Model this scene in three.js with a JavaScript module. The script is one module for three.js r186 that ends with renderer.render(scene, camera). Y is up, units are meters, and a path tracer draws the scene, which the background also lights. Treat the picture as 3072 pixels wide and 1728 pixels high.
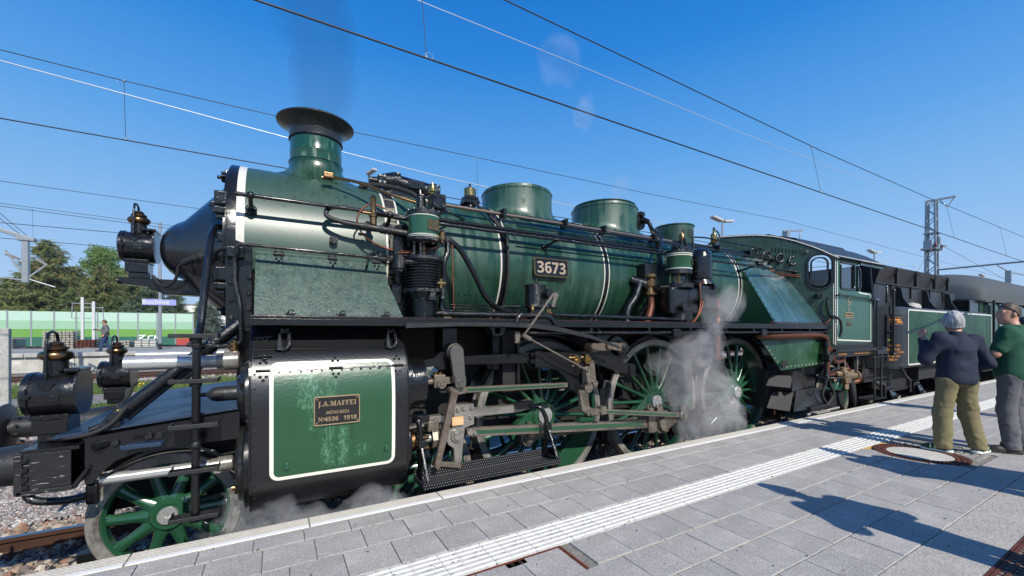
import * as THREE from 'three';
import { mergeGeometries, toCreasedNormals } from 'three/addons/utils/BufferGeometryUtils.js';
import { RoundedBoxGeometry } from 'three/addons/geometries/RoundedBoxGeometry.js';
import { FontLoader } from 'three/addons/loaders/FontLoader.js';
import { TextGeometry } from 'three/addons/geometries/TextGeometry.js';

// ---------- camera, sun, sky, exposure ----------
const scene = new THREE.Scene();
const camera = new THREE.PerspectiveCamera(69.95, 16 / 9, 0.1, 900);
camera.position.set(0, 1.98, 5.1);
camera.lookAt(Math.sin(29.8 * Math.PI / 180), 1.98, 5.1 - Math.cos(29.8 * Math.PI / 180));
camera.setViewOffset(3072, 1728, 0, -131, 3072, 1728);      // shifted lens: verticals stay upright
const renderer = new THREE.WebGLRenderer({ antialias: true });
renderer.setSize(1024, 576);
renderer.toneMapping = THREE.LinearToneMapping;
renderer.toneMappingExposure = 1.0;
renderer.shadowMap.enabled = true;
const SUN_EL = 39 * Math.PI / 180;
const sun = new THREE.DirectionalLight(new THREE.Color(1, 0.945, 0.85), 5);
sun.position.set(0.5, Math.sin(SUN_EL) * 40, Math.cos(SUN_EL) * 40);
sun.castShadow = true;
Object.assign(sun.shadow.camera, { left: -40, right: 60, top: 40, bottom: -40, near: 1, far: 160 });
sun.shadow.mapSize.set(4096, 4096);
scene.add(sun, sun.target);
{ // clear spring sky: deep blue aloft, pale at the horizon, a soft aureole round the sun
  const W = 512, H = 256, d = new Float32Array(W * H * 4), s = sun.position.clone().normalize();
  const lin = (r, g, b) => new THREE.Color().setRGB(r / 255, g / 255, b / 255, THREE.SRGBColorSpace);
  const stops = [[-90, lin(150, 165, 180)], [0, lin(186, 212, 240)], [4, lin(172, 206, 243)], [12, lin(140, 189, 240)], [22, lin(94, 164, 233)], [33, lin(46, 134, 220)], [42, lin(26, 116, 205)], [60, lin(22, 94, 176)], [90, lin(18, 78, 155)]];
  for (let j = 0; j < H; j++) {
    const el = ((j + 0.5) / H - 0.5) * 180;
    let k = 0; while (k < stops.length - 2 && el > stops[k + 1][0]) k++;
    const t = (el - stops[k][0]) / (stops[k + 1][0] - stops[k][0]), c = stops[k][1].clone().lerp(stops[k + 1][1], t);
    for (let i = 0; i < W; i++) {
      const az = ((i + 0.5) / W - 0.5) * 2 * Math.PI, e = el * Math.PI / 180;
      const cs = Math.cos(az) * Math.cos(e) * s.x + Math.sin(e) * s.y + Math.sin(az) * Math.cos(e) * s.z;
      const a = el > 0 ? 0.9 * Math.exp(-Math.acos(Math.min(1, cs)) * 5) : 0, o = (j * W + i) * 4;
      d[o] = c.r + a; d[o + 1] = c.g + a * 0.97; d[o + 2] = c.b + a * 0.9; d[o + 3] = 1;
    }
  }
  const t = new THREE.DataTexture(d, W, H, THREE.RGBAFormat, THREE.FloatType);
  t.mapping = THREE.EquirectangularReflectionMapping; t.magFilter = t.minFilter = THREE.LinearFilter; t.needsUpdate = true;
  scene.background = t; scene.environment = t;
}
scene.fog = new THREE.FogExp2(new THREE.Color(0.72, 0.82, 0.95), 0.00025);

// ---------- small tools ----------
const V = (x, y, z) => new THREE.Vector3(x, y, z);
const rand = (s) => () => { s = (s + 0x6d2b79f5) | 0; let t = Math.imul(s ^ (s >>> 15), 1 | s); t = (t + Math.imul(t ^ (t >>> 7), 61 | t)) ^ t; return ((t ^ (t >>> 14)) >>> 0) / 4294967296; };
const clamp = (x, a = 0, b = 1) => Math.min(b, Math.max(a, x)), mix = (a, b, t) => a + (b - a) * t, sst = (a, b, x) => { const t = clamp((x - a) / (b - a)); return t * t * (3 - 2 * t); };
const hsh = (x, y, s) => { let h = (Math.imul(x, 374761393) + Math.imul(y, 668265263) + Math.imul(s, 1442695041)) | 0; h = Math.imul(h ^ (h >>> 13), 1274126177); h = Math.imul(h ^ (h >>> 15), 2246822519); return ((h ^ (h >>> 16)) >>> 0) / 4294967296; };
function vn(u, v, px, py, s) {
  const x = u * px, y = v * py, ix = Math.floor(x), iy = Math.floor(y), fx = x - ix, fy = y - iy, a = fx * fx * (3 - 2 * fx), b = fy * fy * (3 - 2 * fy);
  const m = (i, p) => ((i % p) + p) % p, X0 = m(ix, px), X1 = m(ix + 1, px), Y0 = m(iy, py), Y1 = m(iy + 1, py);
  return mix(mix(hsh(X0, Y0, s), hsh(X1, Y0, s), a), mix(hsh(X0, Y1, s), hsh(X1, Y1, s), a), b);
}
function fbm(u, v, px, py, o, s) { let t = 0, a = 0.5, n = 0; for (let i = 0; i < o; i++) { t += a * vn(u, v, px << i, py << i, s + i); n += a; a *= 0.5; } return t / n; }
const h3 = (x, y, z) => hsh(x + Math.imul(z, 7919), y - Math.imul(z, 104729), z);
function vn3(x, y, z) {
  const ix = Math.floor(x), iy = Math.floor(y), iz = Math.floor(z), sm = (t) => t * t * (3 - 2 * t), a = sm(x - ix), b = sm(y - iy), c = sm(z - iz);
  const f = (k) => mix(mix(h3(ix, iy, iz + k), h3(ix + 1, iy, iz + k), a), mix(h3(ix, iy + 1, iz + k), h3(ix + 1, iy + 1, iz + k), a), b);
  return mix(f(0), f(1), c);
}
const fbm3 = (x, y, z, o = 4) => { let t = 0, a = 0.5, n = 0; for (let i = 0; i < o; i++) { t += a * vn3(x, y, z); n += a; a *= 0.5; x *= 2.03; y *= 2.03; z *= 2.03; } return t / n; };
function tex(w, h, fn, srgb = true, rx = 1, ry = 1) {       // fn(u, v) -> [r, g, b], 0..1
  const d = new Uint8Array(w * h * 4);
  for (let j = 0; j < h; j++) for (let i = 0; i < w; i++) { const c = fn((i + 0.5) / w, (j + 0.5) / h), o = (j * w + i) * 4; d[o] = clamp(c[0]) * 255; d[o + 1] = clamp(c[1]) * 255; d[o + 2] = clamp(c[2]) * 255; d[o + 3] = 255; }
  const t = new THREE.DataTexture(d, w, h); t.wrapS = t.wrapT = THREE.RepeatWrapping; t.magFilter = t.minFilter = THREE.LinearFilter; t.repeat.set(rx, ry);
  if (srgb) t.colorSpace = THREE.SRGBColorSpace; t.needsUpdate = true; return t;
}
const rep = (t, x, y = x) => { const c = t.clone(); c.repeat.set(x, y); c.needsUpdate = true; return c; };
function canvasTex(w, h, draw, srgb = true) { const c = document.createElement('canvas'); c.width = w; c.height = h; draw(c.getContext('2d'), w, h); const t = new THREE.CanvasTexture(c); if (srgb) t.colorSpace = THREE.SRGBColorSpace; return t; }
const noUv = (g) => { g.setAttribute('uv', new THREE.Float32BufferAttribute(new Float32Array(g.attributes.position.count * 2), 2)); return g; };
function norm(g) { const k = g.index ? g.toNonIndexed() : g; for (const n of Object.keys(k.attributes)) if (!['position', 'normal', 'uv'].includes(n)) k.deleteAttribute(n); if (!k.attributes.normal) k.computeVertexNormals(); if (!k.attributes.uv) noUv(k); k.morphAttributes = {}; k.clearGroups(); return k; }
const M = (...gs) => { const a = gs.flat(Infinity).filter(Boolean).map(norm); return a.length === 1 ? a[0] : mergeGeometries(a); };
function boxUV(g, s = 1) {                                     // uv in metres by the way each face points
  const k = norm(g), p = k.attributes.position, uv = new Float32Array(p.count * 2), a = V(), b = V(), c = V();
  for (let i = 0; i < p.count; i += 3) {
    a.fromBufferAttribute(p, i); b.fromBufferAttribute(p, i + 1); c.fromBufferAttribute(p, i + 2);
    const n = b.clone().sub(a).cross(c.clone().sub(a)), x = Math.abs(n.x), y = Math.abs(n.y), z = Math.abs(n.z);
    [a, b, c].forEach((q, j) => { const o = (i + j) * 2; if (y >= x && y >= z) { uv[o] = q.x * s; uv[o + 1] = q.z * s; } else if (x >= z) { uv[o] = q.z * s; uv[o + 1] = q.y * s; } else { uv[o] = q.x * s; uv[o + 1] = q.y * s; } });
  }
  k.setAttribute('uv', new THREE.BufferAttribute(uv, 2)); return k;
}
const box = (x0, x1, y0, y1, z0, z1, r = 0) => {
  const w = x1 - x0, h = y1 - y0, d = z1 - z0, g = r > 0 ? new RoundedBoxGeometry(w, h, d, 1, Math.min(r, w / 2.01, h / 2.01, d / 2.01)) : new THREE.BoxGeometry(w, h, d);
  return boxUV(g.translate((x0 + x1) / 2, (y0 + y1) / 2, (z0 + z1) / 2));
};
const turnTo = (g, dir) => g.applyQuaternion(new THREE.Quaternion().setFromUnitVectors(V(0, 1, 0), dir.clone().normalize()));
function cyl(p, q, r0, r1 = r0, seg = 16, open = false) { const a = V(...p), b = V(...q), d = b.clone().sub(a), g = new THREE.CylinderGeometry(r1, r0, d.length(), seg, 1, open); turnTo(g, d); return g.translate((a.x + b.x) / 2, (a.y + b.y) / 2, (a.z + b.z) / 2); }
const beam = (p, q, w, h) => { const a = V(...p), b = V(...q), d = b.clone().sub(a), g = new RoundedBoxGeometry(w, d.length(), h, 1, Math.min(w, h) * 0.12); const y = d.clone().normalize(), x = Math.abs(y.z) > 0.9 ? V(1, 0, 0) : V(0, 0, 1).cross(y).negate().normalize(), z = x.clone().cross(y).normalize(); g.applyMatrix4(new THREE.Matrix4().makeBasis(x, y, z)); return boxUV(g.translate((a.x + b.x) / 2, (a.y + b.y) / 2, (a.z + b.z) / 2)); };
const lathe = (prof, at, dir = [0, 1, 0], seg = 28) => { const g = new THREE.LatheGeometry(prof.map(([r, h]) => new THREE.Vector2(Math.max(r, 0.0001), h)), seg); const k = toCreasedNormals(g, 0.6); turnTo(k, V(...dir)); return k.translate(...at); };
const ball = (x, y, z, r, s = 10) => new THREE.SphereGeometry(r, s, Math.max(6, s - 2)).translate(x, y, z);
function sweep(pts, r, seg = 8, closed = false) {               // a tube along given points
  const n = pts.length, P = [], N = [], I = [], T = pts.map((p, i) => (closed ? pts[(i + 1) % n] : pts[Math.min(i + 1, n - 1)]).clone().sub(closed ? pts[(i + n - 1) % n] : pts[Math.max(i - 1, 0)]).normalize());
  let u = Math.abs(T[0].y) < 0.9 ? V(0, 1, 0) : V(1, 0, 0); const rr = Array.isArray(r) ? r : null, U = [];
  for (let i = 0; i < n; i++) {
    u = u.clone().sub(T[i].clone().multiplyScalar(u.dot(T[i]))).normalize(); const w = T[i].clone().cross(u), q = rr ? rr[i] : r;
    for (let j = 0; j <= seg; j++) { const a = (j / seg) * 2 * Math.PI, c = u.clone().multiplyScalar(Math.cos(a)).addScaledVector(w, Math.sin(a)); N.push(c.x, c.y, c.z); P.push(pts[i].x + c.x * q, pts[i].y + c.y * q, pts[i].z + c.z * q); U.push(i / n, j / seg); }
  }
  const m = seg + 1;
  for (let i = 0; i < n - (closed ? 0 : 1); i++) for (let j = 0; j < seg; j++) { const a = i * m + j, b = ((i + 1) % n) * m + j; I.push(a, a + 1, b, b, a + 1, b + 1); }
  if (!closed) for (const [i, f] of [[0, 1], [n - 1, -1]]) { const c = P.length / 3, t = T[i]; P.push(pts[i].x, pts[i].y, pts[i].z); N.push(-t.x * f, -t.y * f, -t.z * f); U.push(0, 0); for (let j = 0; j < seg; j++) f > 0 ? I.push(c, i * m + j + 1, i * m + j) : I.push(c, i * m + j, i * m + j + 1); }
  const g = new THREE.BufferGeometry(); g.setAttribute('position', new THREE.Float32BufferAttribute(P, 3)); g.setAttribute('normal', new THREE.Float32BufferAttribute(N, 3)); g.setAttribute('uv', new THREE.Float32BufferAttribute(U, 2)); g.setIndex(I); return g;
}
function pipe(p, r, bend = 0.08, seg = 8) {                       // straight runs with rounded bends
  const a = p.map((q) => V(...q)), out = [a[0]];
  for (let i = 1; i < a.length - 1; i++) {
    const d0 = a[i - 1].clone().sub(a[i]), d1 = a[i + 1].clone().sub(a[i]), b = Math.min(bend, d0.length() * 0.48, d1.length() * 0.48), s = a[i].clone().addScaledVector(d0.normalize(), b), e = a[i].clone().addScaledVector(d1.normalize(), b);
    for (let k = 0; k <= 5; k++) { const t = k / 5; out.push(s.clone().multiplyScalar((1 - t) ** 2).addScaledVector(a[i], 2 * t * (1 - t)).addScaledVector(e, t * t)); }
  }
  out.push(a[a.length - 1]); return sweep(out, r, seg);
}
const spline = (p, r, n = 24, seg = 8) => sweep(new THREE.CatmullRomCurve3(p.map((q) => V(...q)), false, 'centripetal').getPoints(n), r, seg);
const shp = (p, holes = []) => { const s = new THREE.Shape(p.map(([x, y]) => new THREE.Vector2(x, y))); for (const h of holes) s.holes.push(new THREE.Path(h.map(([x, y]) => new THREE.Vector2(x, y)))); return s; };
const extr = (s, d, bev = 0) => new THREE.ExtrudeGeometry(s, { depth: d - 2 * bev, bevelEnabled: bev > 0, bevelSize: bev, bevelThickness: bev, bevelOffset: -bev, bevelSegments: 1, curveSegments: 10, steps: 1 }).translate(0, 0, bev);
const plate = (p, z0, z1, bev = 0.004, holes = []) => extr(shp(p, holes), z1 - z0, bev).translate(0, 0, z0);        // an outline in x, y with thickness in z
const plateX = (p, x0, x1, bev = 0) => extr(shp(p.map(([z, y]) => [-z, y])), x1 - x0, bev).rotateY(Math.PI / 2).translate(x0, 0, 0);   // an outline in z, y with length in x
const rrect = (x0, x1, y0, y1, r, n = 5) => { const p = []; for (const [cx, cy, a] of [[x1 - r, y1 - r, 0], [x0 + r, y1 - r, 90], [x0 + r, y0 + r, 180], [x1 - r, y0 + r, 270]]) for (let k = 0; k <= n; k++) { const t = (a + (90 * k) / n) * Math.PI / 180; p.push([cx + r * Math.cos(t), cy + r * Math.sin(t)]); } return p; };
const disc = (x, y, r, n = 24) => Array.from({ length: n }, (_, i) => [x + r * Math.cos((i / n) * 2 * Math.PI), y + r * Math.sin((i / n) * 2 * Math.PI)]);
const capsule2 = (x0, y0, r0, x1, y1, r1, n = 8) => { const a = Math.atan2(y1 - y0, x1 - x0), p = []; for (let k = 0; k <= n; k++) { const t = a + Math.PI / 2 + (Math.PI * k) / n; p.push([x0 + r0 * Math.cos(t), y0 + r0 * Math.sin(t)]); } for (let k = 0; k <= n; k++) { const t = a - Math.PI / 2 + (Math.PI * k) / n; p.push([x1 + r1 * Math.cos(t), y1 + r1 * Math.sin(t)]); } return p; };
function bolts(list, r = 0.012, h = 0.01, dir = [0, 0, 1], seg = 6) { return list.map(([x, y, z]) => { const g = new THREE.CylinderGeometry(r * 0.8, r, h, seg); turnTo(g, V(...dir)); return g.translate(x + dir[0] * h / 2, y + dir[1] * h / 2, z + dir[2] * h / 2); }); }
const row = (a, b, n) => Array.from({ length: n }, (_, i) => a.map((q, k) => mix(q, b[k], n > 1 ? i / (n - 1) : 0)));
// height of a polygonised field, walked by surface nets: fn < 0 inside
function nets(fn, lo, hi, cell) {
  const n = [0, 1, 2].map((k) => Math.ceil((hi[k] - lo[k]) / cell) + 2), f = new Float32Array(n[0] * n[1] * n[2]), at = (i, j, k) => i + n[0] * (j + n[1] * k);
  for (let k = 0; k < n[2]; k++) for (let j = 0; j < n[1]; j++) for (let i = 0; i < n[0]; i++) f[at(i, j, k)] = fn(lo[0] + i * cell, lo[1] + j * cell, lo[2] + k * cell);
  const id = new Int32Array(f.length).fill(-1), P = [], I = [];
  for (let k = 0; k < n[2] - 1; k++) for (let j = 0; j < n[1] - 1; j++) for (let i = 0; i < n[0] - 1; i++) {
    let x = 0, y = 0, z = 0, c = 0, neg = 0; const v = [];
    for (let q = 0; q < 8; q++) { const w = f[at(i + (q & 1), j + ((q >> 1) & 1), k + (q >> 2))]; v.push(w); if (w < 0) neg++; }
    if (neg === 0 || neg === 8) continue;
    for (const [a, b] of [[0, 1], [2, 3], [4, 5], [6, 7], [0, 2], [1, 3], [4, 6], [5, 7], [0, 4], [1, 5], [2, 6], [3, 7]]) if (v[a] < 0 !== v[b] < 0) { const t = v[a] / (v[a] - v[b]); x += mix(a & 1, b & 1, t); y += mix((a >> 1) & 1, (b >> 1) & 1, t); z += mix(a >> 2, b >> 2, t); c++; }
    id[at(i, j, k)] = P.length / 3; P.push(lo[0] + (i + x / c) * cell, lo[1] + (j + y / c) * cell, lo[2] + (k + z / c) * cell);
  }
  for (let k = 1; k < n[2] - 1; k++) for (let j = 1; j < n[1] - 1; j++) for (let i = 1; i < n[0] - 1; i++) {
    const s = f[at(i, j, k)] < 0, quad = (a, b, c, d, flip) => { if (a < 0 || b < 0 || c < 0 || d < 0) return; flip ? I.push(a, c, b, a, d, c) : I.push(a, b, c, a, c, d); };
    if (s !== f[at(i + 1, j, k)] < 0) quad(id[at(i, j - 1, k - 1)], id[at(i, j, k - 1)], id[at(i, j, k)], id[at(i, j - 1, k)], !s);
    if (s !== f[at(i, j + 1, k)] < 0) quad(id[at(i - 1, j, k - 1)], id[at(i, j, k - 1)], id[at(i, j, k)], id[at(i - 1, j, k)], s);
    if (s !== f[at(i, j, k + 1)] < 0) quad(id[at(i - 1, j - 1, k)], id[at(i, j - 1, k)], id[at(i, j, k)], id[at(i - 1, j, k)], !s);
  }
  const g = new THREE.BufferGeometry(); g.setAttribute('position', new THREE.Float32BufferAttribute(P, 3)); g.setIndex(I); g.computeVertexNormals(); noUv(g); return g;
}
// ---------- naming ----------
const taken = {};
const numbered = (n) => { const k = (taken[n] = (taken[n] ?? -1) + 1); return k ? n + '_' + String(k).padStart(3, '0') : n; };
const shade = (o) => o.traverse((c) => { if (c.isMesh) c.castShadow = c.receiveShadow = true; });
function tag(o, label, category, group, kind) { if (label) o.userData.label = label; if (category) o.userData.category = category; if (group) o.userData.group = group; if (kind) o.userData.kind = kind; return o; }
function thing(name, at, label, category, group) { const o = new THREE.Group(); o.name = numbered(name); o.position.set(...at); o.userData.at = at; scene.add(o); return tag(o, label, category, group); }
function part(name, geo, mat, parent, label, kind) {            // geometry in world metres; a direct child of a thing is shifted to the thing's base
  const m = new THREE.Mesh(geo.isBufferGeometry ? geo : M(geo), mat); m.castShadow = m.receiveShadow = true; m.name = name;
  if (parent) { parent.add(m); const a = parent.userData.at; if (a) m.position.set(-a[0], -a[1], -a[2]); } else { m.name = numbered(name); scene.add(m); }
  if (label) m.userData.label = label; if (kind) m.userData.kind = kind; return m;
}
function pgroup(name, parent, label) { const g = new THREE.Group(); g.name = name; parent.add(g); const a = parent.userData.at; if (a) g.position.set(-a[0], -a[1], -a[2]); if (label) g.userData.label = label; return g; }
// ---------- materials ----------
const std = (o) => new THREE.MeshStandardMaterial(o), phy = (o) => new THREE.MeshPhysicalMaterial(o), lc = (r, g, b) => new THREE.Color(r, g, b), sc = (r, g, b) => new THREE.Color().setRGB(r / 255, g / 255, b / 255, THREE.SRGBColorSpace);
const grit = tex(512, 512, (u, v) => { const a = fbm(u, v, 8, 8, 6, 3), b = fbm(u, v, 64, 64, 2, 9); const q = 0.62 * a + 0.38 * b; return [q, q, q]; }, false);
const speck = tex(512, 512, (u, v) => { const q = clamp(0.5 + (fbm(u, v, 128, 128, 2, 21) - 0.5) * 1.9); return [q, q, q]; }, false);
const fine = tex(512, 512, (u, v) => { const a = fbm(u, v, 16, 16, 5, 5); return [1, 0.55 + 0.75 * (a - 0.3), 1]; }, false);   // roughness in g
const lumpy = tex(512, 512, (u, v) => { const q = fbm(u, v, 24, 24, 4, 31); return [q, q, q]; }, false);
// worn gloss green of the boiler: lime-water bloom, drips along v, darker clean patches
const wornGreen = (seed, W = 1024, H = 1024, bloom = 1) => tex(W, H, (u, v) => {
  const big = fbm(u, v, 5, 4, 5, seed), mid = fbm(u, v, 14, 9, 4, seed + 7), drip = fbm(u, v, 90, 3, 3, seed + 13), dots = vn(u, v, 150, 150, seed + 17), wet = sst(0.5, 0.62, big + 0.16 * (mid - 0.5));
  const t = bloom * (0.62 * sst(0.4, 0.62, 0.75 * mid + 0.25 * drip) + 0.25 * sst(0.45, 0.68, drip)) * (1 - 0.8 * wet), dk = 0.2 * sst(0.84, 0.96, dots) + 0.18 * sst(0.62, 0.8, fbm(u, v, 40, 7, 3, seed + 23));
  const c = [mix(0.14, 0.262, t), mix(0.27, 0.362, t), mix(0.198, 0.305, t)], n = 0.94 + 0.12 * (mid - 0.5);
  return c.map((x) => x * n * (1 - dk));
});
const greenRough = (seed) => tex(512, 512, (u, v) => { const mid = fbm(u, v, 14, 9, 4, seed + 7), drip = fbm(u, v, 90, 3, 3, seed + 13), dot = sst(0.8, 0.95, vn(u, v, 120, 120, seed + 3)); return [1, clamp(0.3 + 0.45 * sst(0.4, 0.62, 0.6 * mid + 0.4 * drip) + 0.25 * dot), 1]; }, false);
const gMap = wornGreen(41), gRough = greenRough(41), gMap2 = wornGreen(77, 512, 512, 0.9);
const droplets = tex(512, 512, (u, v) => { const a = sst(0.72, 0.9, vn(u, v, 90, 90, 61)), b = sst(0.8, 0.93, vn(u, v, 47, 47, 67)); const q = Math.max(a * 0.6, b); return [q, q, q]; }, false);
const MAT = {};
MAT.boiler = phy({ color: lc(0.96, 1.03, 1.1), map: rep(gMap, 0.26, 0.3), roughnessMap: rep(gRough, 0.26, 0.3), roughness: 0.62, bumpMap: rep(lumpy, 0.5), bumpScale: 0.002, clearcoat: 0.25, clearcoatRoughness: 0.22 });
MAT.smokebox = phy({ map: tex(1024, 512, (u, v) => { const a = fbm(u, v, 5, 4, 4, 61), d = fbm(u, v, 70, 4, 3, 63), s = sst(0.8, 0.9, vn(u, v, 110, 70, 65)) * sst(0.3, 0.6, a), q = 1 + 0.14 * (a - 0.5) + 0.08 * (d - 0.5) - 0.35 * s; return [0.2 * q, 0.3 * q, 0.25 * q]; }, true, 0.5, 0.45), roughness: 0.42, specularIntensity: 1, clearcoat: 0.5, clearcoatRoughness: 0.36 });
MAT.green = phy({ map: rep(gMap2, 0.6), roughnessMap: rep(gRough, 0.5), roughness: 0.55, clearcoat: 0.3, clearcoatRoughness: 0.2 });
MAT.hatch = phy({ color: lc(0.72, 0.72, 0.72), map: tex(512, 512, (u, v) => { const a = vn(u, v, 84, 84, 3) * 0.6 + vn(u, v, 170, 170, 4) * 0.4, b = fbm(u, v, 5, 5, 4, 9), c = fbm(u, v, 60, 6, 3, 14), q = 0.27 + 0.17 * (a - 0.5) + 0.045 * (b - 0.5) + 0.07 * (c - 0.5); return [q * 0.92, q * 1.3, q * 1.16]; }, true, 1.1, 1.1), roughness: 0.42, roughnessMap: rep(fine, 1.2), bumpMap: rep(speck, 2), bumpScale: 0.0006 });
MAT.blueGreen = phy({ color: lc(1, 0.9, 0.92), map: tex(512, 512, (u, v) => { const a = fbm(u, v, 5, 3, 5, 91), d = fbm(u, v, 50, 3, 3, 95), t = sst(0.35, 0.65, 0.6 * a + 0.4 * d); return [mix(0.17, 0.25, t), mix(0.3, 0.4, t), mix(0.3, 0.43, t)]; }, true, 0.55, 0.55), roughness: 0.42, roughnessMap: rep(fine, 1), clearcoat: 0.3, clearcoatRoughness: 0.25 });
MAT.gloss = phy({ color: lc(0.018, 0.076, 0.037), roughness: 0.3, roughnessMap: rep(fine, 2), clearcoat: 0.5, clearcoatRoughness: 0.12 });   // wheels, rods
MAT.black = std({ color: lc(0.0085, 0.009, 0.01), roughness: 0.31, roughnessMap: rep(fine, 2), bumpMap: rep(lumpy, 1.6), bumpScale: 0.0012 });
MAT.oily = phy({ color: lc(0.006, 0.006, 0.0065), roughness: 0.25, roughnessMap: rep(fine, 3), bumpMap: rep(lumpy, 4), bumpScale: 0.0018, clearcoat: 0.3, clearcoatRoughness: 0.12 });
MAT.matt = std({ color: lc(0.02, 0.02, 0.021), roughness: 0.62, roughnessMap: rep(fine, 2), bumpMap: rep(grit, 2), bumpScale: 0.002 });
MAT.grime = std({ color: lc(0.014, 0.013, 0.012), roughness: 0.7, bumpMap: rep(grit, 2), bumpScale: 0.004 });
MAT.steel = std({ map: tex(512, 256, (u, v) => { const q = 0.6 + 0.1 * (fbm(u, v, 3, 40, 3, 51) - 0.5) - 0.1 * sst(0.5, 0.8, fbm(u, v, 3, 3, 3, 55)); return [q * 1.02, q * 0.99, q * 0.94]; }, true, 1.2, 2), metalness: 0.55, roughness: 0.42, roughnessMap: rep(fine, 2) });
MAT.bright = std({ color: lc(0.55, 0.545, 0.53), metalness: 0.6, roughness: 0.42, roughnessMap: rep(fine, 2) });
MAT.tyre = std({ map: tex(512, 256, (u, v) => { const q = 0.4 + 0.2 * (fbm(u, v, 30, 4, 4, 151) - 0.5) - 0.12 * sst(0.5, 0.8, fbm(u, v, 9, 9, 4, 155)); return [q * 1.4, q * 1.36, q * 1.3]; }, true, 2, 2), metalness: 0.35, roughness: 0.5 });
MAT.oilsteel = std({ map: tex(512, 256, (u, v) => { const q = 0.42 + 0.1 * (fbm(u, v, 3, 30, 3, 251) - 0.5) - 0.1 * sst(0.45, 0.75, fbm(u, v, 3, 3, 3, 255)); return [q * 1.2, q * 1.11, q * 1.0]; }, true, 2, 2), metalness: 0.45, roughness: 0.42, roughnessMap: rep(fine, 3) });
MAT.brass = std({ color: lc(0.48, 0.31, 0.12), metalness: 1, roughness: 0.33, roughnessMap: rep(fine, 5) });
MAT.bronze = std({ color: lc(0.27, 0.16, 0.075), metalness: 1, roughness: 0.42, roughnessMap: rep(fine, 5) });
MAT.copper = std({ map: tex(256, 256, (u, v) => { const t = fbm(u, v, 9, 9, 4, 71); return [mix(0.3, 0.62, t), mix(0.19, 0.38, t), mix(0.15, 0.28, t)]; }, true, 3, 1), metalness: 0.75, roughness: 0.45 });
MAT.white = std({ color: lc(0.62, 0.6, 0.53), roughness: 0.45, roughnessMap: rep(fine, 2) });
MAT.glass = phy({ color: 0xffffff, transmission: 1, thickness: 0, roughness: 0.02, ior: 1.5 });
MAT.rubber = std({ color: lc(0.02, 0.02, 0.02), roughness: 0.7 });
MAT.warmSteel = std({ map: tex(256, 256, (u, v) => { const q = 0.45 + 0.25 * (fbm(u, v, 10, 10, 4, 35) - 0.5), t = fbm(u, v, 5, 30, 3, 39); return [q, q * mix(0.82, 0.95, t), q * mix(0.7, 0.88, t)]; }, true, 3, 3), metalness: 0.4, roughness: 0.45 });
MAT.tread = std({ color: lc(0.011, 0.03, 0.072), roughness: 0.36, bumpMap: tex(256, 256, (u, v) => { const a = u * 12 + v * 12, s = ((Math.floor(a) % 2) ? u * 12 - v * 12 : u * 12 + v * 12); const q = sst(0.55, 0.9, Math.sin(u * 75.4) * Math.sin(v * 150.8 + (s > 0 ? 1 : 0)) * 0.5 + 0.5); return [q, q, q]; }, false, 3, 3), bumpScale: 0.0016 });  // blue of the sky reflection is tinted into this plate colour
MAT.red = std({ color: lc(0.25, 0.02, 0.03), roughness: 0.4 });
MAT.concrete = std({ map: tex(512, 512, (u, v) => { const a = fbm(u, v, 6, 6, 5, 11), b = fbm(u, v, 100, 100, 2, 15), q = 0.66 + 0.22 * (a - 0.5) + 0.2 * (b - 0.5); return [q, q * 0.99, q * 0.955]; }, true, 0.6, 0.6), roughness: 0.85, bumpMap: rep(grit, 1), bumpScale: 0.004 });
MAT.rust = std({ map: tex(256, 256, (u, v) => { const t = fbm(u, v, 20, 20, 4, 81); return [mix(0.2, 0.5, t), mix(0.11, 0.27, t), mix(0.08, 0.19, t)]; }, true, 2, 2), roughness: 0.75, bumpMap: rep(grit, 4), bumpScale: 0.002 });
MAT.galv = std({ color: lc(0.34, 0.36, 0.37), metalness: 0.5, roughness: 0.5, roughnessMap: rep(fine, 2) });
MAT.wire = std({ color: lc(0.035, 0.035, 0.037), roughness: 0.5, metalness: 0.4 });
MAT.paleWire = std({ color: lc(0.75, 0.75, 0.72), roughness: 0.35, metalness: 0.3 });
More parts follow.
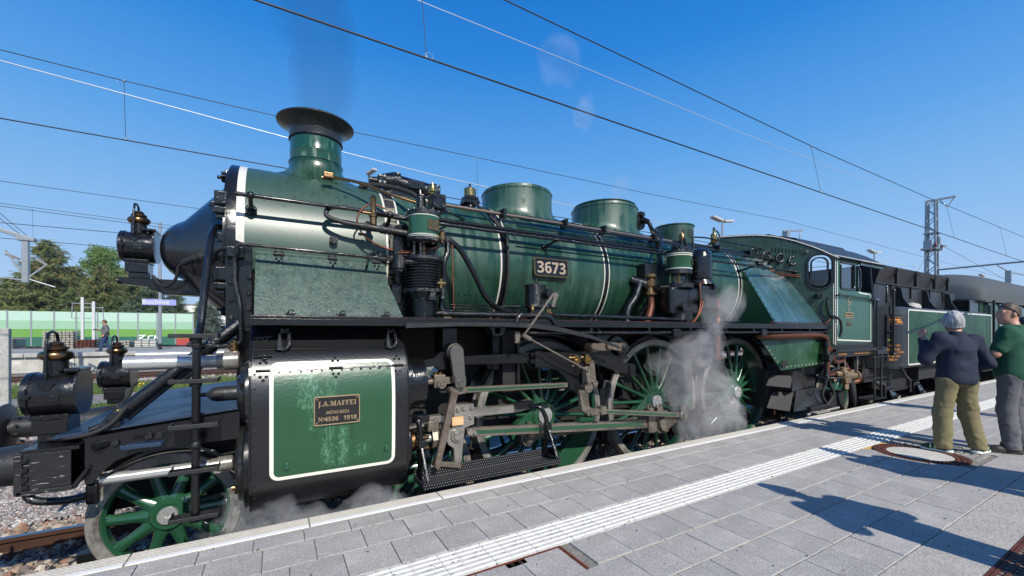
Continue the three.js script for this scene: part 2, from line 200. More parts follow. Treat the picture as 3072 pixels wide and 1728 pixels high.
// ---------- the setting: ground, tracks, platforms ----------
const struct = (o) => tag(o, null, null, null, 'structure');
const PY = 0.57;                                                // height of our platform over the rails
{
  const gravelMap = tex(1024, 1024, (u, v) => { const a = vn(u, v, 90, 90, 5), b = vn(u, v, 200, 200, 8), c = fbm(u, v, 7, 7, 5, 12), q = 0.46 + 0.3 * (a - 0.5) + 0.26 * (b - 0.5) + 0.2 * (c - 0.5), w = sst(0.62, 0.8, a) * 0.06; return [q * 1.02 + w, q * 0.985 + w * 0.4, q * 0.94]; });
  const bump = tex(512, 512, (u, v) => { const q = 0.55 * vn(u, v, 90, 90, 5) + 0.45 * vn(u, v, 170, 170, 8); return [q, q, q]; }, false);
  MAT.gravel = std({ map: rep(gravelMap, 0.35), roughness: 0.95, bumpMap: rep(bump, 0.45), bumpScale: 0.03 });
  MAT.fineGravel = std({ map: rep(gravelMap, 0.9), color: lc(1.15, 1.13, 1.1), roughness: 0.95, bumpMap: rep(bump, 1), bumpScale: 0.012 });
  MAT.path = std({ map: rep(gravelMap, 1.4), color: lc(1.05, 1.05, 1.05), roughness: 0.95 });
  const g = new THREE.PlaneGeometry(900, 700).rotateX(-Math.PI / 2).translate(120, -0.3, -200);
  struct(part('ground', boxUV(g), MAT.gravel));
  const sheet = (name, x0, x1, z0, z1, y, m) => struct(part(name, boxUV(new THREE.PlaneGeometry(x1 - x0, z1 - z0).rotateX(-Math.PI / 2).translate((x0 + x1) / 2, y, (z0 + z1) / 2)), m));
  sheet('gravel_path', -40, 60, -13.6, -11.1, -0.1, MAT.path);
  // ballast beds
  const bed = (zc, x0, x1, w = 1.6) => struct(part('ballast_bed', boxUV(plateX([[zc - w - 0.35, -0.31], [zc + w + 0.35, -0.31], [zc + w, -0.17], [zc - w, -0.17]], x0, x1)), MAT.gravel));
  bed(0, -30, 90, 1.45); bed(-5.0, -40, 120); bed(-20.8, -60, 160); bed(-37, -80, 160); bed(-42, -80, 160);
  sheet('gravel_strip', -30, 60, -3.3, -1.85, -0.235, MAT.fineGravel);
}
// rails and sleepers
const railProf = [[-0.036, 0], [0.036, 0], [0.036, -0.035], [0.009, -0.05], [0.009, -0.14], [0.07, -0.16], [0.07, -0.172], [-0.07, -0.172], [-0.07, -0.16], [-0.009, -0.14], [-0.009, -0.05], [-0.036, -0.035]];
MAT.rail = std({ map: tex(256, 64, (u, v) => { const t = fbm(u, v, 30, 8, 4, 6); return [mix(0.22, 0.36, t), mix(0.14, 0.23, t), mix(0.1, 0.17, t)]; }, true, 0.5, 4), roughness: 0.65, metalness: 0.3 });
MAT.railtop = std({ color: lc(0.33, 0.33, 0.34), metalness: 1, roughness: 0.3 });
function track(zc, x0, x1, sleepers, label) {
  const t = thing('railway_track', [(x0 + x1) / 2, -0.17, zc], label, 'railway track');
  for (const s of [-1, 1]) { const z = zc + s * 0.7525; part('rail', boxUV(plateX(railProf.map(([a, b]) => [z + a, b - 0.003]), x0, x1)), MAT.rail, t); part('running_surface', box(x0, x1, -0.0045, 0.0005, z - 0.03, z + 0.03), MAT.railtop, t); }
  const g = box(-0.13, 0.13, -0.34, -0.155, -1.3, 1.3, 0.02);
  for (const [a, b, woody] of sleepers) for (let x = a; x < b; x += 0.62) { const m = part('sleeper', g, woody ? MAT.grime : MAT.concrete, t); m.position.set(x - (x0 + x1) / 2, 0.17, 0); }
  return t;
}
track(0, -30, 90, [[-6, 12, 1]], 'track under the steam locomotive, shiny rail top ahead of its leading wheel');
track(-5.0, -40, 120, [[-14, 4, 1]], 'empty brown-railed track next behind the steam locomotive');
track(-20.8, -60, 160, [[-26, 2, 1]], 'far empty track running along the white wall of the far platform');
track(-37, -80, 160, [[-46, -2, 1]], 'distant track behind the far platform, nearer of two');
track(-42, -80, 160, [[-46, -2, 1]], 'distant track behind the far platform in front of the stacked sleepers');
{ // loose stones
  const r = rand(7), stone = (n) => { const out = []; for (let k = 0; k < n; k++) { const g = new THREE.IcosahedronGeometry(1, 0), p = g.attributes.position, seen = {}; for (let i = 0; i < p.count; i++) { const key = [p.getX(i), p.getY(i), p.getZ(i)].map((q) => q.toFixed(3)).join(); const s = (seen[key] ??= 0.7 + 0.55 * r()); p.setXYZ(i, p.getX(i) * s, p.getY(i) * s * 0.75, p.getZ(i) * s); } g.computeVertexNormals(); out.push(g); } return out; };
  const sm = std({ color: 0xffffff, roughness: 0.92, bumpMap: rep(grit, 1), bumpScale: 0.002 });
  const scatter = (n, x0, x1, z0, z1, y, s0, s1, cols) => {
    const shapes = stone(3), m4 = new THREE.Matrix4(), q = new THREE.Quaternion(), c = new THREE.Color();
    shapes.forEach((g) => {
      const im = new THREE.InstancedMesh(g, sm, Math.floor(n / 3)); im.name = numbered('ballast_stones'); im.castShadow = im.receiveShadow = true;
      for (let i = 0; i < im.count; i++) {
        const s = mix(s0, s1, r() ** 2), z = mix(z0, z1, r()); q.setFromEuler(new THREE.Euler(r() * 6, r() * 6, r() * 6));
        m4.compose(V(mix(x0, x1, r()), y(z) + s * 0.25 * r(), z), q, V(s, s * mix(0.7, 1, r()), s * mix(0.8, 1.25, r()))); im.setMatrixAt(i, m4);
        const k = cols[Math.floor(r() * cols.length)], t = 0.7 + 0.6 * r(); im.setColorAt(i, c.setRGB(k[0] * t, k[1] * t, k[2] * t));
      }
      scene.add(im); tag(im, null, null, null, 'stuff');
    });
  };
  const br = [[0.3, 0.22, 0.15], [0.2, 0.16, 0.13], [0.36, 0.3, 0.24], [0.16, 0.13, 0.11], [0.42, 0.37, 0.3], [0.27, 0.15, 0.1]], gy = [[0.4, 0.38, 0.36], [0.3, 0.29, 0.28], [0.5, 0.47, 0.44], [0.27, 0.17, 0.15]];
  scatter(9000, -3.6, 2.5, -1.8, 1.6, (z) => (Math.abs(z) > 1.45 ? -0.17 - (Math.abs(z) - 1.45) * 0.4 : -0.17), 0.022, 0.05, br);
  scatter(6000, 2.5, 14, -1.6, 1.6, () => -0.17, 0.025, 0.05, br);
  scatter(15000, -6, 2.5, -3.5, -1.7, () => -0.235, 0.009, 0.022, gy);
  scatter(15000, -11, 3, -6.9, -3.3, (z) => (Math.abs(z + 5) > 1.6 ? -0.22 : -0.17), 0.022, 0.05, br.concat(gy));
  scatter(9000, -20, 0, -10.2, -6.8, () => -0.3, 0.02, 0.045, gy);
  scatter(7000, -26, 2, -23, -18.6, () => -0.17, 0.03, 0.06, gy);
}
// grass between the path and the tracks
{
  const r = rand(11), blade = new THREE.BufferGeometry(), P = [], I = [];
  for (let k = 0; k < 9; k++) { const a = r() * 6.28, d = 0.02 + r() * 0.05, h = 0.5 + r() * 0.7, lx = Math.cos(a), lz = Math.sin(a), w = 0.018, n = P.length / 3, px = -lz * w, pz = lx * w, ox = lx * d, oz = lz * d; P.push(ox - px, 0, oz - pz, ox + px, 0, oz + pz, ox + lx * 0.08 - px * 0.7, h * 0.6, oz + lz * 0.08 - pz * 0.7, ox + lx * 0.08 + px * 0.7, h * 0.6, oz + lz * 0.08 + pz * 0.7, ox + lx * 0.22, h, oz + lz * 0.22); I.push(n, n + 1, n + 2, n + 1, n + 3, n + 2, n + 2, n + 3, n + 4); }
  blade.setAttribute('position', new THREE.Float32BufferAttribute(P, 3)); blade.setIndex(I); blade.computeVertexNormals(); noUv(blade);
  const gm = phy({ color: 0xffffff, roughness: 0.75, transmission: 0.35, thickness: 0, side: THREE.DoubleSide });
  const strip = (n, x0, x1, z0, z1, y, h0, h1, dens = 0) => {
    const im = new THREE.InstancedMesh(blade, gm, n), m4 = new THREE.Matrix4(), q = new THREE.Quaternion(), c = new THREE.Color(); im.name = numbered('grass'); im.castShadow = im.receiveShadow = true;
    for (let i = 0; i < n; i++) { let x, z; do { x = mix(x0, x1, r()); z = mix(z0, z1, r()); } while (dens && fbm3(x * 0.6, 3, z * 0.9, 3) < dens); const h = mix(h0, h1, r() * r()), t = 0.75 + 0.5 * r(); q.setFromAxisAngle(V(0, 1, 0), r() * 6.28); m4.compose(V(x, y, z), q, V(h * 1.1, h, h * 1.1)); im.setMatrixAt(i, m4); im.setColorAt(i, c.setRGB(mix(0.1, 0.17, r()) * t, mix(0.2, 0.23, r()) * t, 0.035 * t)); }
    scene.add(im); tag(im, null, null, null, 'stuff');
  };
  const soil = std({ color: lc(0.07, 0.085, 0.03), roughness: 1, bumpMap: rep(grit, 1), bumpScale: 0.02 });
  for (const [z0, z1] of [[-16.8, -13.6], [-11.1, -8.6]]) struct(part('grass_verge', boxUV(new THREE.PlaneGeometry(110, z1 - z0).rotateX(-Math.PI / 2).translate(10, -0.14, (z0 + z1) / 2)), soil));
  strip(9000, -22, 0, -16.8, -13.6, -0.14, 0.1, 0.3); strip(8000, -18, 0, -11.1, -8.6, -0.14, 0.08, 0.25); strip(2200, -22, 0, -19.4, -16.8, -0.3, 0.12, 0.4, 0.5); strip(900, -14, 0, -8.6, -7.4, -0.3, 0.1, 0.3, 0.5);
  const yl = new THREE.InstancedMesh(new THREE.IcosahedronGeometry(0.03, 0), std({ color: lc(0.75, 0.5, 0.02), roughness: 0.7 }), 60); yl.name = 'dandelions';
  for (let i = 0; i < 60; i++) { const m = new THREE.Matrix4().setPosition(mix(-14, -3, r()), 0.02, mix(-15.5, -13.7, r())); yl.setMatrixAt(i, m); } scene.add(yl); tag(yl, 'yellow dandelion heads dotted in the grass beside the path', null, null, 'stuff');
}
// ---------- our platform ----------
{
  const grain = (seed, k) => tex(512, 512, (u, v) => { const a = vn(u, v, 170, 170, seed), b = vn(u, v, 256, 256, seed + 3), c = fbm(u, v, 4, 4, 4, seed + 5); let q = k + 0.22 * (a - 0.5) + 0.2 * (b - 0.5) + 0.12 * (c - 0.5); if (a > 0.9) q += 0.1; return [q, q * 0.995, q * 0.985]; });
  const pg = grain(3, 0.675), cols = [[1, 0.955, 0.9], [0.92, 0.885, 0.84], [1.06, 1.01, 0.95], [0.97, 0.93, 0.885]];
  const pm = cols.map(([a, b, c]) => std({ map: rep(pg, 2.2), color: lc(a, b, c), roughness: 0.82, bumpMap: rep(speck, 2.2), bumpScale: 0.0025 }));
  const stained = std({ map: tex(512, 512, (u, v) => { const d = pg.image.data, o = ((Math.floor(v * 511) * 512) + Math.floor(u * 511)) * 4, uu = (u + 0.5) % 1, vv = (v + 0.5) % 1, inside = sst(0.3, 0.4, uu) * sst(0.72, 0.62, uu) * sst(0.38, 0.46, vv) * sst(0.66, 0.58, vv), t = inside * sst(0.47, 0.56, vn(u, v, 44, 40, 9) * 0.6 + vn(u, v, 60, 60, 11) * 0.4); return [0, 1, 2].map((i) => (d[o + i] / 255) * mix(1, 0.74, t)); }, true, 2.2, 2.2), color: lc(0.99, 0.96, 0.92), roughness: 0.82 });
  const joint = std({ map: rep(pg, 1), color: lc(0.5, 0.46, 0.4), roughness: 0.95 });
  const p = thing('platform', [10, 0, 3.2]); p.userData.kind = 'structure';
  part('platform_body', [box(-7, 90, -0.3, PY - 0.012, 1.64, 9)], joint, p);
  const cm = std({ map: tex(512, 512, (u, v) => { const q = 0.8 + 0.16 * (vn(u, v, 120, 120, 5) - 0.5) + 0.1 * (fbm(u, v, 5, 5, 4, 7) - 0.5); return [q, q * 0.965, q * 0.89]; }, true, 2, 2), roughness: 0.85, bumpMap: tex(256, 256, (u, v) => { const q = Math.max(0, Math.sin(u * 6.283 * 16) * Math.sin(v * 6.283 * 16)) ** 0.6; return [q, q, q]; }, false, 2.2, 2.2), bumpScale: 0.0022 });
  const lineM = std({ color: lc(0.8, 0.8, 0.79), roughness: 0.55, bumpMap: rep(speck, 3), bumpScale: 0.001 });
  for (let k = -7; k < 40; k++) {
    const x0 = 0.215 + k * 1.01;
    part('coping_slab', boxUV(box(x0, x0 + 1.003, 0.33, PY, 1.62, 1.79, 0.006)), cm, p);
    part('edge_line', box(x0 + 0.002, x0 + 1.001, PY - 0.002, PY + 0.003, 1.752, 1.788), lineM, p);
  }
  const r = rand(3), W = 0.2935, far = [];
  const slab = (w, d) => boxUV(box(-w / 2, w / 2, -0.05, 0, -d / 2, d / 2, 0.004));
  const shapes = { 0: slab(W, 0.287), 1: slab(W, 0.18), 2: slab(W, 0.303) };
  const rows = [[1.795, 1.985, 1, 0.1], [1.99, 2.284, 0, 0.155], [2.289, 2.588, 2, 0], [2.895, 3.19, 0, 0.14], [3.195, 3.49, 0, 0.03], [3.495, 3.785, 0, 0.17], [3.79, 4.08, 0, 0.08]];
  const near = [];
  for (const [z0, z1, k, off] of rows) for (let x = -5.6 + off; x < 34; x += 0.2985) {
    const zc = (z0 + z1) / 2; if (zc > 2.8 && zc < 3.75 && x > 5.95 && x < 7.1) continue; if (zc > 2.8 && zc < 3.3 && x > 0.1 && x < 1.62) continue;
    near.push([x + 0.146, zc, k]);
  }
  near.sort((a, b) => Math.hypot(a[0] - 1.5, a[1] - 5.1) - Math.hypot(b[0] - 1.5, b[1] - 5.1));
  let shown = 0; const vis = ([x, z]) => { const dz = z - 5.1, dep = x * 0.497 - dz * 0.8678, lat = x * 0.8678 + dz * 0.497; return dep > 0.3 && Math.abs(lat / dep) < 1.35 && 1.41 / dep < 0.66; };
  for (const s of near) {
    const [x, z, k] = s, y = PY + (r() - 0.5) * 0.0025, m = r() < 0.045 ? stained : pm[Math.floor(r() * 4)], tilt = (r() - 0.5) * 0.006;
    if (vis(s) && shown < 300) { shown++; const q = part('paver', shapes[k], m, p); q.position.set(x - 10, y, z - 3.2); q.rotation.set(tilt, r() < 0.5 ? 0 : Math.PI, -tilt); } else far.push(shapes[k].clone().translate(x, y, z));
  }
  part('far_pavers', far, pm[3], p, null, 'stuff');
  const tw = std({ map: tex(256, 256, (u, v) => { const q = 0.83 + 0.12 * (fbm(u, v, 6, 6, 4, 3) - 0.5) + 0.07 * (vn(u, v, 90, 90, 4) - 0.5) - 0.28 * sst(0.86, 0.95, vn(u, v, 50, 50, 14)) - 0.12 * sst(0.6, 0.75, fbm(u, v, 9, 9, 4, 19)); return [q, q * 0.99, q * 0.95]; }, true, 2.5, 2.5), roughness: 0.6, bumpMap: rep(speck, 4), bumpScale: 0.001 });
  const prof = [[2.595, PY - 0.045]]; for (let k = 0; k < 6; k++) { const z = 2.6 + k * 0.047; prof.push([z, PY - 0.004], [z + 0.007, PY + 0.004], [z + 0.027, PY + 0.004], [z + 0.034, PY - 0.004]); } prof.push([2.885, PY - 0.004], [2.885, PY - 0.045]);
  const tile = boxUV(plateX(prof, 0, 0.2885)); let nt = 0; const farT = [];
  for (let x = -3.5 + 0.0; x < 34; x += 0.2918) if (x < 16) { const q = part('tactile_tile', tile, tw, p); q.position.x = x - 10; q.position.y += (r() - 0.5) * 0.001; } else farT.push(tile.clone().translate(x, 0, 0));
  part('far_tactile_tiles', farT, tw, p, null, 'stuff');
  const rough = std({ map: rep(pg, 1.6), color: lc(1.0, 0.95, 0.86), roughness: 0.95, bumpMap: rep(grit, 6), bumpScale: 0.006 });
  part('concrete_border', box(-5, 34, 0.5, PY - 0.003, 4.086, 4.39), rough, p);
  part('yellow_marking', boxUV(new THREE.PlaneGeometry(0.75, 0.05).rotateX(-Math.PI / 2).translate(6.37, PY - 0.006, 2.905)), std({ map: tex(256, 32, (u, v) => { const t = sst(0.35, 0.6, fbm(u, v, 20, 4, 3, 8)); return [mix(0.6, 0.93, t), mix(0.58, 0.7, t), mix(0.52, 0.1, t)]; }), roughness: 0.7 }), p);
  { const bits = []; for (let i = 0; i < 420; i++) { const x = mix(-1, 11, r()), z = i % 3 ? mix(1.8, 4.35, r()) : [1.985, 2.286, 2.59, 2.89, 3.19, 3.49, 3.787, 4.083][i % 8] + (r() - 0.5) * 0.03, s = 0.003 + 0.006 * r() * r(); bits.push(new THREE.IcosahedronGeometry(s, 0).scale(1, 0.5, 1.4).rotateY(r() * 6).translate(x, PY + 0.003, z)); } part('grit_and_leaf_bits', bits, std({ color: lc(0.12, 0.09, 0.05), roughness: 0.9 }), p, null, 'stuff'); }
  // manhole in its patch of setts
  const mh = thing('manhole_cover', [6.45, PY, 3.31], 'round manhole cover with rusty double ring and pale concrete centre set in cobbles', 'manhole cover');
  const setts = []; for (let i = 0; i < 17; i++) for (let j = 0; j < 13; j++) { const x = 5.99 + i * 0.069 + (j % 2) * 0.03, z = 2.935 + j * 0.064; if (Math.hypot(x - 6.45, z - 3.31) < 0.43 || x > 7.12) continue; const s = 0.024 + r() * 0.007; setts.push(box(-s, s, -0.03, 0, -s, s, 0.01).rotateY((r() - 0.5) * 0.5).translate(x, PY - 0.006 + r() * 0.006, z)); }
  part('cobble_bed', setts, std({ map: rep(pg, 3), color: lc(0.72, 0.7, 0.66), roughness: 0.85 }), mh, null, 'stuff');
  const ring = (a, b, n) => { const g = []; for (let i = 0; i < n; i++) { const t0 = (i / n) * 6.2832, s = extr(shp([[a, -0.012], [b, -0.014], [b, 0.014], [a, 0.012]]), 0.012, 0.003).rotateX(-Math.PI / 2); g.push(s.rotateY(-t0).translate(6.45, PY - 0.004, 3.31)); } return g; };
  part('frame_ring', [lathe([[0.335, -0.02], [0.335, 0.002], [0.41, 0.002], [0.41, -0.02]], [6.45, PY, 3.31], [0, 1, 0], 48), ring(0.342, 0.368, 60), ring(0.378, 0.402, 64)], MAT.rust, mh);
  part('lid_ring', [lathe([[0.285, -0.02], [0.285, 0.001], [0.328, 0.001], [0.328, -0.02]], [6.45, PY, 3.31], [0, 1, 0], 48), ring(0.292, 0.322, 48)], MAT.rust, mh);
  part('concrete_infill', boxUV(cyl([6.45, PY - 0.02, 3.31], [6.45, PY - 0.001, 3.31], 0.283, 0.283, 40)), std({ map: rep(pg, 2), color: lc(1.32, 1.26, 1.12), roughness: 0.9 }), mh);
  // paved access cover with a steel frame
  const rustF = std({ map: MAT.rust.map, color: lc(1.5, 1.3, 1.2), roughness: 0.75 });
  const ac = thing('access_cover', [0.9, PY, 3.2], 'paved access cover with thin rusty steel frame and lifting box beside the white tactile strip', 'access cover');
  part('frame', [box(0.02, 1.626, PY - 0.03, PY - 0.002, 2.897, 2.911), box(1.612, 1.626, PY - 0.03, PY - 0.002, 2.912, 3.9), box(1.6, 1.608, PY - 0.03, PY - 0.004, 2.912, 3.9)], rustF, ac);
  part('lifting_box', [plateX([[2.913, PY - 0.02], [2.965, PY - 0.02], [2.965, PY], [2.913, PY]], 1.2, 1.335)], rustF, ac);
  for (const x of [1.24, 1.295]) part('lifting_hole', cyl([x, PY - 0.001, 2.94], [x, PY + 0.002, 2.94], 0.012, 0.012, 12), MAT.grime, ac);
  for (let i = 0; i < 6; i++) part('paver', slab(W, i === 4 ? 0.25 : 0.287), pm[i % 4], ac).position.set(1.45 - i * 0.298 - 0.9, 0, 3.06 - 3.2);
  for (let i = 0; i < 6; i++) part('paver', shapes[0], pm[(i + 1) % 4], ac).position.set(1.45 - i * 0.298 - 0.9, 0, 3.36 - 3.2);
  // drain grating
  const dg = thing('drain_grate', [6, PY, 4.6], 'long rusty drain grating sunk along the platform at the bottom right', 'drain grate');
  const bars = []; for (let k = 0; k < 9; k++) bars.push(box(2.6, 12, PY - 0.045, PY - 0.004, 4.405 + k * 0.042, 4.421 + k * 0.042)); for (let x = 2.62; x < 12; x += 0.055) bars.push(box(x, x + 0.02, PY - 0.04, PY - 0.008, 4.4, 4.76));
  part('grating', bars, MAT.rust, dg); part('edge_frame', [box(2.6, 12, PY - 0.05, PY - 0.001, 4.388, 4.4), box(2.6, 12, PY - 0.05, PY - 0.001, 4.765, 4.78)], MAT.rust, dg);
}
// ---------- the far platform ----------
{
  const p = thing('far_platform', [0, 0, -29]); p.userData.kind = 'structure';
  part('platform_body', [box(-90, 120, -0.3, 0.62, -34, -27.05)], MAT.concrete, p);
  const asphalt = std({ color: lc(0.27, 0.265, 0.255), roughness: 0.95, bumpMap: rep(grit, 1), bumpScale: 0.004 });
  part('platform_deck', [box(-90, 120, 0.62, 0.8, -34, -27.3)], asphalt, p);
  const cw = std({ map: rep(MAT.concrete.map, 0.5), color: lc(1.15, 1.14, 1.1), roughness: 0.85 });
  for (let x = -46; x < 30; x += 3.02) part('wall_panel', box(x, x + 3, -0.25, 0.6, -27.05, -26.97, 0.01), cw, p);
  for (let x = -46; x < 30; x += 2.02) part('coping_slab', box(x, x + 2, 0.6, 0.81, -27.5, -26.8, 0.02), MAT.concrete, p);
  part('white_line', [box(-90, 120, 0.8, 0.814, -27.75, -27.52), box(-90, 120, 0.8, 0.806, -33.4, -33.25)], MAT.white, p);
}
// ---------- the locomotive ----------
const font = await new FontLoader().loadAsync('fonts/droid/droid_serif_bold.typeface.json'), sansFont = await new FontLoader().loadAsync('fonts/droid/droid_sans_bold.typeface.json');
const letters = (s, size, depth, f = font) => { const g = new TextGeometry(s, { font: f, size, depth, curveSegments: 5, bevelEnabled: false }); g.computeBoundingBox(); const b = g.boundingBox; return g.translate(-(b.min.x + b.max.x) / 2, -(b.min.y + b.max.y) / 2, 0); };
const L = thing('steam_locomotive', [4.8, 0, 0], 'green and black steam locomotive with conical smokebox door standing at the platform', 'steam locomotive');
const P_ = (name, geo, mat, label, kind) => part(name, geo, mat, L, label, kind);
const YB = 2.78;                                                // boiler axis
function barrel(prof, seg = 96, a0 = 0, a1 = Math.PI * 2) {        // along x; uv in metres
  const P = [], N = [], U = [], I = [], m = seg + 1;
  prof.forEach(([x, r], i) => { const q = prof[Math.min(i + 1, prof.length - 1)], o = prof[Math.max(i - 1, 0)], s = (q[1] - o[1]) / Math.max(1e-6, q[0] - o[0]); for (let j = 0; j <= seg; j++) { const a = mix(a0, a1, j / seg), c = Math.cos(a), n = Math.sin(a), k = Math.hypot(1, s); P.push(x, YB + r * c, r * n); N.push(-s / k, c / k, n / k); U.push(x, a * 0.85); } });
  for (let i = 0; i < prof.length - 1; i++) for (let j = 0; j < seg; j++) { const a = i * m + j, b = a + m; I.push(a, b, a + 1, b, b + 1, a + 1); }
  const g = new THREE.BufferGeometry(); g.setAttribute('position', new THREE.Float32BufferAttribute(P, 3)); g.setAttribute('normal', new THREE.Float32BufferAttribute(N, 3)); g.setAttribute('uv', new THREE.Float32BufferAttribute(U, 2)); g.setIndex(I);
  const p = g.index.array; for (let i = 0; i < p.length; i += 3) { const t = p[i + 1]; p[i + 1] = p[i + 2]; p[i + 2] = t; } return g;
}
const RS = 0.865, RB = 0.848;
P_('smokebox', [barrel([[-0.36, RS - 0.004], [-0.352, RS], [1.02, RS]])], MAT.smokebox);
P_('boiler_barrel', [barrel([[1.02, RB], [2.33, RB], [2.331, RB + 0.004], [3.93, RB + 0.004], [3.931, RB], [7.02, RB], [7.25, RB + 0.002]])], MAT.boiler);
const hoop = (x0, x1, r) => barrel([[x0, r - 0.004], [x0 + 0.0005, r], [x1 - 0.0005, r], [x1, r - 0.004]], 80);
const bandWhite = (xs, r) => xs.map(([a, b]) => hoop(a, b, r));
P_('smokebox_rim', [hoop(-0.37, -0.302, RS + 0.004), lathe([[0.6, -0.002], [RS + 0.002, -0.002], [RS + 0.002, 0.01], [0.6, 0.01]], [-0.37, YB, 0], [1, 0, 0], 64)], MAT.black);
P_('white_band', bandWhite([[-0.302, -0.24]], RS + 0.002), MAT.white);
P_('smokebox_joint_band', hoop(0.985, 1.09, RS + 0.006), std({ map: tex(256, 512, (u, v) => { const t = sst(0.5, 0.6, fbm(u, v, 5, 40, 4, 3)); return [mix(0.13, 0.5, t), mix(0.135, 0.48, t), mix(0.14, 0.43, t)]; }), roughness: 0.6 }));
P_('white_band', bandWhite([[0.965, 0.985], [1.09, 1.108]], RS + 0.004), MAT.white);
P_('boiler_band', hoop(2.3, 2.375, RB + 0.011), MAT.black); P_('white_band', bandWhite([[2.281, 2.3], [2.375, 2.394]], RB + 0.009), MAT.white);
P_('boiler_band', hoop(3.9, 3.965, RB + 0.011), MAT.black); P_('white_band', bandWhite([[3.885, 3.9], [3.965, 3.982]], RB + 0.009), MAT.white);
P_('boiler_band', hoop(6.99, 7.055, RB + 0.008), MAT.black); P_('white_band', bandWhite([[6.972, 6.99], [7.055, 7.072]], RB + 0.006), MAT.white);
P_('seam_rivets', [bolts(row([1.2, 0, 0], [6.9, 0, 0], 78).filter((_, i) => i % 13 !== 6).map(([x]) => [x, YB - 0.37, RB * 0.9 + 0.004]), 0.009, 0.008, [0, -0.43, 0.9])], MAT.green, null, 'stuff');
// smokebox door: pointed cone
const door = P_('smokebox_door', [lathe([[0, 0.59], [0.09, 0.582], [0.16, 0.558], [0.215, 0.517], [0.262, 0.457], [0.3, 0.39], [0.76, -0.03], [0.78, -0.06]].reverse(), [-0.37, YB - 0.012, 0], [-1, 0, 0], 72)], phy({ color: lc(0.012, 0.013, 0.016), roughness: 0.3, roughnessMap: rep(fine, 3), clearcoat: 0.5, clearcoatRoughness: 0.15, bumpMap: rep(lumpy, 3), bumpScale: 0.0015 }));
P_('door_ring', lathe([[0.74, -0.005], [0.82, -0.005], [0.82, 0.03], [0.75, 0.035]], [-0.37, YB, 0], [-1, 0, 0], 64), MAT.black);
for (const y of [3.09, 2.44]) { const z = 0.79, h = P_('door_hinge', [box(-0.46, -0.36, y - 0.02, y + 0.1, z - 0.05, z + 0.02, 0.012), box(-0.47, -0.35, y - 0.1, y - 0.035, z - 0.055, z + 0.03, 0.015), box(-0.45, -0.38, y - 0.14, y - 0.1, z - 0.04, z + 0.01, 0.01), box(-0.49, -0.45, y - 0.03, y + 0.02, z - 0.35, z - 0.05, 0.01)], MAT.oily); part('hinge_bolt', bolts([[-0.49, y, z - 0.12], [-0.49, y, z - 0.24], [-0.49, y, z - 0.33]], 0.02, 0.018, [-1, 0, 0]), MAT.oily, h); }
for (let k = 0; k < 14; k++) { const a = (k / 14) * 6.283 + 0.2, c = Math.cos(a), s = Math.sin(a); P_('door_dog', [box(-0.44, -0.37, -0.025, 0.025, -0.05, 0.03, 0.01).rotateX(-a).translate(0, YB + 0.79 * c, 0.79 * s), cyl([-0.47, YB + 0.78 * c, 0.78 * s], [-0.36, YB + 0.78 * c, 0.78 * s], 0.016, 0.016, 6)], MAT.oily); }
P_('smokebox_front_plate', [lathe([[0.3, 0], [RS - 0.01, 0], [RS - 0.01, 0.02]], [-0.36, YB, 0], [-1, 0, 0], 64)], MAT.black);
P_('saddle_plate', [plateX([[-0.62, 1.2], [0.62, 1.2], [0.72, 2.0], [0.83, 2.5], [-0.83, 2.5], [-0.72, 2.0]], -0.3, 1.0), plate([[-0.37, 1.98], [-0.18, 1.98], [-0.18, 2.72], [-0.3, 2.76], [-0.37, 2.7]], 0.84, 0.9)], MAT.black);
P_('front_plate_bolts', [bolts(row([-0.2, 2.05, 0.9], [-0.2, 2.45, 0.9], 4), 0.025, 0.03), bolts(row([-0.33, 2.1, 0.9], [-0.33, 2.4, 0.9], 3), 0.022, 0.03)], MAT.oily);
// chimney
P_('chimney_base', [(() => { const P = [], I = [], N = 26, S = 64; for (let i = 0; i <= N; i++) { const t = i / N, r = 0.268 + 0.17 * Math.pow(1 - t, 2.6); for (let j = 0; j <= S; j++) { const a = (j / S) * 6.28319, x = r * Math.cos(a), z = r * Math.sin(a), yb = YB + Math.sqrt(Math.max(0, RS * RS - z * z)) + 0.003; P.push(0.39 + x, mix(yb, 3.83, Math.pow(t, 1.15)), z); } } for (let i = 0; i < N; i++) for (let j = 0; j < S; j++) { const a = i * (S + 1) + j, b = a + S + 1; I.push(a, b, a + 1, b, b + 1, a + 1); } const g = new THREE.BufferGeometry(); g.setAttribute('position', new THREE.Float32BufferAttribute(P, 3)); g.setIndex(I); g.computeVertexNormals(); return boxUV(g); })()], MAT.green);
const stackM = phy({ map: tex(512, 256, (u, v) => { const d = fbm(u, v, 60, 3, 3, 17), a = fbm(u, v, 8, 5, 4, 19), t = sst(0.55, 0.72, d) * sst(0.35, 0.6, a); return [mix(0.1, 0.45, t), mix(0.27, 0.5, t), mix(0.2, 0.45, t)]; }), roughness: 0.3, roughnessMap: rep(fine, 2), clearcoat: 0.4, clearcoatRoughness: 0.15 });
P_('chimney_stack', lathe([[0.272, -0.01], [0.272, 0.02], [0.264, 0.022], [0.262, 0.12], [0.264, 0.124], [0.262, 0.128], [0.262, 0.27], [0.22, 0.27], [0.22, -0.1]], [0.39, 3.815, 0], [0, 1, 0], 56), stackM);
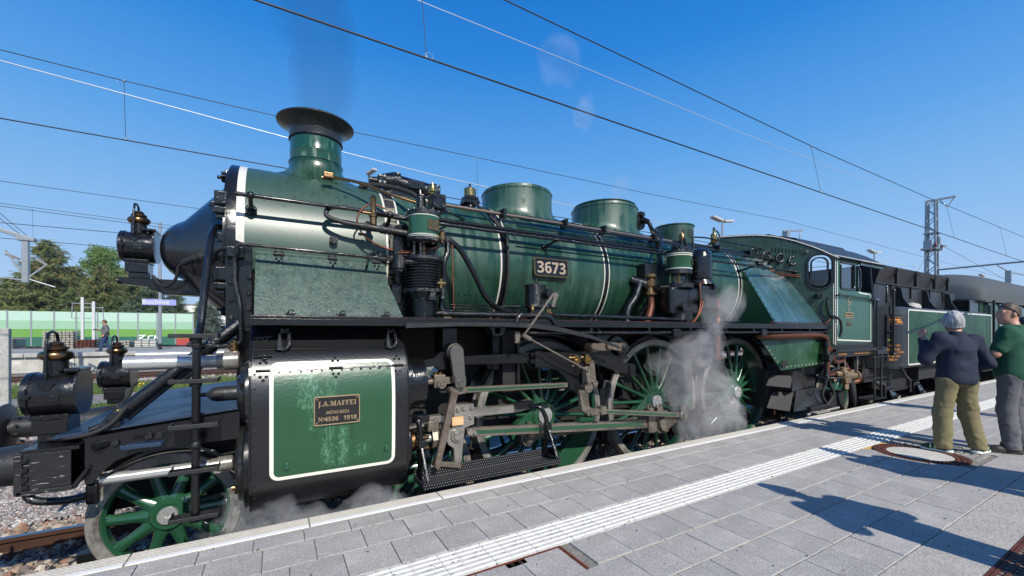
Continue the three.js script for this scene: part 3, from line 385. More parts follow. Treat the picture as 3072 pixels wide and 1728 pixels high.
P_('chimney_cap', lathe([[0.268, 0], [0.27, 0.085], [0.276, 0.1], [0.292, 0.125], [0.325, 0.155], [0.375, 0.178], [0.393, 0.188], [0.396, 0.2], [0.386, 0.208], [0.34, 0.212], [0.24, 0.2], [0.215, 0.1], [0.215, 0]], [0.39, 4.085, 0], [0, 1, 0], 64), phy({ color: lc(0.02, 0.02, 0.02), roughness: 0.42, roughnessMap: rep(fine, 2), clearcoat: 0.2, clearcoatRoughness: 0.3, bumpMap: rep(lumpy, 3), bumpScale: 0.002 }));
P_('cap_bead', [new THREE.TorusGeometry(0.27, 0.008, 6, 48).rotateX(Math.PI / 2).translate(0.39, 4.09, 0), new THREE.TorusGeometry(0.272, 0.006, 6, 48).rotateX(Math.PI / 2).translate(0.39, 3.83, 0)], MAT.black);
// domes
function dome(name, x, r, top, lid, mat = MAT.boiler) {
  const P = [], I = [], S = 72, yb = (z, e) => YB + Math.sqrt(Math.max(0, (RB + 0.004) ** 2 - z * z)) + e, prof = [[r + 0.13, 0], [r + 0.05, 0.022], [r + 0.015, 0.06], [r, 0.12]];
  prof.forEach(([q, h]) => { for (let j = 0; j <= S; j++) { const a = (j / S) * 6.28319, z = q * Math.sin(a); P.push(x + q * Math.cos(a), yb(z, 0.002) + h, z); } });
  const rest = [[r, top - 0.075], [r + 0.006, top - 0.07], [r + 0.006, top - 0.055], [r - 0.004, top - 0.05], [r - 0.012, top - 0.02], [r - 0.05, top - 0.004], [r * 0.7, top + lid * 0.6], [r * 0.3, top + lid], [0, top + lid * 1.1]];
  rest.forEach(([q, y]) => { for (let j = 0; j <= S; j++) { const a = (j / S) * 6.28319; P.push(x + q * Math.cos(a), y, q * Math.sin(a)); } });
  const rows = prof.length + rest.length; for (let i = 0; i < rows - 1; i++) for (let j = 0; j < S; j++) { const a = i * (S + 1) + j, b = a + S + 1; I.push(a, b, a + 1, b, b + 1, a + 1); }
  const g = new THREE.BufferGeometry(); g.setAttribute('position', new THREE.Float32BufferAttribute(P, 3)); g.setIndex(I); const k = toCreasedNormals(boxUV(g), 0.5), uv = k.attributes.uv, p = k.attributes.position;
  for (let i = 0; i < p.count; i++) uv.setXY(i, Math.atan2(p.getZ(i), p.getX(i) - x) * r, p.getY(i)); return P_(name, k, mat);
}
dome('steam_dome', 3.0, 0.5, 3.965, 0.02); dome('sand_dome', 4.66, 0.53, 3.985, 0.02);
P_('dome_lid', lathe([[0.5, 0], [0.5, 0.012], [0.46, 0.028], [0.1, 0.05], [0, 0.05]], [4.66, 3.988, 0], [0, 1, 0], 48), MAT.green);
P_('dome_rivets', [[3.0, 0.5, 3.965], [4.66, 0.53, 3.985]].map(([x, r, y]) => Array.from({ length: 30 }, (_, k) => { const a = (k / 30) * 6.283; return bolts([[x + (r + 0.006) * Math.cos(a), y - 0.063, (r + 0.006) * Math.sin(a)]], 0.008, 0.008, [Math.cos(a), 0, Math.sin(a)]); })), MAT.green, null, 'stuff');
P_('sand_valve', [plate(capsule2(5.02, 3.83, 0.06, 5.0, 3.7, 0.11), 0.42, 0.46), cyl([5.02, 3.83, 0.45], [5.02, 3.83, 0.5], 0.04), cyl([5.04, 3.76, 0.45], [5.06, 3.7, 0.56], 0.05, 0.04), bolts([[5.0, 3.86, 0.46], [5.07, 3.82, 0.46], [4.92, 3.66, 0.46], [5.08, 3.66, 0.46]], 0.014, 0.012)], MAT.black);
const vs = P_('safety_valve_shroud', lathe([[0.33, 0], [0.33, 0.33], [0.345, 0.335], [0.345, 0.35], [0.325, 0.352], [0.315, 0.3], [0.315, 0.1]], [6.37, 3.55, 0], [0, 1, 0], 48), MAT.green); vs.material = phy({ map: rep(gMap2, 2, 1), roughness: 0.4, clearcoat: 0.3, side: THREE.DoubleSide });
P_('shroud_slot', [0, 1, 2].map((k) => { const a = 2.0 - k * 0.33; return extr(shp(rrect(-0.022, 0.022, -0.07, 0.07, 0.02)), 0.004).rotateY(Math.PI / 2 - a).translate(6.37 + 0.329 * Math.cos(a), 3.73, 0.329 * Math.sin(a)); }), MAT.grime);
// brass fittings along the top
const brassPot = (name, x, y, z, r, h, mat = MAT.brass) => P_(name, [lathe([[r * 0.5, -0.02], [r * 0.5, 0], [r, 0.005], [r, h], [r * 0.9, h + 0.008], [r * 0.35, h + 0.012], [r * 0.3, h + 0.03], [r * 0.12, h + 0.045], [0, h + 0.046]], [x, y, z], [0, 1, 0], 24)], mat);
brassPot('pop_valve', 2.08, 3.64, 0.42, 0.075, 0.1); P_('valve_stand', [cyl([2.08, 3.4, 0.42], [2.08, 3.6, 0.42], 0.07, 0.06), box(1.98, 2.18, 3.55, 3.6, 0.34, 0.5, 0.008), box(1.99, 2.17, 3.605, 3.64, 0.35, 0.49, 0.008), ball(2.08, 3.8, 0.42, 0.015)], MAT.black);
brassPot('whistle', 5.03, 3.3, 1.2, 0.045, 0.06, MAT.bronze);
P_('whistle_pipe', [cyl([5.03, 3.18, 1.2], [5.03, 3.3, 1.2], 0.02), cyl([5.14, 3.12, 1.2], [5.14, 3.27, 1.2], 0.022), cyl([5.25, 3.1, 1.22], [5.25, 3.36, 1.22], 0.014), ball(4.93, 3.17, 1.2, 0.06), cyl([4.86, 3.17, 1.2], [5.2, 3.17, 1.2], 0.035), box(4.9, 5.0, 3.1, 3.2, 1.12, 1.28, 0.01)], MAT.oily);
const w2 = P_('steam_whistle', [lathe([[0.03, 0], [0.045, 0.01], [0.055, 0.03], [0.055, 0.16], [0.05, 0.18], [0.025, 0.19], [0.02, 0.24], [0, 0.26]], [6.8, 3.55, 0.5], [0, 1, 0], 20)], MAT.brass); part('whistle_lever', [spline([[6.8, 3.8, 0.5], [6.86, 3.78, 0.52], [6.9, 3.7, 0.54], [6.88, 3.62, 0.54]], 0.012), cyl([6.8, 3.78, 0.5], [6.8, 3.84, 0.5], 0.02)], MAT.black, w2);
P_('whistle_rod', [pipe([[6.0, 3.56, 0.62], [6.4, 3.6, 0.6], [8.3, 3.58, 0.6]], 0.014), cyl([6.8, 3.42, 0.5], [6.8, 3.56, 0.5], 0.035)], MAT.black);
// turbo generator on top
const gen = P_('turbo_generator', [cyl([0.9, 3.68, 0.3], [0.99, 3.685, 0.3], 0.04, 0.045), box(0.98, 1.07, 3.63, 3.74, 0.2, 0.4, 0.02), cyl([1.05, 3.69, 0.3], [1.16, 3.7, 0.3], 0.085, 0.11), cyl([1.16, 3.7, 0.3], [1.235, 3.7, 0.3], 0.125, 0.125, 8), cyl([1.235, 3.69, 0.3], [1.66, 3.65, 0.3], 0.1, 0.1, 28), box(1.31, 1.52, 3.63, 3.74, 0.37, 0.41, 0.018), cyl([1.64, 3.655, 0.3], [1.7, 3.65, 0.3], 0.115, 0.115, 20), box(1.1, 1.6, 3.5, 3.58, 0.2, 0.4)], MAT.oily);
part('generator_bolts', [bolts([[1.0, 3.72, 0.4], [1.05, 3.72, 0.4], [1.0, 3.65, 0.4], [1.05, 3.65, 0.4], [1.2, 3.78, 0.39], [1.2, 3.62, 0.39], [1.67, 3.72, 0.39], [1.67, 3.58, 0.39]], 0.018, 0.016), pipe([[1.45, 3.62, 0.42], [1.45, 3.54, 0.44], [1.5, 3.5, 0.46], [1.75, 3.5, 0.46]], 0.014, 0.03)], MAT.steel, gen);
// conical wedge: sloped sheet before the firebox, cab, running board
P_('running_board', [box(-0.17, 9.0, 2.08, 2.105, -1.46, 1.46, 0.004), box(-0.17, 9.0, 2.03, 2.082, 1.435, 1.458, 0.003), box(-0.17, 9.0, 2.03, 2.082, -1.458, -1.435)], MAT.black);
P_('board_rivets', bolts(row([-0.1, 2.055, 1.458], [8.9, 2.055, 1.458], 60), 0.007, 0.006), MAT.black, null, 'stuff');
P_('red_paint_edge', [box(-0.15, 5.2, 2.105, 2.108, 1.448, 1.459)], std({ map: tex(512, 8, (u, v) => { const t = sst(0.5, 0.56, fbm(u, 0.5, 60, 1, 3, 5)); return [mix(0.1, 0.42, t), mix(0.1, 0.16, t), mix(0.1, 0.12, t)]; }), roughness: 0.7 }));
P_('hatch_cover', [(() => {
  const pr = []; for (let k = 0; k <= 8; k++) { const t = k / 8; pr.push([mix(0.79, 0.9, Math.sin(t * 1.35) / Math.sin(1.35)), 2.705 - 0.055 * t * t - 0.01 * t]); } for (let k = 1; k <= 10; k++) { const t = k / 10; pr.push([mix(0.9, 1.2, t), mix(2.64, 2.112, t)]); }
  const P = [], U = [], I = [], N = 24, m = N + 1; let l = 0; pr.forEach(([z, y], i) => { if (i) l += Math.hypot(z - pr[i - 1][0], y - pr[i - 1][1]); const xr = y > 2.45 ? 0.945 + 0.02 * (2.7 - y) : mix(1.045, 0.95, (y - 2.112) / 0.338); for (let j = 0; j <= N; j++) { const x = mix(-0.155, xr, j / N); P.push(x, y, z); U.push(x, l); } });
  for (let i = 0; i < pr.length - 1; i++) for (let j = 0; j < N; j++) { const q = i * m + j, w = q + m; I.push(q, w, q + 1, w, w + 1, q + 1); }
  const g = new THREE.BufferGeometry(); g.setAttribute('position', new THREE.Float32BufferAttribute(P, 3)); g.setAttribute('uv', new THREE.Float32BufferAttribute(U, 2)); g.setIndex(I); g.computeVertexNormals(); return g; })(),
  plateX([[0.895, 2.63], [1.19, 2.112], [0.8, 2.112], [0.8, 2.68]], -0.154, -0.15)], MAT.hatch, 'dull green dew-speckled hinged cover on the running board');
P_('cover_hinges', [0.02, 0.46, 0.86].map((x) => [box(x - 0.04, x + 0.04, 2.655, 2.668, 0.88, 0.905), cyl([x - 0.045, 2.67, 0.9], [x + 0.045, 2.67, 0.9], 0.009, 0.009, 8), bolts([[x - 0.025, 2.7, 0.862], [x + 0.025, 2.7, 0.862], [x - 0.02, 2.63, 0.922], [x + 0.02, 2.63, 0.922], [x, 2.6, 0.94]], 0.011, 0.008, [0, 0.5, 0.86])]), MAT.black);
P_('cover_latch', [0.1, 0.5, 0.88].map((x) => [box(x - 0.03, x + 0.03, 2.12, 2.13, 1.2, 1.235), spline([[x - 0.02, 2.13, 1.23], [x, 2.16, 1.235], [x + 0.03, 2.15, 1.23]], 0.006, 8, 6), cyl([x - 0.05, 2.13, 1.225], [x + 0.04, 2.135, 1.225], 0.007, 0.007, 6)]), MAT.oily);
// handrails
const rail1 = P_('handrail', [cyl([-0.27, 3.125, 1.0], [1.25, 3.13, 1.0], 0.018, 0.018, 10), cyl([-0.3, 3.125, 1.0], [-0.27, 3.125, 1.0], 0.02), [-0.19, 0.97].map((x) => [ball(x, 3.127, 1.0, 0.034), cyl([x, 3.11, 0.99], [x, 3.04, 0.86], 0.017, 0.022), cyl([x, 3.05, 0.87], [x, 3.03, 0.83], 0.045, 0.045)])], MAT.steel);
rail1.material = MAT.oily;
P_('handrail', [pipe([[-0.28, 2.62, 1.05], [-0.28, 2.7, 1.06], [-0.2, 2.7, 1.06], [1.25, 2.665, 1.1]], 0.016, 0.04), [0.75].map((x) => [cyl([x, 2.68, 1.09], [x + 0.02, 2.62, 0.9], 0.012), ball(x, 2.68, 1.09, 0.02)])], MAT.oily);
P_('handrail', [cyl([1.42, 3.09, 1.05], [8.6, 3.1, 1.05], 0.019, 0.019, 10), [2.95, 5.62, 7.05, 8.42].map((x) => [ball(x, 3.093, 1.05, 0.03), cyl([x, 3.09, 1.04], [x - 0.04, 3.03, 0.82], 0.014, 0.02), cyl([x - 0.035, 3.04, 0.84], [x - 0.04, 3.03, 0.81], 0.035, 0.04)])], MAT.oily);
for (const [y, z, r, x0, x1, m] of [[3.165, 0.93, 0.024, 1.42, 4.95, MAT.black], [3.115, 0.955, 0.012, 2.5, 6.9, MAT.copper], [3.4, 0.72, 0.02, 1.42, 5.4, MAT.warmSteel], [3.42, 0.69, 0.022, 2.35, 8.3, MAT.black], [3.37, 0.76, 0.016, 2.6, 8.25, MAT.black], [3.345, 0.79, 0.016, 3.2, 8.25, MAT.black]]) P_('boiler_pipe', [cyl([x0, y, z], [x1, y - 0.0, z], r, r, 10)], m);
P_('pipe_clips', [2.36, 3.28, 3.95, 4.95, 5.62, 6.5, 7.4].map((x) => [box(x - 0.02, x + 0.02, 3.33, 3.45, 0.68, 0.82, 0.01), cyl([x, 3.44, 0.66], [x + 0.12, 3.32, 0.83], 0.008)]), MAT.black);
P_('boiler_pipe', [pipe([[0.46, 3.53, 0.62], [0.72, 3.47, 0.78], [1.0, 3.34, 0.95], [1.22, 3.28, 1.02]], 0.016, 0.1), box(0.4, 0.5, 3.5, 3.56, 0.58, 0.68, 0.012), cyl([0.39, 3.5, 0.64], [0.46, 3.52, 0.64], 0.02)], MAT.bronze);
P_('air_hose', [spline([[1.15, 3.5, 0.4], [0.9, 3.5, 0.42], [0.79, 3.535, 0.45], [0.9, 3.56, 0.5], [1.1, 3.5, 0.7], [1.25, 3.38, 0.92], [1.32, 3.2, 1.06]], 0.026, 40, 10)], MAT.rubber);
// white-lined cable runs down the boiler
const around = (x0, x1, a0, a1, r, n = 16, lift = 0.02) => Array.from({ length: n + 1 }, (_, i) => { const a = mix(a0, a1, i / n); return [mix(x0, x1, i / n), YB + (RB + lift) * Math.cos(a), (RB + lift) * Math.sin(a)]; });
P_('boiler_cable', [spline(around(2.1, 2.36, 0.55, 1.25, 0, 10, 0.06).concat(around(2.36, 2.36, 1.3, 2.15, 0, 8, 0.05), [[2.55, 2.28, 0.85]]), 0.016, 60), spline(around(2.14, 2.4, 0.5, 1.25, 0, 10, 0.045), 0.014, 30)], MAT.rubber);
P_('blower_pipe', [spline([[1.36, 2.98, 1.12], [1.6, 2.86, 1.16], [1.78, 2.62, 1.16], [1.95, 2.36, 1.12], [2.12, 2.24, 1.08], [2.35, 2.18, 1.05]], 0.03, 40, 10)], MAT.oily);
P_('sand_pipe', [spline([[5.06, 3.68, 0.58]].concat(around(5.12, 4.68, 0.85, 2.3, 0, 14, 0.05)), 0.032, 50, 8), spline([[5.06, 3.62, 0.6], [5.0, 3.4, 0.84], [4.86, 3.24, 0.98], [4.72, 3.12, 1.05]], 0.022, 24, 8)], MAT.oily);
P_('floor_pipes', [cyl([1.3, 2.16, 1.2], [2.7, 2.16, 1.2], 0.026, 0.026, 10), cyl([2.75, 2.17, 1.25], [5.2, 2.15, 1.25], 0.026, 0.026, 10), cyl([5.6, 2.15, 1.2], [6.4, 2.15, 1.2], 0.022), [2.18, 2.21, 2.24].map((y, i) => cyl([1.35, y + 0.03, 0.95 + i * 0.02], [2.55, y + 0.02, 0.96 + i * 0.02], 0.008, 0.008, 6)), box(2.3, 2.36, 2.12, 2.22, 1.05, 1.2, 0.01), box(5.0, 5.08, 2.11, 2.19, 1.2, 1.3, 0.01)], MAT.oily);
// number plate 3673
{
  const np = pgroup('number_plate', L, 'number plate reading 3673 with raised pale brass digits'), tiltN = (g) => g.rotateX(-0.08).translate(2.985, 2.775, 0.866);
  const mk = (n, g, m) => { const q = new THREE.Mesh(norm(tiltN(g)), m); q.name = n; q.castShadow = q.receiveShadow = true; np.add(q); };
  mk('plate', extr(shp(rrect(-0.255, 0.255, -0.11, 0.11, 0.03)), 0.014, 0.003), MAT.black);
  mk('rim', extr(shp(rrect(-0.265, 0.265, -0.12, 0.12, 0.035), [rrect(-0.242, 0.242, -0.097, 0.097, 0.02)]), 0.024, 0.004), MAT.bronze);
  mk('digits', letters('3673', 0.142, 0.022, sansFont).scale(1.02, 1, 1), std({ color: lc(0.5, 0.37, 0.25), metalness: 0.6, roughness: 0.42 }));
}
// cylinders
const jacketProf = [[1.2, 2.03], [1.26, 1.965], [1.33, 1.885], [1.385, 1.83], [1.42, 1.79], [1.446, 1.752], [1.47, 1.705], [1.49, 1.65], [1.508, 1.58], [1.519, 1.49], [1.523, 1.4], [1.522, 1.3], [1.52, 1.1], [1.515, 0.98], [1.5, 0.86], [1.47, 0.76], [1.42, 0.67], [1.35, 0.6], [1.25, 0.555], [1.1, 0.54]];
{
  const len = [0]; for (let i = 1; i < jacketProf.length; i++) len.push(len[i - 1] + Math.hypot(jacketProf[i][0] - jacketProf[i - 1][0], jacketProf[i][1] - jacketProf[i - 1][1]));
  const T = len[len.length - 1], at = (y) => { for (let i = 1; i < jacketProf.length; i++) if (jacketProf[i][1] <= y) { const t = (jacketProf[i - 1][1] - y) / (jacketProf[i - 1][1] - jacketProf[i][1]); return mix(len[i - 1], len[i], t); } return T; };
  const X0 = -0.165, X1 = 1.005, W = X1 - X0, px = 1200, py = Math.round(px * T / W);
  const jm = canvasTex(px, py, (c) => {
    const s = px / W, Y = (y) => at(y) * s, X = (x) => (x - X0) * s, rr = rand(5);
    c.fillStyle = '#101113'; c.fillRect(0, 0, px, py);
    const path = (o) => { const x0 = X(-0.045) + o, x1 = X(0.89) - o, y0 = Y(1.745) + o, y1 = Y(0.845) - o, r = 70 - o; c.beginPath(); c.moveTo(x0 + r, y0); c.arcTo(x1, y0, x1, y1, r); c.arcTo(x1, y1, x0, y1, r); c.arcTo(x0, y1, x0, y0, r); c.arcTo(x0, y0, x1, y0, r); c.closePath(); };
    path(0); c.fillStyle = '#e6e1d3'; c.fill(); path(28); c.fillStyle = '#1f4c2d'; c.fill(); c.save(); path(28); c.clip();
    for (const [x, w, y0, y1, n] of [[0.13, 0.2, 1.66, 1.38, 420], [0.3, 0.12, 1.3, 0.9, 300], [0.42, 0.1, 1.22, 0.9, 260], [0.32, 0.13, 1.6, 1.45, 90], [0.55, 0.16, 1.05, 0.95, 60], [0.2, 0.1, 1.4, 1.2, 80]]) for (let i = 0; i < n; i++) { const a = X(x + w * (rr() + rr()) / 2), b = Y(mix(y0, y1, rr())), h = 6 + 26 * rr(); c.fillStyle = `rgba(150,190,165,${0.05 + 0.1 * rr()})`; c.beginPath(); c.ellipse(a, b, 3 + 7 * rr(), h * 0.6, 0.4 * (rr() - 0.5), 0, 6.3); c.fill(); }
    for (let i = 0; i < 260; i++) { c.fillStyle = `rgba(20,60,34,${0.05 + 0.08 * rr()})`; const a = X(rr() * 0.95 - 0.05); c.fillRect(a, Y(1.7 - 0.7 * rr()), 2 + 6 * rr(), 60 + 240 * rr()); }
    for (const x of [0.265, 0.33, 0.36, 0.53, 0.545]) { c.fillStyle = 'rgba(18,36,24,.75)'; c.fillRect(X(x), Y(1.24), 5, 60 + 120 * rr()); }
    c.restore();
    for (let i = 0; i < 500; i++) { c.fillStyle = `rgba(90,95,100,${0.04 + 0.08 * rr()})`; c.fillRect(px * rr(), py * rr(), 2 + 12 * rr(), 1 + 3 * rr()); }
  });
  const P = [], U = [], I = []; jacketProf.forEach(([z, y], i) => { for (const x of [X0, X1]) { P.push(x, y, z); U.push((x - X0) / W, 1 - len[i] / T); } }); for (let i = 0; i < jacketProf.length - 1; i++) I.push(2 * i, 2 * i + 2, 2 * i + 1, 2 * i + 1, 2 * i + 2, 2 * i + 3);
  const g = new THREE.BufferGeometry(); g.setAttribute('position', new THREE.Float32BufferAttribute(P, 3)); g.setAttribute('uv', new THREE.Float32BufferAttribute(U, 2)); g.setIndex(I); g.computeVertexNormals();
  const jr = phy({ map: jm, roughness: 0.36, bumpMap: (() => { const t = lumpy.clone(); t.repeat.set(2.4, 5); return t; })(), bumpScale: 0.0011, clearcoat: 0.6, clearcoatRoughness: 0.24, side: THREE.DoubleSide });
  const J = P_('cylinder_jacket', g, jr, 'black cylinder casing with green panel lined in white');
  part('jacket_end', [plateX(jacketProf.concat([[0.7, 0.54], [0.7, 2.03]]), X0 - 0.012, X0 + 0.006), plateX(jacketProf.concat([[0.7, 0.54], [0.7, 2.03]]), X1 - 0.006, X1 + 0.01)], MAT.black, J);
  const pz = (y) => { for (let i = 1; i < jacketProf.length; i++) if (jacketProf[i][1] <= y) { const a = jacketProf[i - 1], b = jacketProf[i], t = (a[1] - y) / (a[1] - b[1]); return mix(a[0], b[0], t); } return 1.1; };
  const nrm = (y) => { const d = 0.02, a = pz(y + d), b = pz(y - d), l = Math.hypot(2 * d, a - b); return [0, (b - a) / l, (2 * d) / l]; };
  const onJ = (x, y) => [x, y, pz(y)];
  const bl = (list, r, h) => list.map((q) => bolts([q], r, h, nrm(q[1])));
  part('seam_strip', [plateX([[pz(1.69), 1.69], [pz(1.69) + 0.008, 1.69], [pz(1.68) + 0.008, 1.68], [pz(1.68), 1.68]], X0, X1), plateX([[pz(1.85), 1.85], [pz(1.85) + 0.006, 1.853], [pz(1.84) + 0.006, 1.843], [pz(1.84), 1.84]], X0, X1)], MAT.black, J);
  part('jacket_bolts', [bl(row([-0.14, 1.66, 0], [-0.14, 0.72, 0], 10).map(([x, y]) => onJ(x, y)), 0.009, 0.007), bl(row([0.985, 1.66, 0], [0.985, 0.72, 0], 12).map(([x, y]) => onJ(x, y)), 0.009, 0.007), bl(row([0.02, 1.67, 0], [0.84, 1.67, 0], 12).map(([x, y]) => onJ(x, y)), 0.011, 0.01)], MAT.oily, J, null, 'stuff');
  for (const x of [-0.085, 0.42, 0.92]) part('hinge', [box(x - 0.045, x + 0.045, 1.68, 1.694, pz(1.69) - 0.01, pz(1.69) + 0.016, 0.004), cyl([x - 0.05, 1.688, pz(1.69) + 0.012], [x + 0.05, 1.688, pz(1.69) + 0.012], 0.009, 0.009, 8), bl([[x - 0.02, 1.74], [x + 0.02, 1.74], [x, 1.765], [x - 0.02, 1.64], [x + 0.02, 1.64], [x, 1.615]].map(([a, b]) => onJ(a, b)), 0.013, 0.01)], MAT.oily, J);
  for (const y of [1.93, 1.79]) part('latch', [box(-0.14, -0.1, y - 0.015, y + 0.015, pz(y) - 0.01, pz(y) + 0.02, 0.006), cyl([-0.15, y, pz(y) + 0.02], [-0.03, y + 0.01, pz(y) + 0.02], 0.01, 0.01, 8), spline([[-0.09, y, pz(y) + 0.02], [-0.08, y - 0.04, pz(y) + 0.03], [-0.06, y, pz(y) + 0.02]], 0.006, 8, 6)], MAT.oily, J);
  for (const [x, y] of [[0.07, 0.95], [0.82, 0.985]]) part('drain_plug', bolts([onJ(x, y)], 0.028, 0.02, [0, 0, 1], 6), MAT.gloss, J);
  // builder's plate
  const bp = pgroup('builders_plate', L, "maker's plate of black enamel with raised brass letters"), bm = std({ color: lc(0.62, 0.46, 0.27), metalness: 0.9, roughness: 0.42 });
  const mk = (n, gg, m) => { const q = new THREE.Mesh(norm(gg.translate(0.427, 1.352, 1.524)), m); q.name = n; q.castShadow = q.receiveShadow = true; bp.add(q); };
  mk('plate', extr(shp(rrect(-0.17, 0.17, -0.113, 0.113, 0.012)), 0.01, 0.002), std({ color: lc(0.014, 0.013, 0.013), roughness: 0.55, bumpMap: rep(speck, 6), bumpScale: 0.002 }));
  mk('rim', extr(shp(rrect(-0.172, 0.172, -0.115, 0.115, 0.014), [rrect(-0.163, 0.163, -0.106, 0.106, 0.01)]), 0.016, 0.002), bm);
  const fitW = (g, w, h) => { g.computeBoundingBox(); const b = g.boundingBox; return g.scale(w / (b.max.x - b.min.x), h / (b.max.y - b.min.y), 1); };
  mk('lettering', M(fitW(letters('J.A.MAFFEI', 0.05, 0.015), 0.285, 0.05).translate(0, 0.05, 0), fitW(letters('MÜNCHEN.', 0.027, 0.015), 0.18, 0.03).translate(0.005, -0.012, 0), letters('N', 0.034, 0.015).translate(-0.125, -0.065, 0), letters('o', 0.018, 0.015).translate(-0.1, -0.06, 0), letters('4536', 0.034, 0.015, sansFont).translate(-0.045, -0.066, 0), letters('1918', 0.034, 0.015, sansFont).translate(0.095, -0.066, 0)), bm);
  mk('corner_screws', M(bolts([[-0.15, 0.094, 0.008], [0.15, 0.094, 0.008], [-0.15, -0.094, 0.008], [0.15, -0.094, 0.008]], 0.007, 0.008, [0, 0, 1], 8)), bm);
  // far side: the same casing, plain
  P_('cylinder_jacket', plateX(jacketProf.map(([z, y]) => [-z, y]).reverse().concat([[-0.7, 2.03], [-0.7, 0.54]].reverse()), X0, X1), MAT.black);
}
const coverProf = (r, d) => [[0, d], [r * 0.55, d], [r * 0.62, d * 0.8], [r * 0.9, d * 0.75], [r * 0.96, d * 0.5], [r, d * 0.4], [r, 0]].reverse();
P_('valve_cover', [lathe(coverProf(0.255, 0.1), [-0.17, 1.48, 1.08], [-1, 0, 0], 40), lathe([[0.28, 0], [0.28, 0.035], [0.25, 0.04]], [-0.17, 1.48, 1.08], [-1, 0, 0], 40)], phy({ color: lc(0.02, 0.02, 0.022), roughness: 0.25, clearcoat: 0.6, clearcoatRoughness: 0.1, metalness: 0.3 }));
P_('cylinder_cover', [lathe(coverProf(0.335, 0.11), [-0.17, 0.905, 1.08], [-1, 0, 0], 48)], phy({ color: lc(0.1, 0.098, 0.095), roughness: 0.3, metalness: 0.8, roughnessMap: rep(fine, 3) }));
P_('cylinder_flange', [lathe([[0.37, 0], [0.37, 0.04], [0.34, 0.05]], [-0.172, 0.905, 1.08], [-1, 0, 0], 48)], MAT.oily);
P_('rear_cylinder_cover', [lathe([[0.29, 0], [0.29, 0.06], [0.25, 0.07], [0.25, 0.2], [0.22, 0.215], [0.1, 0.22]], [1.005, 1.49, 1.2], [1, 0, 0], 44)], MAT.oily);
P_('rear_cylinder_cover', [lathe([[0.3, 0], [0.3, 0.05], [0.12, 0.08], [0.08, 0.2]], [1.005, 0.91, 1.14], [1, 0, 0], 44)], MAT.black);
// tail-rod tubes ahead of the cylinders
const tube = (name, x0, x1, y, z, r) => { const t = P_(name, [lathe([[0, 0.004], [r * 0.5, 0.004], [r, 0], [r, x1 - x0]], [x0, y, z], [1, 0, 0], 32)], MAT.bright); part('gland', [lathe([[r * 0.9, 0], [r * 1.25, 0.01], [r * 1.25, 0.05], [r * 1.45, 0.055], [r * 1.5, 0.15], [r * 1.2, 0.16]], [x1 - 0.06, y, z], [1, 0, 0], 32)], MAT.steel, t); return t; };
tube('tail_rod_tube', -0.97, -0.36, 1.745, 1.05, 0.052); tube('tail_rod_tube', -1.04, -0.36, 1.77, 0.42, 0.05); tube('tail_rod_tube', -1.09, -0.4, 0.922, 1.08, 0.04);
P_('snifting_valve', [lathe([[0.02, 0], [0.05, 0.03], [0.06, 0.06], [0.06, 0.2]], [-0.48, 1.475, 1.02], [1, 0, 0], 24), cyl([-0.52, 1.475, 1.02], [-0.46, 1.475, 1.02], 0.018, 0.018, 6)], MAT.matt);
P_('drain_cock', [lathe([[0.03, 0], [0.035, 0.06], [0.02, 0.07]], [-0.25, 1.09, 1.12], [0, 1, 0], 14), cyl([-0.31, 0.72, 1.1], [-0.24, 0.72, 1.1], 0.022), lathe([[0.05, 0], [0.055, 0.02], [0.05, 0.03]], [-0.26, 0.72, 1.1], [-1, 0, 0], 16), lathe([[0.04, 0], [0.045, 0.06], [0.03, 0.08]], [-0.3, 1.83, 1.0], [0, 1, 0], 14)], MAT.brass);
for (const x of [0.06, 0.9]) P_('relief_valve', [box(x - 0.03, x + 0.03, 1.965, 2.01, 1.27, 1.33, 0.008), cyl([x - 0.035, 1.83, 1.385], [x - 0.035, 1.895, 1.37], 0.034, 0.03), cyl([x - 0.035, 1.895, 1.37], [x - 0.035, 1.92, 1.365], 0.022, 0.022, 6), cyl([x - 0.035, 1.92, 1.365], [x - 0.035, 1.965, 1.355], 0.011), spline([[x - 0.02, 1.83, 1.4], [x + 0.025, 1.87, 1.4], [x + 0.03, 1.94, 1.36]], 0.018, 14, 8), ball(x + 0.03, 1.965, 1.35, 0.02), ball(x + 0.0, 1.99, 1.34, 0.016)], MAT.oily);
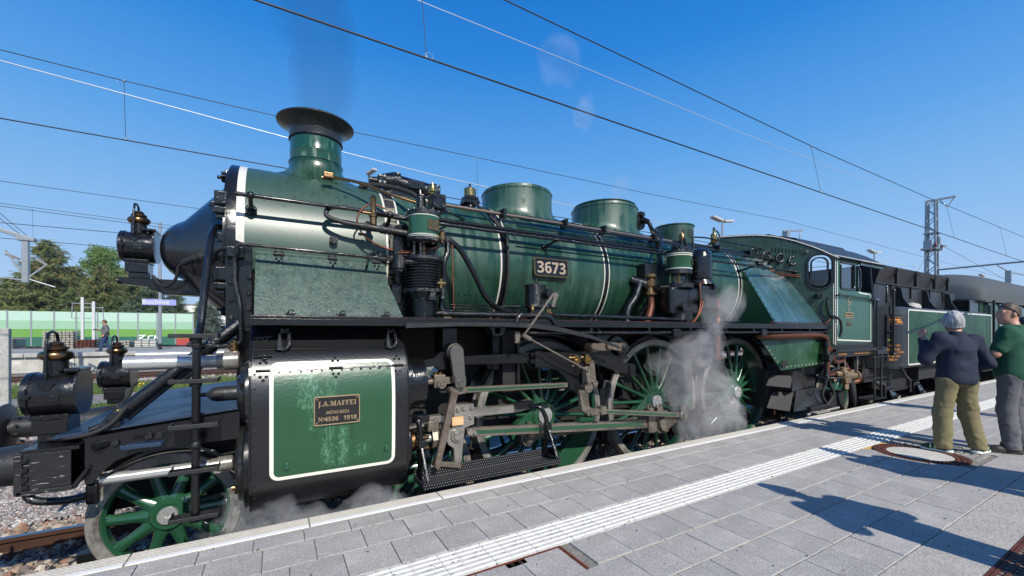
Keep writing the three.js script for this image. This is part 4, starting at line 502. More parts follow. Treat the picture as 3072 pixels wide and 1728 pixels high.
// ---------- wheels ----------
function wheel(name, x, side, R, n, hubR, { counter, crank, turn = 0, label } = {}) {
  const g = pgroup(name, L, label); g.position.set(x - 4.8, R, side * 0.69); if (side < 0) g.rotation.y = Math.PI;
  const add = (nm, geo, mat, kind) => { const q = new THREE.Mesh(M(geo), mat); q.name = nm; q.castShadow = q.receiveShadow = true; if (kind) q.userData.kind = kind; g.add(q); };
  const tw = R > 0.8 ? 0.088 : 0.086, ri = R - tw;
  add('tyre', lathe([[ri - 0.002, 0.118], [ri, 0.132], [R - 0.012, 0.134], [R - 0.004, 0.126], [R, 0.04], [R + 0.004, 0.02], [R + 0.026, 0.012], [R + 0.03, 0], [R + 0.024, -0.012], [ri, -0.014], [ri - 0.002, 0.0]], [0, 0, 0], [0, 0, 1], 96), MAT.tyre);
  add('rim', lathe([[ri + 0.0005, 0.12], [ri - 0.01, 0.122], [ri - 0.028, 0.1], [ri - 0.032, 0.03], [ri + 0.0005, 0.0]], [0, 0, 0], [0, 0, 1], 84), MAT.gloss);
  const sp = () => { const h = ri - 0.025 - hubR * 0.85, s = new THREE.CylinderGeometry(0.7, 1, h, 10, 6), p = s.attributes.position; for (let i = 0; i < p.count; i++) { const t = (p.getY(i) + h / 2) / h, k = 0.028 + 0.02 * Math.pow(Math.abs(2 * t - 1), 3) + (R < 0.8 ? 0.012 : 0); p.setX(i, p.getX(i) * k * (R < 0.8 ? 1.25 : 1.0)); p.setZ(i, p.getZ(i) * 0.042 + 0.062 + 0.03 * (1 - t)); } s.translate(0, hubR * 0.85 + h / 2, 0); s.computeVertexNormals(); return s; };
  for (let k = 0; k < n; k++) add('spoke', sp().rotateZ((k / n) * 6.28319 + turn), MAT.gloss);
  add('hub', lathe([[0, 0.15], [hubR * 0.62, 0.15], [hubR * 0.66, 0.162], [hubR * 0.8, 0.162], [hubR * 0.86, 0.15], [hubR, 0.12], [hubR * 1.06, 0.05], [hubR, -0.04], [0, -0.04]].reverse(), [0, 0, 0], [0, 0, 1], 44), MAT.gloss);
  add('axle_end', lathe([[0, 0.166], [0.012, 0.166], [0.02, 0.176], [hubR * 0.48, 0.176], [hubR * 0.5, 0.172], [hubR * 0.5, 0.1]].reverse(), [0, 0, 0], [0, 0, 1], 32), MAT.bright);
  if (counter !== undefined) { const p = [], a0 = counter - 0.55, a1 = counter + 0.55, m = 14; for (let k = 0; k <= m; k++) { const a = mix(a0, a1, k / m); p.push([(ri - 0.01) * Math.cos(a), (ri - 0.01) * Math.sin(a)]); } for (let k = m; k >= 0; k--) { const a = mix(a0, a1, k / m), r = (ri - 0.22) * Math.cos(0.5) / Math.cos(0.5 * (2 * k / m - 1)); p.push([r * Math.cos(a), r * Math.sin(a)]); } add('counterweight', plate(p, 0.01, 0.125, 0.006), MAT.gloss); }
  if (crank) { const [cx, cy] = crank; add('crank_boss', plate(capsule2(0, 0, hubR * 0.95, cx, cy, 0.13, 12), 0.02, 0.14, 0.008), MAT.gloss); }
  return g;
}
const PIN = [-0.335, -0.195];
const WX = [2.91, 4.92, 6.94];
[[-0.7], [0], [0.45]].forEach(([c], i) => { wheel('driving_wheel', WX[i], 1, 0.935, 18, 0.2, { counter: c, crank: PIN, turn: 0.08 + i * 0.05, label: ['front green driving wheel of three, behind the slide bars', 'middle green driving wheel, half veiled in steam', 'rear green driving wheel, behind the steam'][i] }); wheel('driving_wheel', WX[i], -1, 0.935, 18, 0.2, { counter: 2.5 }); });
for (const [x, t] of [[-0.757, 0.3], [1.42, 0.1]]) for (const s of [1, -1]) wheel('leading_wheel', x, s, 0.5, 10, 0.135, { turn: t });
for (const s of [1, -1]) wheel('trailing_wheel', 10.62, s, 0.603, 11, 0.14, {});
P_('axle', [...WX, -0.757, 1.42, 10.62].map((x, i) => { const y = i < 3 ? 0.935 : i < 5 ? 0.5 : 0.603; return cyl([x, y, -0.75], [x, y, 0.75], 0.09); }), MAT.grime);
// frames and what hangs in them
for (const s of [1, -1]) P_('frame_plate', plate([[-1.15, 1.05], [-0.9, 1.3], [11, 1.4], [11, 0.95], [9.2, 0.85], [7.7, 0.72], [6.1, 0.72], [2.1, 0.72], [1.8, 0.95], [-0.2, 0.98], [-0.9, 0.98]], s > 0 ? 0.52 : -0.58, s > 0 ? 0.58 : -0.52, 0.004, [rrect(3.3, 4.5, 0.98, 1.2, 0.06), rrect(5.35, 6.5, 0.98, 1.2, 0.06)]), MAT.grime);
P_('inside_cylinders', [box(-0.25, 1.1, 0.8, 2.03, -0.9, 0.6, 0.05), cyl([-0.35, 1.05, 0.3], [-0.2, 1.05, 0.3], 0.26)], MAT.grime);
P_('boiler_underside', [box(1.1, 7.6, 1.62, 2.03, -0.52, 0.52, 0.03), box(2.2, 2.4, 1.3, 2.0, -1.2, 1.05, 0.01), box(5.4, 5.6, 1.0, 2.0, -1.1, 0.95, 0.01)], MAT.grime);
P_('splasher', [2.92, 4.92, 6.94].map((x) => [0.6, -0.86].map((z) => { const p = []; for (let k = 0; k <= 24; k++) { const a = Math.PI * (0.12 + 0.76 * k / 24); p.push([x + 1.01 * Math.cos(a), 0.935 + 1.01 * Math.sin(a)]); } for (let k = 24; k >= 0; k--) { const a = Math.PI * (0.12 + 0.76 * k / 24); p.push([x + 0.998 * Math.cos(a), 0.935 + 0.998 * Math.sin(a)]); } return plate(p, z, z + 0.26, 0); })), MAT.black);
for (const x of [1.98, 3.9, 5.92, 8.05]) P_('brake_hanger', [plate([[x - 0.05, 1.2], [x + 0.05, 1.2], [x + 0.04, 0.5], [x + 0.08, 0.36], [x - 0.08, 0.36], [x - 0.04, 0.5]], 0.74, 0.8), plate(capsule2(x, 0.62, 0.05, x, 0.4, 0.06), 0.66, 0.84), cyl([x, 0.4, -0.8], [x, 0.4, 0.9], 0.035), cyl([x, 0.4, 0.9], [x, 0.4, 0.96], 0.05, 0.05, 6)], MAT.oily);
P_('sanding_pipe', [pipe([[3.7, 0.7, 0.75], [3.75, 0.55, 0.78], [3.92, 0.42, 0.8], [4.0, 0.12, 0.76]], 0.022), pipe([[5.75, 0.8, 0.75], [5.78, 0.4, 0.78], [5.9, 0.12, 0.76]], 0.022)], MAT.matt);
P_('rail_guard', [plate([[-1.3, 0.3], [-1.17, 0.3], [-1.14, 0.2], [-1.15, 0.06], [-1.28, 0.06], [-1.3, 0.18]], 0.7, 0.8, 0.004), beam([-1.22, 0.28, 0.74], [-1.15, 0.62, 0.46], 0.05, 0.05)], MAT.black);
P_('bogie_frame', [box(-1.2, 1.9, 0.5, 0.72, 0.42, 0.5, 0.01), box(-1.2, 1.9, 0.5, 0.72, -0.5, -0.42, 0.01), box(0.1, 0.6, 0.45, 0.8, -0.5, 0.5, 0.02)], MAT.grime);
// rods
const rod = (name, x0, y0, x1, y1, z, h0, h1, green = true) => {
  const a = Math.atan2(y1 - y0, x1 - x0), n = [-Math.sin(a), Math.cos(a)], o = (x, y, h) => [x + n[0] * h, y + n[1] * h];
  const r = P_(name, plate([o(x0, y0, h0), o(x0, y0, -h0), o(x1, y1, -h1), o(x1, y1, h1)], z - 0.035, z + 0.03, 0.004), MAT.oilsteel);
  if (green) { const k = 0.42, e = 0.04, ax = mix(x0, x1, e), ay = mix(y0, y1, e), bx = mix(x0, x1, 1 - e), by = mix(y0, y1, 1 - e); part('fluted_panel', plate([o(ax, ay, h0 * k), o(ax, ay, -h0 * k), o(bx, by, -h1 * k), o(bx, by, h1 * k)], z + 0.026, z + 0.0325, 0.001), MAT.gloss, r); }
  return r;
};
rod('connecting_rod', 1.7, 0.94, 4.36, 0.735, 1.16, 0.046, 0.06);
const pins = WX.map((x) => [x + PIN[0], 0.935 + PIN[1]]);
rod('coupling_rod', pins[0][0] + 0.1, pins[0][1], pins[1][0] - 0.14, pins[1][1], 0.97, 0.042, 0.042); rod('coupling_rod', pins[1][0] + 0.14, pins[1][1], pins[2][0] - 0.08, pins[2][1], 0.97, 0.042, 0.042);
pins.forEach(([x, y], i) => P_('rod_end', [plate(disc(x, y, i === 1 ? 0.13 : 0.105, 28), 0.92, 1.01, 0.006), cyl([x, y, 0.82], [x, y, 1.035], 0.07, 0.07, 24), lathe([[0.05, 0], [0.05, 0.02], [0, 0.025]], [x, y, 1.03], [0, 0, 1], 20), box(x - 0.035, x + 0.035, y + 0.09, y + 0.15, 0.94, 1.0, 0.008), cyl([x - 0.02, y + 0.14, 0.97], [x - 0.02, y + 0.18, 0.97], 0.011), cyl([x + 0.02, y + 0.14, 0.97], [x + 0.02, y + 0.18, 0.97], 0.011)], MAT.oilsteel));
{ const [x, y] = pins[1]; P_('big_end', [plate(rrect(x - 0.24, x - 0.08, y - 0.13, y + 0.13, 0.03), 1.1, 1.22, 0.008), plate(rrect(x - 0.08, x + 0.15, y - 0.155, y + 0.15, 0.05), 1.09, 1.23, 0.01), cyl([x, y, 1.0], [x, y, 1.26], 0.085, 0.085, 24), box(x - 0.22, x - 0.12, y + 0.12, y + 0.2, 1.12, 1.2, 0.008), box(x - 0.05, x + 0.06, y + 0.14, y + 0.2, 1.12, 1.2, 0.008), [-0.2, -0.14, -0.03, 0.04].map((d) => cyl([x + d, y + 0.19, 1.16], [x + d, y + 0.24, 1.16], 0.013))], MAT.oilsteel);
  P_('return_crank', [plate(capsule2(x + 0.02, y - 0.02, 0.1, 4.88, 0.82, 0.06), 1.23, 1.275, 0.006), plate(disc(4.88, 0.82, 0.075, 24), 1.27, 1.36, 0.006), cyl([4.88, 0.82, 1.36], [4.88, 0.82, 1.385], 0.045, 0.04, 20), box(4.83, 4.93, 0.89, 0.95, 1.28, 1.35, 0.008), [4.85, 4.91].map((d) => cyl([d, 0.94, 1.315], [d, 0.98, 1.315], 0.011))], MAT.oilsteel); }
rod('eccentric_rod', 3.36, 1.025, 4.8, 0.835, 1.31, 0.028, 0.032);
rod('radius_rod', 1.6, 1.39, 2.96, 1.356, 1.22, 0.03, 0.026);
P_('rod_fork', [plate(capsule2(1.53, 1.392, 0.045, 1.64, 1.39, 0.034), 1.17, 1.28, 0.006), cyl([1.53, 1.392, 1.15], [1.53, 1.392, 1.31], 0.034), cyl([1.53, 1.392, 1.31], [1.53, 1.392, 1.325], 0.024, 0.024, 6)], MAT.oilsteel);
P_('combination_lever', [plate(capsule2(1.525, 1.38, 0.036, 1.345, 0.69, 0.03), 1.27, 1.315, 0.005), cyl([1.345, 0.69, 1.2], [1.345, 0.69, 1.33], 0.026)], MAT.warmSteel);
P_('union_link', [plate(capsule2(1.345, 0.69, 0.025, 1.6, 0.63, 0.025), 1.2, 1.24, 0.004)], MAT.oilsteel);
P_('rocker_arm', [plate(capsule2(1.54, 1.78, 0.075, 1.572, 1.5, 0.062, 12), 1.28, 1.33, 0.008), cyl([1.54, 1.78, 1.1], [1.54, 1.78, 1.28], 0.085, 0.085, 24), cyl([1.572, 1.48, 1.2], [1.572, 1.48, 1.356], 0.03), plate(rrect(1.515, 1.63, 1.43, 1.55, 0.03), 1.332, 1.345, 0.003)], std({ map: MAT.steel.map, color: lc(0.75, 0.74, 0.72), metalness: 1, roughness: 0.4 }));
P_('valve_spindle', [cyl([1.2, 1.49, 1.2], [1.34, 1.49, 1.2], 0.03), box(1.33, 1.45, 1.43, 1.56, 1.15, 1.26, 0.012), cyl([1.4, 1.47, 1.26], [1.4, 1.47, 1.29], 0.045, 0.045, 20), cyl([1.4, 1.47, 1.29], [1.4, 1.47, 1.3], 0.02), box(1.45, 1.53, 1.46, 1.53, 1.17, 1.24, 0.006)], MAT.oilsteel);
P_('oiler_cap', [cyl([1.36, 1.56, 1.2], [1.36, 1.58, 1.2], 0.02), cyl([1.41, 1.56, 1.2], [1.41, 1.58, 1.2], 0.02)], MAT.brass);
P_('slide_bar', [plate([[1.8, 1.165], [2.36, 1.155], [2.47, 1.2], [2.52, 1.2], [2.52, 1.1], [2.36, 1.075], [1.8, 1.078]], 1.02, 1.13, 0.006), box(1.05, 1.5, 1.06, 1.13, 1.02, 1.13, 0.006)], MAT.steel);
P_('crosshead', [plate([[1.56, 1.24], [1.78, 1.23], [1.785, 1.02], [1.68, 0.99], [1.665, 0.86], [1.64, 0.62], [1.57, 0.62], [1.555, 0.8], [1.5, 0.84], [1.48, 0.88], [1.5, 0.98], [1.55, 1.03]], 1.1, 1.2, 0.006), cyl([1.585, 0.93, 1.2], [1.585, 0.93, 1.225], 0.062, 0.062, 24), cyl([1.585, 0.93, 1.225], [1.585, 0.93, 1.245], 0.042, 0.042, 8), cyl([1.73, 0.95, 1.2], [1.73, 0.95, 1.225], 0.035, 0.035, 8), bolts([[1.66, 1.2, 1.2], [1.75, 1.2, 1.2], [1.6, 1.19, 1.2], [1.74, 1.1, 1.2], [1.79, 0.93, 1.19]], 0.026, 0.022, [0, 0, 1], 6), cyl([1.6, 1.12, 1.14], [1.6, 1.17, 1.14], 0.02), cyl([1.66, 1.12, 1.16], [1.66, 1.19, 1.16], 0.012)], MAT.steel);
P_('wooden_wedge', box(1.525, 1.65, 1.035, 1.12, 1.2, 1.235, 0.006), std({ map: tex(128, 64, (u, v) => { const q = fbm(u, v, 3, 24, 4, 3); return [0.78 + 0.12 * q, 0.6 + 0.14 * q, 0.42 + 0.14 * q]; }), roughness: 0.7 }));
P_('crosshead_foot_cap', box(1.56, 1.65, 0.6, 0.635, 1.1, 1.21, 0.006), MAT.brass);
P_('piston_rod', [cyl([1.05, 0.91, 1.14], [1.5, 0.93, 1.14], 0.038, 0.038, 20)], MAT.bright);
P_('piston_gland', [lathe([[0.11, 0], [0.11, 0.03], [0.075, 0.04], [0.075, 0.12], [0.06, 0.14]], [1.12, 0.915, 1.14], [1, 0, 0], 24), bolts([[1.22, 0.96, 1.24], [1.22, 0.86, 1.24]], 0.025, 0.06, [1, 0, 0])], MAT.bronze);
P_('gland_nut', [lathe([[0.1, 0], [0.105, 0.05], [0.09, 0.06], [0.09, 0.1], [0.06, 0.11]], [1.33, 0.92, 1.14], [1, 0, 0], 8), box(1.3, 1.42, 0.98, 1.1, 1.02, 1.16, 0.02)], MAT.oilsteel);
// motion bracket: the big black plate
P_('motion_bracket', [plate([[1.2, 1.69], [1.36, 1.725], [1.42, 1.78], [1.62, 1.78], [1.66, 1.73], [2.54, 1.745], [2.54, 1.625], [1.66, 1.64], [1.62, 1.6], [1.4, 1.6], [1.36, 1.64], [1.2, 1.62]], 1.14, 1.19, 0.005), plate([[2.54, 1.75], [3.1, 1.742], [3.55, 1.75], [3.72, 1.78], [3.9, 1.7], [3.87, 1.64], [3.81, 1.6], [3.9, 1.58], [4.02, 1.55], [4.0, 1.415], [3.8, 1.45], [3.6, 1.52], [3.42, 1.58], [3.31, 1.57], [3.3, 1.4], [3.285, 1.27], [3.24, 1.23], [3.1, 1.235], [3.03, 1.29], [2.95, 1.42], [2.83, 1.53], [2.6, 1.59], [2.54, 1.62]], 1.18, 1.24, 0.006), plate(rrect(2.5, 2.61, 1.58, 1.76, 0.01), 1.17, 1.26, 0.005), bolts([[2.48, 1.72, 1.19], [2.48, 1.65, 1.19]], 0.035, 0.05), box(3.95, 4.05, 1.41, 1.56, 0.9, 1.26, 0.01), box(2.54, 4.0, 1.62, 1.66, 0.85, 1.18)], MAT.black);
P_('motion_bracket_hanger', [box(2.36, 2.4, 1.3, 1.95, 0.95, 1.1, 0.006), box(2.1, 2.24, 1.55, 2.03, 0.85, 1.0, 0.01), box(1.45, 1.62, 1.75, 2.03, 0.9, 1.16, 0.02), box(1.9, 1.98, 1.95, 2.03, 1.2, 1.42, 0.01), plate([[1.85, 2.03], [2.05, 2.03], [2.0, 1.94], [1.9, 1.94]], 1.3, 1.42)], MAT.black);
for (const x of [3.06, 3.23]) P_('brass_bearing_cup', [cyl([x, 1.64, 1.24], [x, 1.64, 1.29], 0.05, 0.05, 24), box(x - 0.03, x + 0.03, 1.67, 1.71, 1.24, 1.28, 0.006), cyl([x, 1.64, 1.29], [x, 1.64, 1.3], 0.015)], MAT.brass);
P_('expansion_link', [plate([[3.06, 1.3], [3.2, 1.28], [3.22, 1.1], [3.27, 1.06], [3.42, 1.05], [3.42, 0.97], [3.2, 0.98], [3.11, 1.05]], 1.27, 1.33, 0.008), plate(capsule2(3.22, 1.3, 0.06, 3.2, 1.52, 0.04), 1.25, 1.29, 0.006), cyl([3.2, 1.32, 1.24], [3.2, 1.32, 1.34], 0.06, 0.06, 20), plate(capsule2(3.3, 1.6, 0.035, 3.31, 1.37, 0.055), 1.25, 1.285, 0.006), cyl([3.31, 1.36, 1.25], [3.31, 1.36, 1.33], 0.04, 0.04, 8), bolts([[3.18, 1.02, 1.33], [3.24, 1.01, 1.33], [3.38, 1.02, 1.33]], 0.022, 0.02), box(3.38, 3.46, 0.98, 1.08, 1.27, 1.36, 0.008)], MAT.oilsteel);
P_('lifting_rod', [cyl([2.28, 1.93, 1.4], [3.16, 1.52, 1.38], 0.011, 0.011, 8), cyl([2.24, 1.95, 1.4], [2.34, 1.9, 1.4], 0.028), box(2.16, 2.22, 1.86, 1.98, 1.36, 1.4, 0.004), plate(capsule2(3.16, 1.54, 0.035, 3.18, 1.4, 0.03), 1.34, 1.37)], MAT.oilsteel);
P_('reversing_arm', [plate(capsule2(3.3, 1.79, 0.04, 3.55, 1.8, 0.055), 1.26, 1.31), plate(capsule2(3.52, 1.81, 0.04, 3.78, 1.78, 0.055), 1.3, 1.34), cyl([3.3, 1.79, 1.2], [3.3, 1.79, 1.33], 0.055, 0.055, 20), cyl([3.52, 1.81, 1.2], [3.52, 1.81, 1.35], 0.04)], MAT.warmSteel);
P_('reversing_shaft', [cyl([3.78, 1.78, 0.7], [3.78, 1.78, 1.3], 0.09, 0.09, 24), plate(disc(3.74, 1.8, 0.13, 24), 1.16, 1.24, 0.01), lathe([[0.04, 0], [0.06, 0.012], [0.04, 0.03], [0, 0.03]], [3.78, 1.78, 1.34], [0, 0, 1], 20), box(3.45, 3.7, 1.83, 1.95, 1.0, 1.2, 0.02), cyl([3.55, 1.94, 1.1], [3.55, 2.02, 1.1], 0.03)], MAT.oily);
P_('reach_rod', [plate([[0.99, 2.055], [1.5, 2.07], [1.95, 2.072], [2.36, 2.065], [2.72, 2.02], [3.12, 1.94], [3.54, 1.81], [3.56, 1.78], [3.11, 1.9], [2.72, 1.97], [2.36, 2.015], [1.95, 2.03], [1.5, 2.03], [0.99, 2.01]], 1.462, 1.485, 0.003)], MAT.matt);
P_('under_board_pipe', [cyl([2.3, 1.968, 1.43], [9.0, 1.975, 1.43], 0.018, 0.018, 8), [2.7, 3.15, 4.1, 4.9, 5.7, 6.4, 7.2, 8.1].map((x) => box(x - 0.015, x + 0.015, 1.965, 2.03, 1.42, 1.445, 0.004)), [4.6, 6.65].map((x) => box(x - 0.07, x + 0.07, 1.92, 2.02, 1.4, 1.47, 0.012))], MAT.oily);
P_('lever_guard', [pipe([[2.12, 2.06, 1.47], [2.16, 2.15, 1.47], [2.55, 2.15, 1.47], [2.62, 2.06, 1.47]], 0.025, 0.06, 8)], MAT.oily);
// perforated step tray
{
  const perf = std({ map: tex(256, 256, (u, v) => { const x = u * 8, y = v * 8, o = Math.floor(y) % 2 ? 0.5 : 0, fx = x + o - Math.floor(x + o) - 0.5, fy = y - Math.floor(y) - 0.5, q = mix(0.17, 0.66, sst(0.3, 0.12, Math.hypot(fx, fy))); return [q, q, q * 1.02]; }, true, 5, 5), roughness: 0.3, metalness: 0.4, bumpMap: tex(256, 256, (u, v) => { const x = u * 8, y = v * 8, o = Math.floor(y) % 2 ? 0.5 : 0, fx = x + o - Math.floor(x + o) - 0.5, fy = y - Math.floor(y) - 0.5, q = sst(0.34, 0.16, Math.hypot(fx, fy)); return [q, q, q]; }, false, 5, 5), bumpScale: 0.008 });
  const T = P_('step_tray', [box(1.15, 2.67, 0.548, 0.56, 1.2, 1.5, 0.003), box(1.15, 2.67, 0.555, 0.612, 1.494, 1.502, 0.003), box(1.15, 2.67, 0.555, 0.65, 1.198, 1.206, 0.003), box(1.148, 1.156, 0.555, 0.6, 1.2, 1.5), box(2.664, 2.672, 0.555, 0.6, 1.2, 1.5)], perf, 'black perforated step tray hanging beside the leading bogie');
  for (const [x, d] of [[1.16, 0.02], [2.5, 0.13]]) part('hanger', [pipe([[x - 0.02, 1.15, 1.2], [x + d * 0.4, 1.15, 1.28], [x + d, 1.0, 1.3], [x + d + 0.02, 0.56, 1.22]], 0.026, 0.1), pipe([[x + d + 0.005, 0.92, 1.3], [x + d + 0.02, 0.6, 1.47], [x + d + 0.02, 0.56, 1.48]], 0.02, 0.03), box(x + d - 0.03, x + d + 0.04, 0.88, 0.96, 1.26, 1.34, 0.01)], MAT.oily, T);
}
P_('step_bracket', [box(1.05, 1.3, 1.1, 1.17, 1.12, 1.22, 0.01), box(2.3, 2.52, 1.12, 1.2, 1.12, 1.2, 0.01)], MAT.oily);
// lubricator with its lever
P_('lubricator', [cyl([2.465, 2.24, 1.3], [2.465, 2.47, 1.3], 0.115, 0.115, 28), lathe([[0.125, 0], [0.125, 0.02], [0.06, 0.035], [0, 0.035]], [2.465, 2.47, 1.3], [0, 1, 0], 28), cyl([2.46, 2.5, 1.3], [2.49, 2.56, 1.3], 0.012), cyl([2.53, 2.39, 1.36], [2.55, 2.39, 1.48], 0.06, 0.055, 20), cyl([2.58, 2.36, 1.46], [2.58, 2.36, 1.5], 0.035, 0.035, 8), box(2.4, 2.53, 2.12, 2.24, 1.24, 1.36, 0.01), cyl([2.38, 2.25, 1.38], [2.66, 2.25, 1.42], 0.025)], MAT.oily);
P_('lubricator_lever', [plate(capsule2(2.57, 2.38, 0.014, 2.2, 1.94, 0.008), 1.49, 1.505, 0.002), plate(capsule2(2.6, 2.37, 0.028, 2.56, 2.26, 0.02), 1.505, 1.515, 0.002)], MAT.oilsteel);
P_('lubricator_fittings', [[2.37, 2.2], [2.56, 2.19], [2.59, 2.18]].map(([x, y]) => [cyl([x, y, 1.4], [x, y + 0.07, 1.4], 0.018), ball(x, y + 0.02, 1.4, 0.022)]), MAT.brass);
P_('oil_pipes', [spline([[2.37, 2.2, 1.4], [2.34, 2.14, 1.38], [2.3, 2.12, 1.3]], 0.007, 10, 6), spline([[2.56, 2.19, 1.4], [2.62, 2.17, 1.42], [2.66, 2.12, 1.38]], 0.007, 10, 6), spline([[1.72, 2.86, 1.2], [1.72, 2.5, 1.22], [1.73, 2.2, 1.22]].map(([x, y, z]) => [x - 0.18, y, z]), 0.009, 20, 6), spline([[0.92, 3.16, 1.06], [0.78, 3.2, 1.02], [0.66, 3.05, 1.02], [0.72, 2.9, 1.0], [0.95, 2.79, 1.0], [1.2, 2.78, 1.08]], 0.008, 30, 6), spline([[1.02, 2.74, 1.1], [1.2, 2.76, 1.16], [1.36, 2.8, 1.25]], 0.008, 10, 6)], MAT.copper);
// compound air pump
{
  const px = 1.255, pz = 1.16, A = pgroup('air_pump', L, 'tall compound air pump with green top cylinder and black finned cylinder');
  const add = (n, g, m, kind) => { const q = new THREE.Mesh(M(g), m); q.name = n; q.castShadow = q.receiveShadow = true; if (kind) q.userData.kind = kind; A.add(q); return q; };
  add('steam_cylinder', lathe([[0.12, 0], [0.165, 0.005], [0.165, 0.03], [0.152, 0.035], [0.152, 0.25], [0.165, 0.255], [0.165, 0.285], [0.12, 0.29]], [px, 2.855, pz], [0, 1, 0], 40), MAT.gloss);
  add('black_collar', [cyl([px, 2.856, pz], [px, 2.888, pz], 0.167, 0.167, 40), cyl([px, 3.112, pz], [px, 3.142, pz], 0.167, 0.167, 40), lathe([[0.13, 0], [0.165, 0.03]], [px, 2.83, pz], [0, 1, 0], 40)], MAT.oily);
  add('cream_lining', [[2.905, 0.008], [3.09, 0.008], [2.89, 0.006]].map(([y, h]) => lathe([[0.1535, 0], [0.1545, 0.001], [0.1545, h], [0.1535, h + 0.001]], [px, y, pz], [0, 1, 0], 40)), MAT.white);
  add('cylinder_bolts', Array.from({ length: 10 }, (_, k) => { const a = k * 0.628; return [bolts([[px + 0.15 * Math.cos(a), 3.144, pz + 0.15 * Math.sin(a)]], 0.016, 0.016, [0, 1, 0]), bolts([[px + 0.15 * Math.cos(a), 2.835, pz + 0.15 * Math.sin(a)]], 0.014, 0.02, [0, -1, 0]), bolts([[px + 0.18 * Math.cos(a), 2.705, pz + 0.18 * Math.sin(a)]], 0.014, 0.014, [0, 1, 0]), bolts([[px + 0.18 * Math.cos(a), 2.365, pz + 0.18 * Math.sin(a)]], 0.014, 0.016, [0, -1, 0])]; }), MAT.oily, 'stuff');
  add('maker_plate', [extr(shp(rrect(-0.056, 0.056, -0.05, 0.05, 0.008)), 0.006, 0.001).rotateY(0.12).translate(px + 0.05, 3.0, pz + 0.15)], MAT.bronze);
  const fins = [[0.12, 0]]; for (let k = 0; k < 10; k++) { const y = 0.03 + k * 0.0275; fins.push([0.135, y], [0.18, y + 0.002], [0.181, y + 0.009], [0.135, y + 0.012]); } fins.push([0.155, 0.315], [0.12, 0.32]);
  add('finned_cylinder', [lathe(fins, [px, 2.375, pz], [0, 1, 0], 44), cyl([px, 2.67, pz], [px, 2.702, pz], 0.19, 0.19, 40), cyl([px, 2.36, pz], [px, 2.392, pz], 0.195, 0.195, 40)], MAT.oily);
  const f2 = [[0.1, 0]]; for (let k = 0; k < 8; k++) { const y = 0.01 + k * 0.024; f2.push([0.115, y], [0.135, y + 0.003], [0.135, y + 0.008], [0.115, y + 0.011]); } f2.push([0.115, 0.21]);
  add('lower_cylinder', [lathe(f2, [px, 2.11, pz], [0, 1, 0], 36), cyl([px, 2.3, pz], [px, 2.36, pz], 0.13, 0.15, 28), cyl([px + 0.04, 2.3, pz + 0.14], [px + 0.04, 2.36, pz + 0.14], 0.05, 0.045), cyl([px + 0.04, 2.28, pz + 0.14], [px + 0.04, 2.3, pz + 0.14], 0.06, 0.06, 8)], MAT.oily);
  add('tie_rods', [[-0.11, 0.06], [0.11, 0.06], [0.0, -0.1], [-0.06, 0.1]].map(([a, b]) => cyl([px + a, 2.7, pz + b], [px + a, 2.84, pz + b], 0.014)), MAT.oily);
  add('pump_rod', [cyl([px, 2.7, pz], [px, 2.84, pz], 0.026), lathe([[0.045, 0], [0.05, 0.03], [0.035, 0.04]], [px, 2.7, pz], [0, 1, 0], 16)], MAT.bronze);
  add('valve_head', [cyl([px - 0.02, 3.14, pz - 0.02], [px - 0.02, 3.32, pz - 0.02], 0.045, 0.045, 20), box(px + 0.06, px + 0.2, 3.18, 3.33, pz - 0.06, pz + 0.1, 0.014), box(px + 0.06, px + 0.2, 3.16, 3.2, pz - 0.03, pz + 0.06), bolts([[px + 0.09, 3.3, pz + 0.1], [px + 0.17, 3.3, pz + 0.1], [px + 0.09, 3.21, pz + 0.1], [px + 0.17, 3.21, pz + 0.1]], 0.02, 0.014, [0, 0, 1], 10), cyl([px + 0.1, 3.24, pz - 0.02], [px + 0.9, 3.3, pz - 0.7], 0.014, 0.014, 6)], MAT.oily);
  add('oil_cup', lathe([[0.016, 0], [0.02, 0.03], [0.04, 0.035], [0.042, 0.09], [0.036, 0.1], [0.016, 0.106], [0.014, 0.125], [0, 0.13]], [px + 0.09, 3.33, pz], [0, 1, 0], 20), MAT.brass);
  add('side_oiler', [lathe([[0.01, 0], [0.02, 0.01], [0.02, 0.03], [0.032, 0.035], [0.032, 0.11], [0.02, 0.12], [0.01, 0.14], [0, 0.145]], [px + 0.155, 2.84, pz + 0.1], [0, 1, 0], 16)], MAT.bronze);
  add('mounting_block', [box(px - 0.22, px + 0.2, 2.12, 3.05, 0.8, 1.0, 0.02), box(px - 0.26, px - 0.16, 2.7, 2.95, 0.84, 1.04, 0.015), box(px - 0.28, px - 0.18, 2.25, 2.45, 0.84, 1.05, 0.015)], MAT.black);
  add('check_valve', [cyl([px - 0.24, 2.58, pz + 0.02], [px - 0.24, 2.7, pz + 0.02], 0.065, 0.06, 20), cyl([px - 0.24, 2.55, pz + 0.02], [px - 0.24, 2.58, pz + 0.02], 0.045), cyl([px - 0.24, 2.64, pz + 0.02], [px - 0.08, 2.64, pz + 0.1], 0.035), cyl([px + 0.16, 2.3, pz + 0.1], [px + 0.16, 2.4, pz + 0.1], 0.035)], MAT.oily);
  add('outlet_pipe', [pipe([[px + 0.14, 2.95, pz - 0.02], [px + 0.24, 2.94, pz - 0.02], [px + 0.26, 2.8, pz], [px + 0.2, 2.68, pz + 0.02], [px + 0.21, 2.5, pz], [px + 0.17, 2.2, pz + 0.02], [px + 0.24, 2.15, pz + 0.03]], 0.03, 0.06, 10)], MAT.oily);
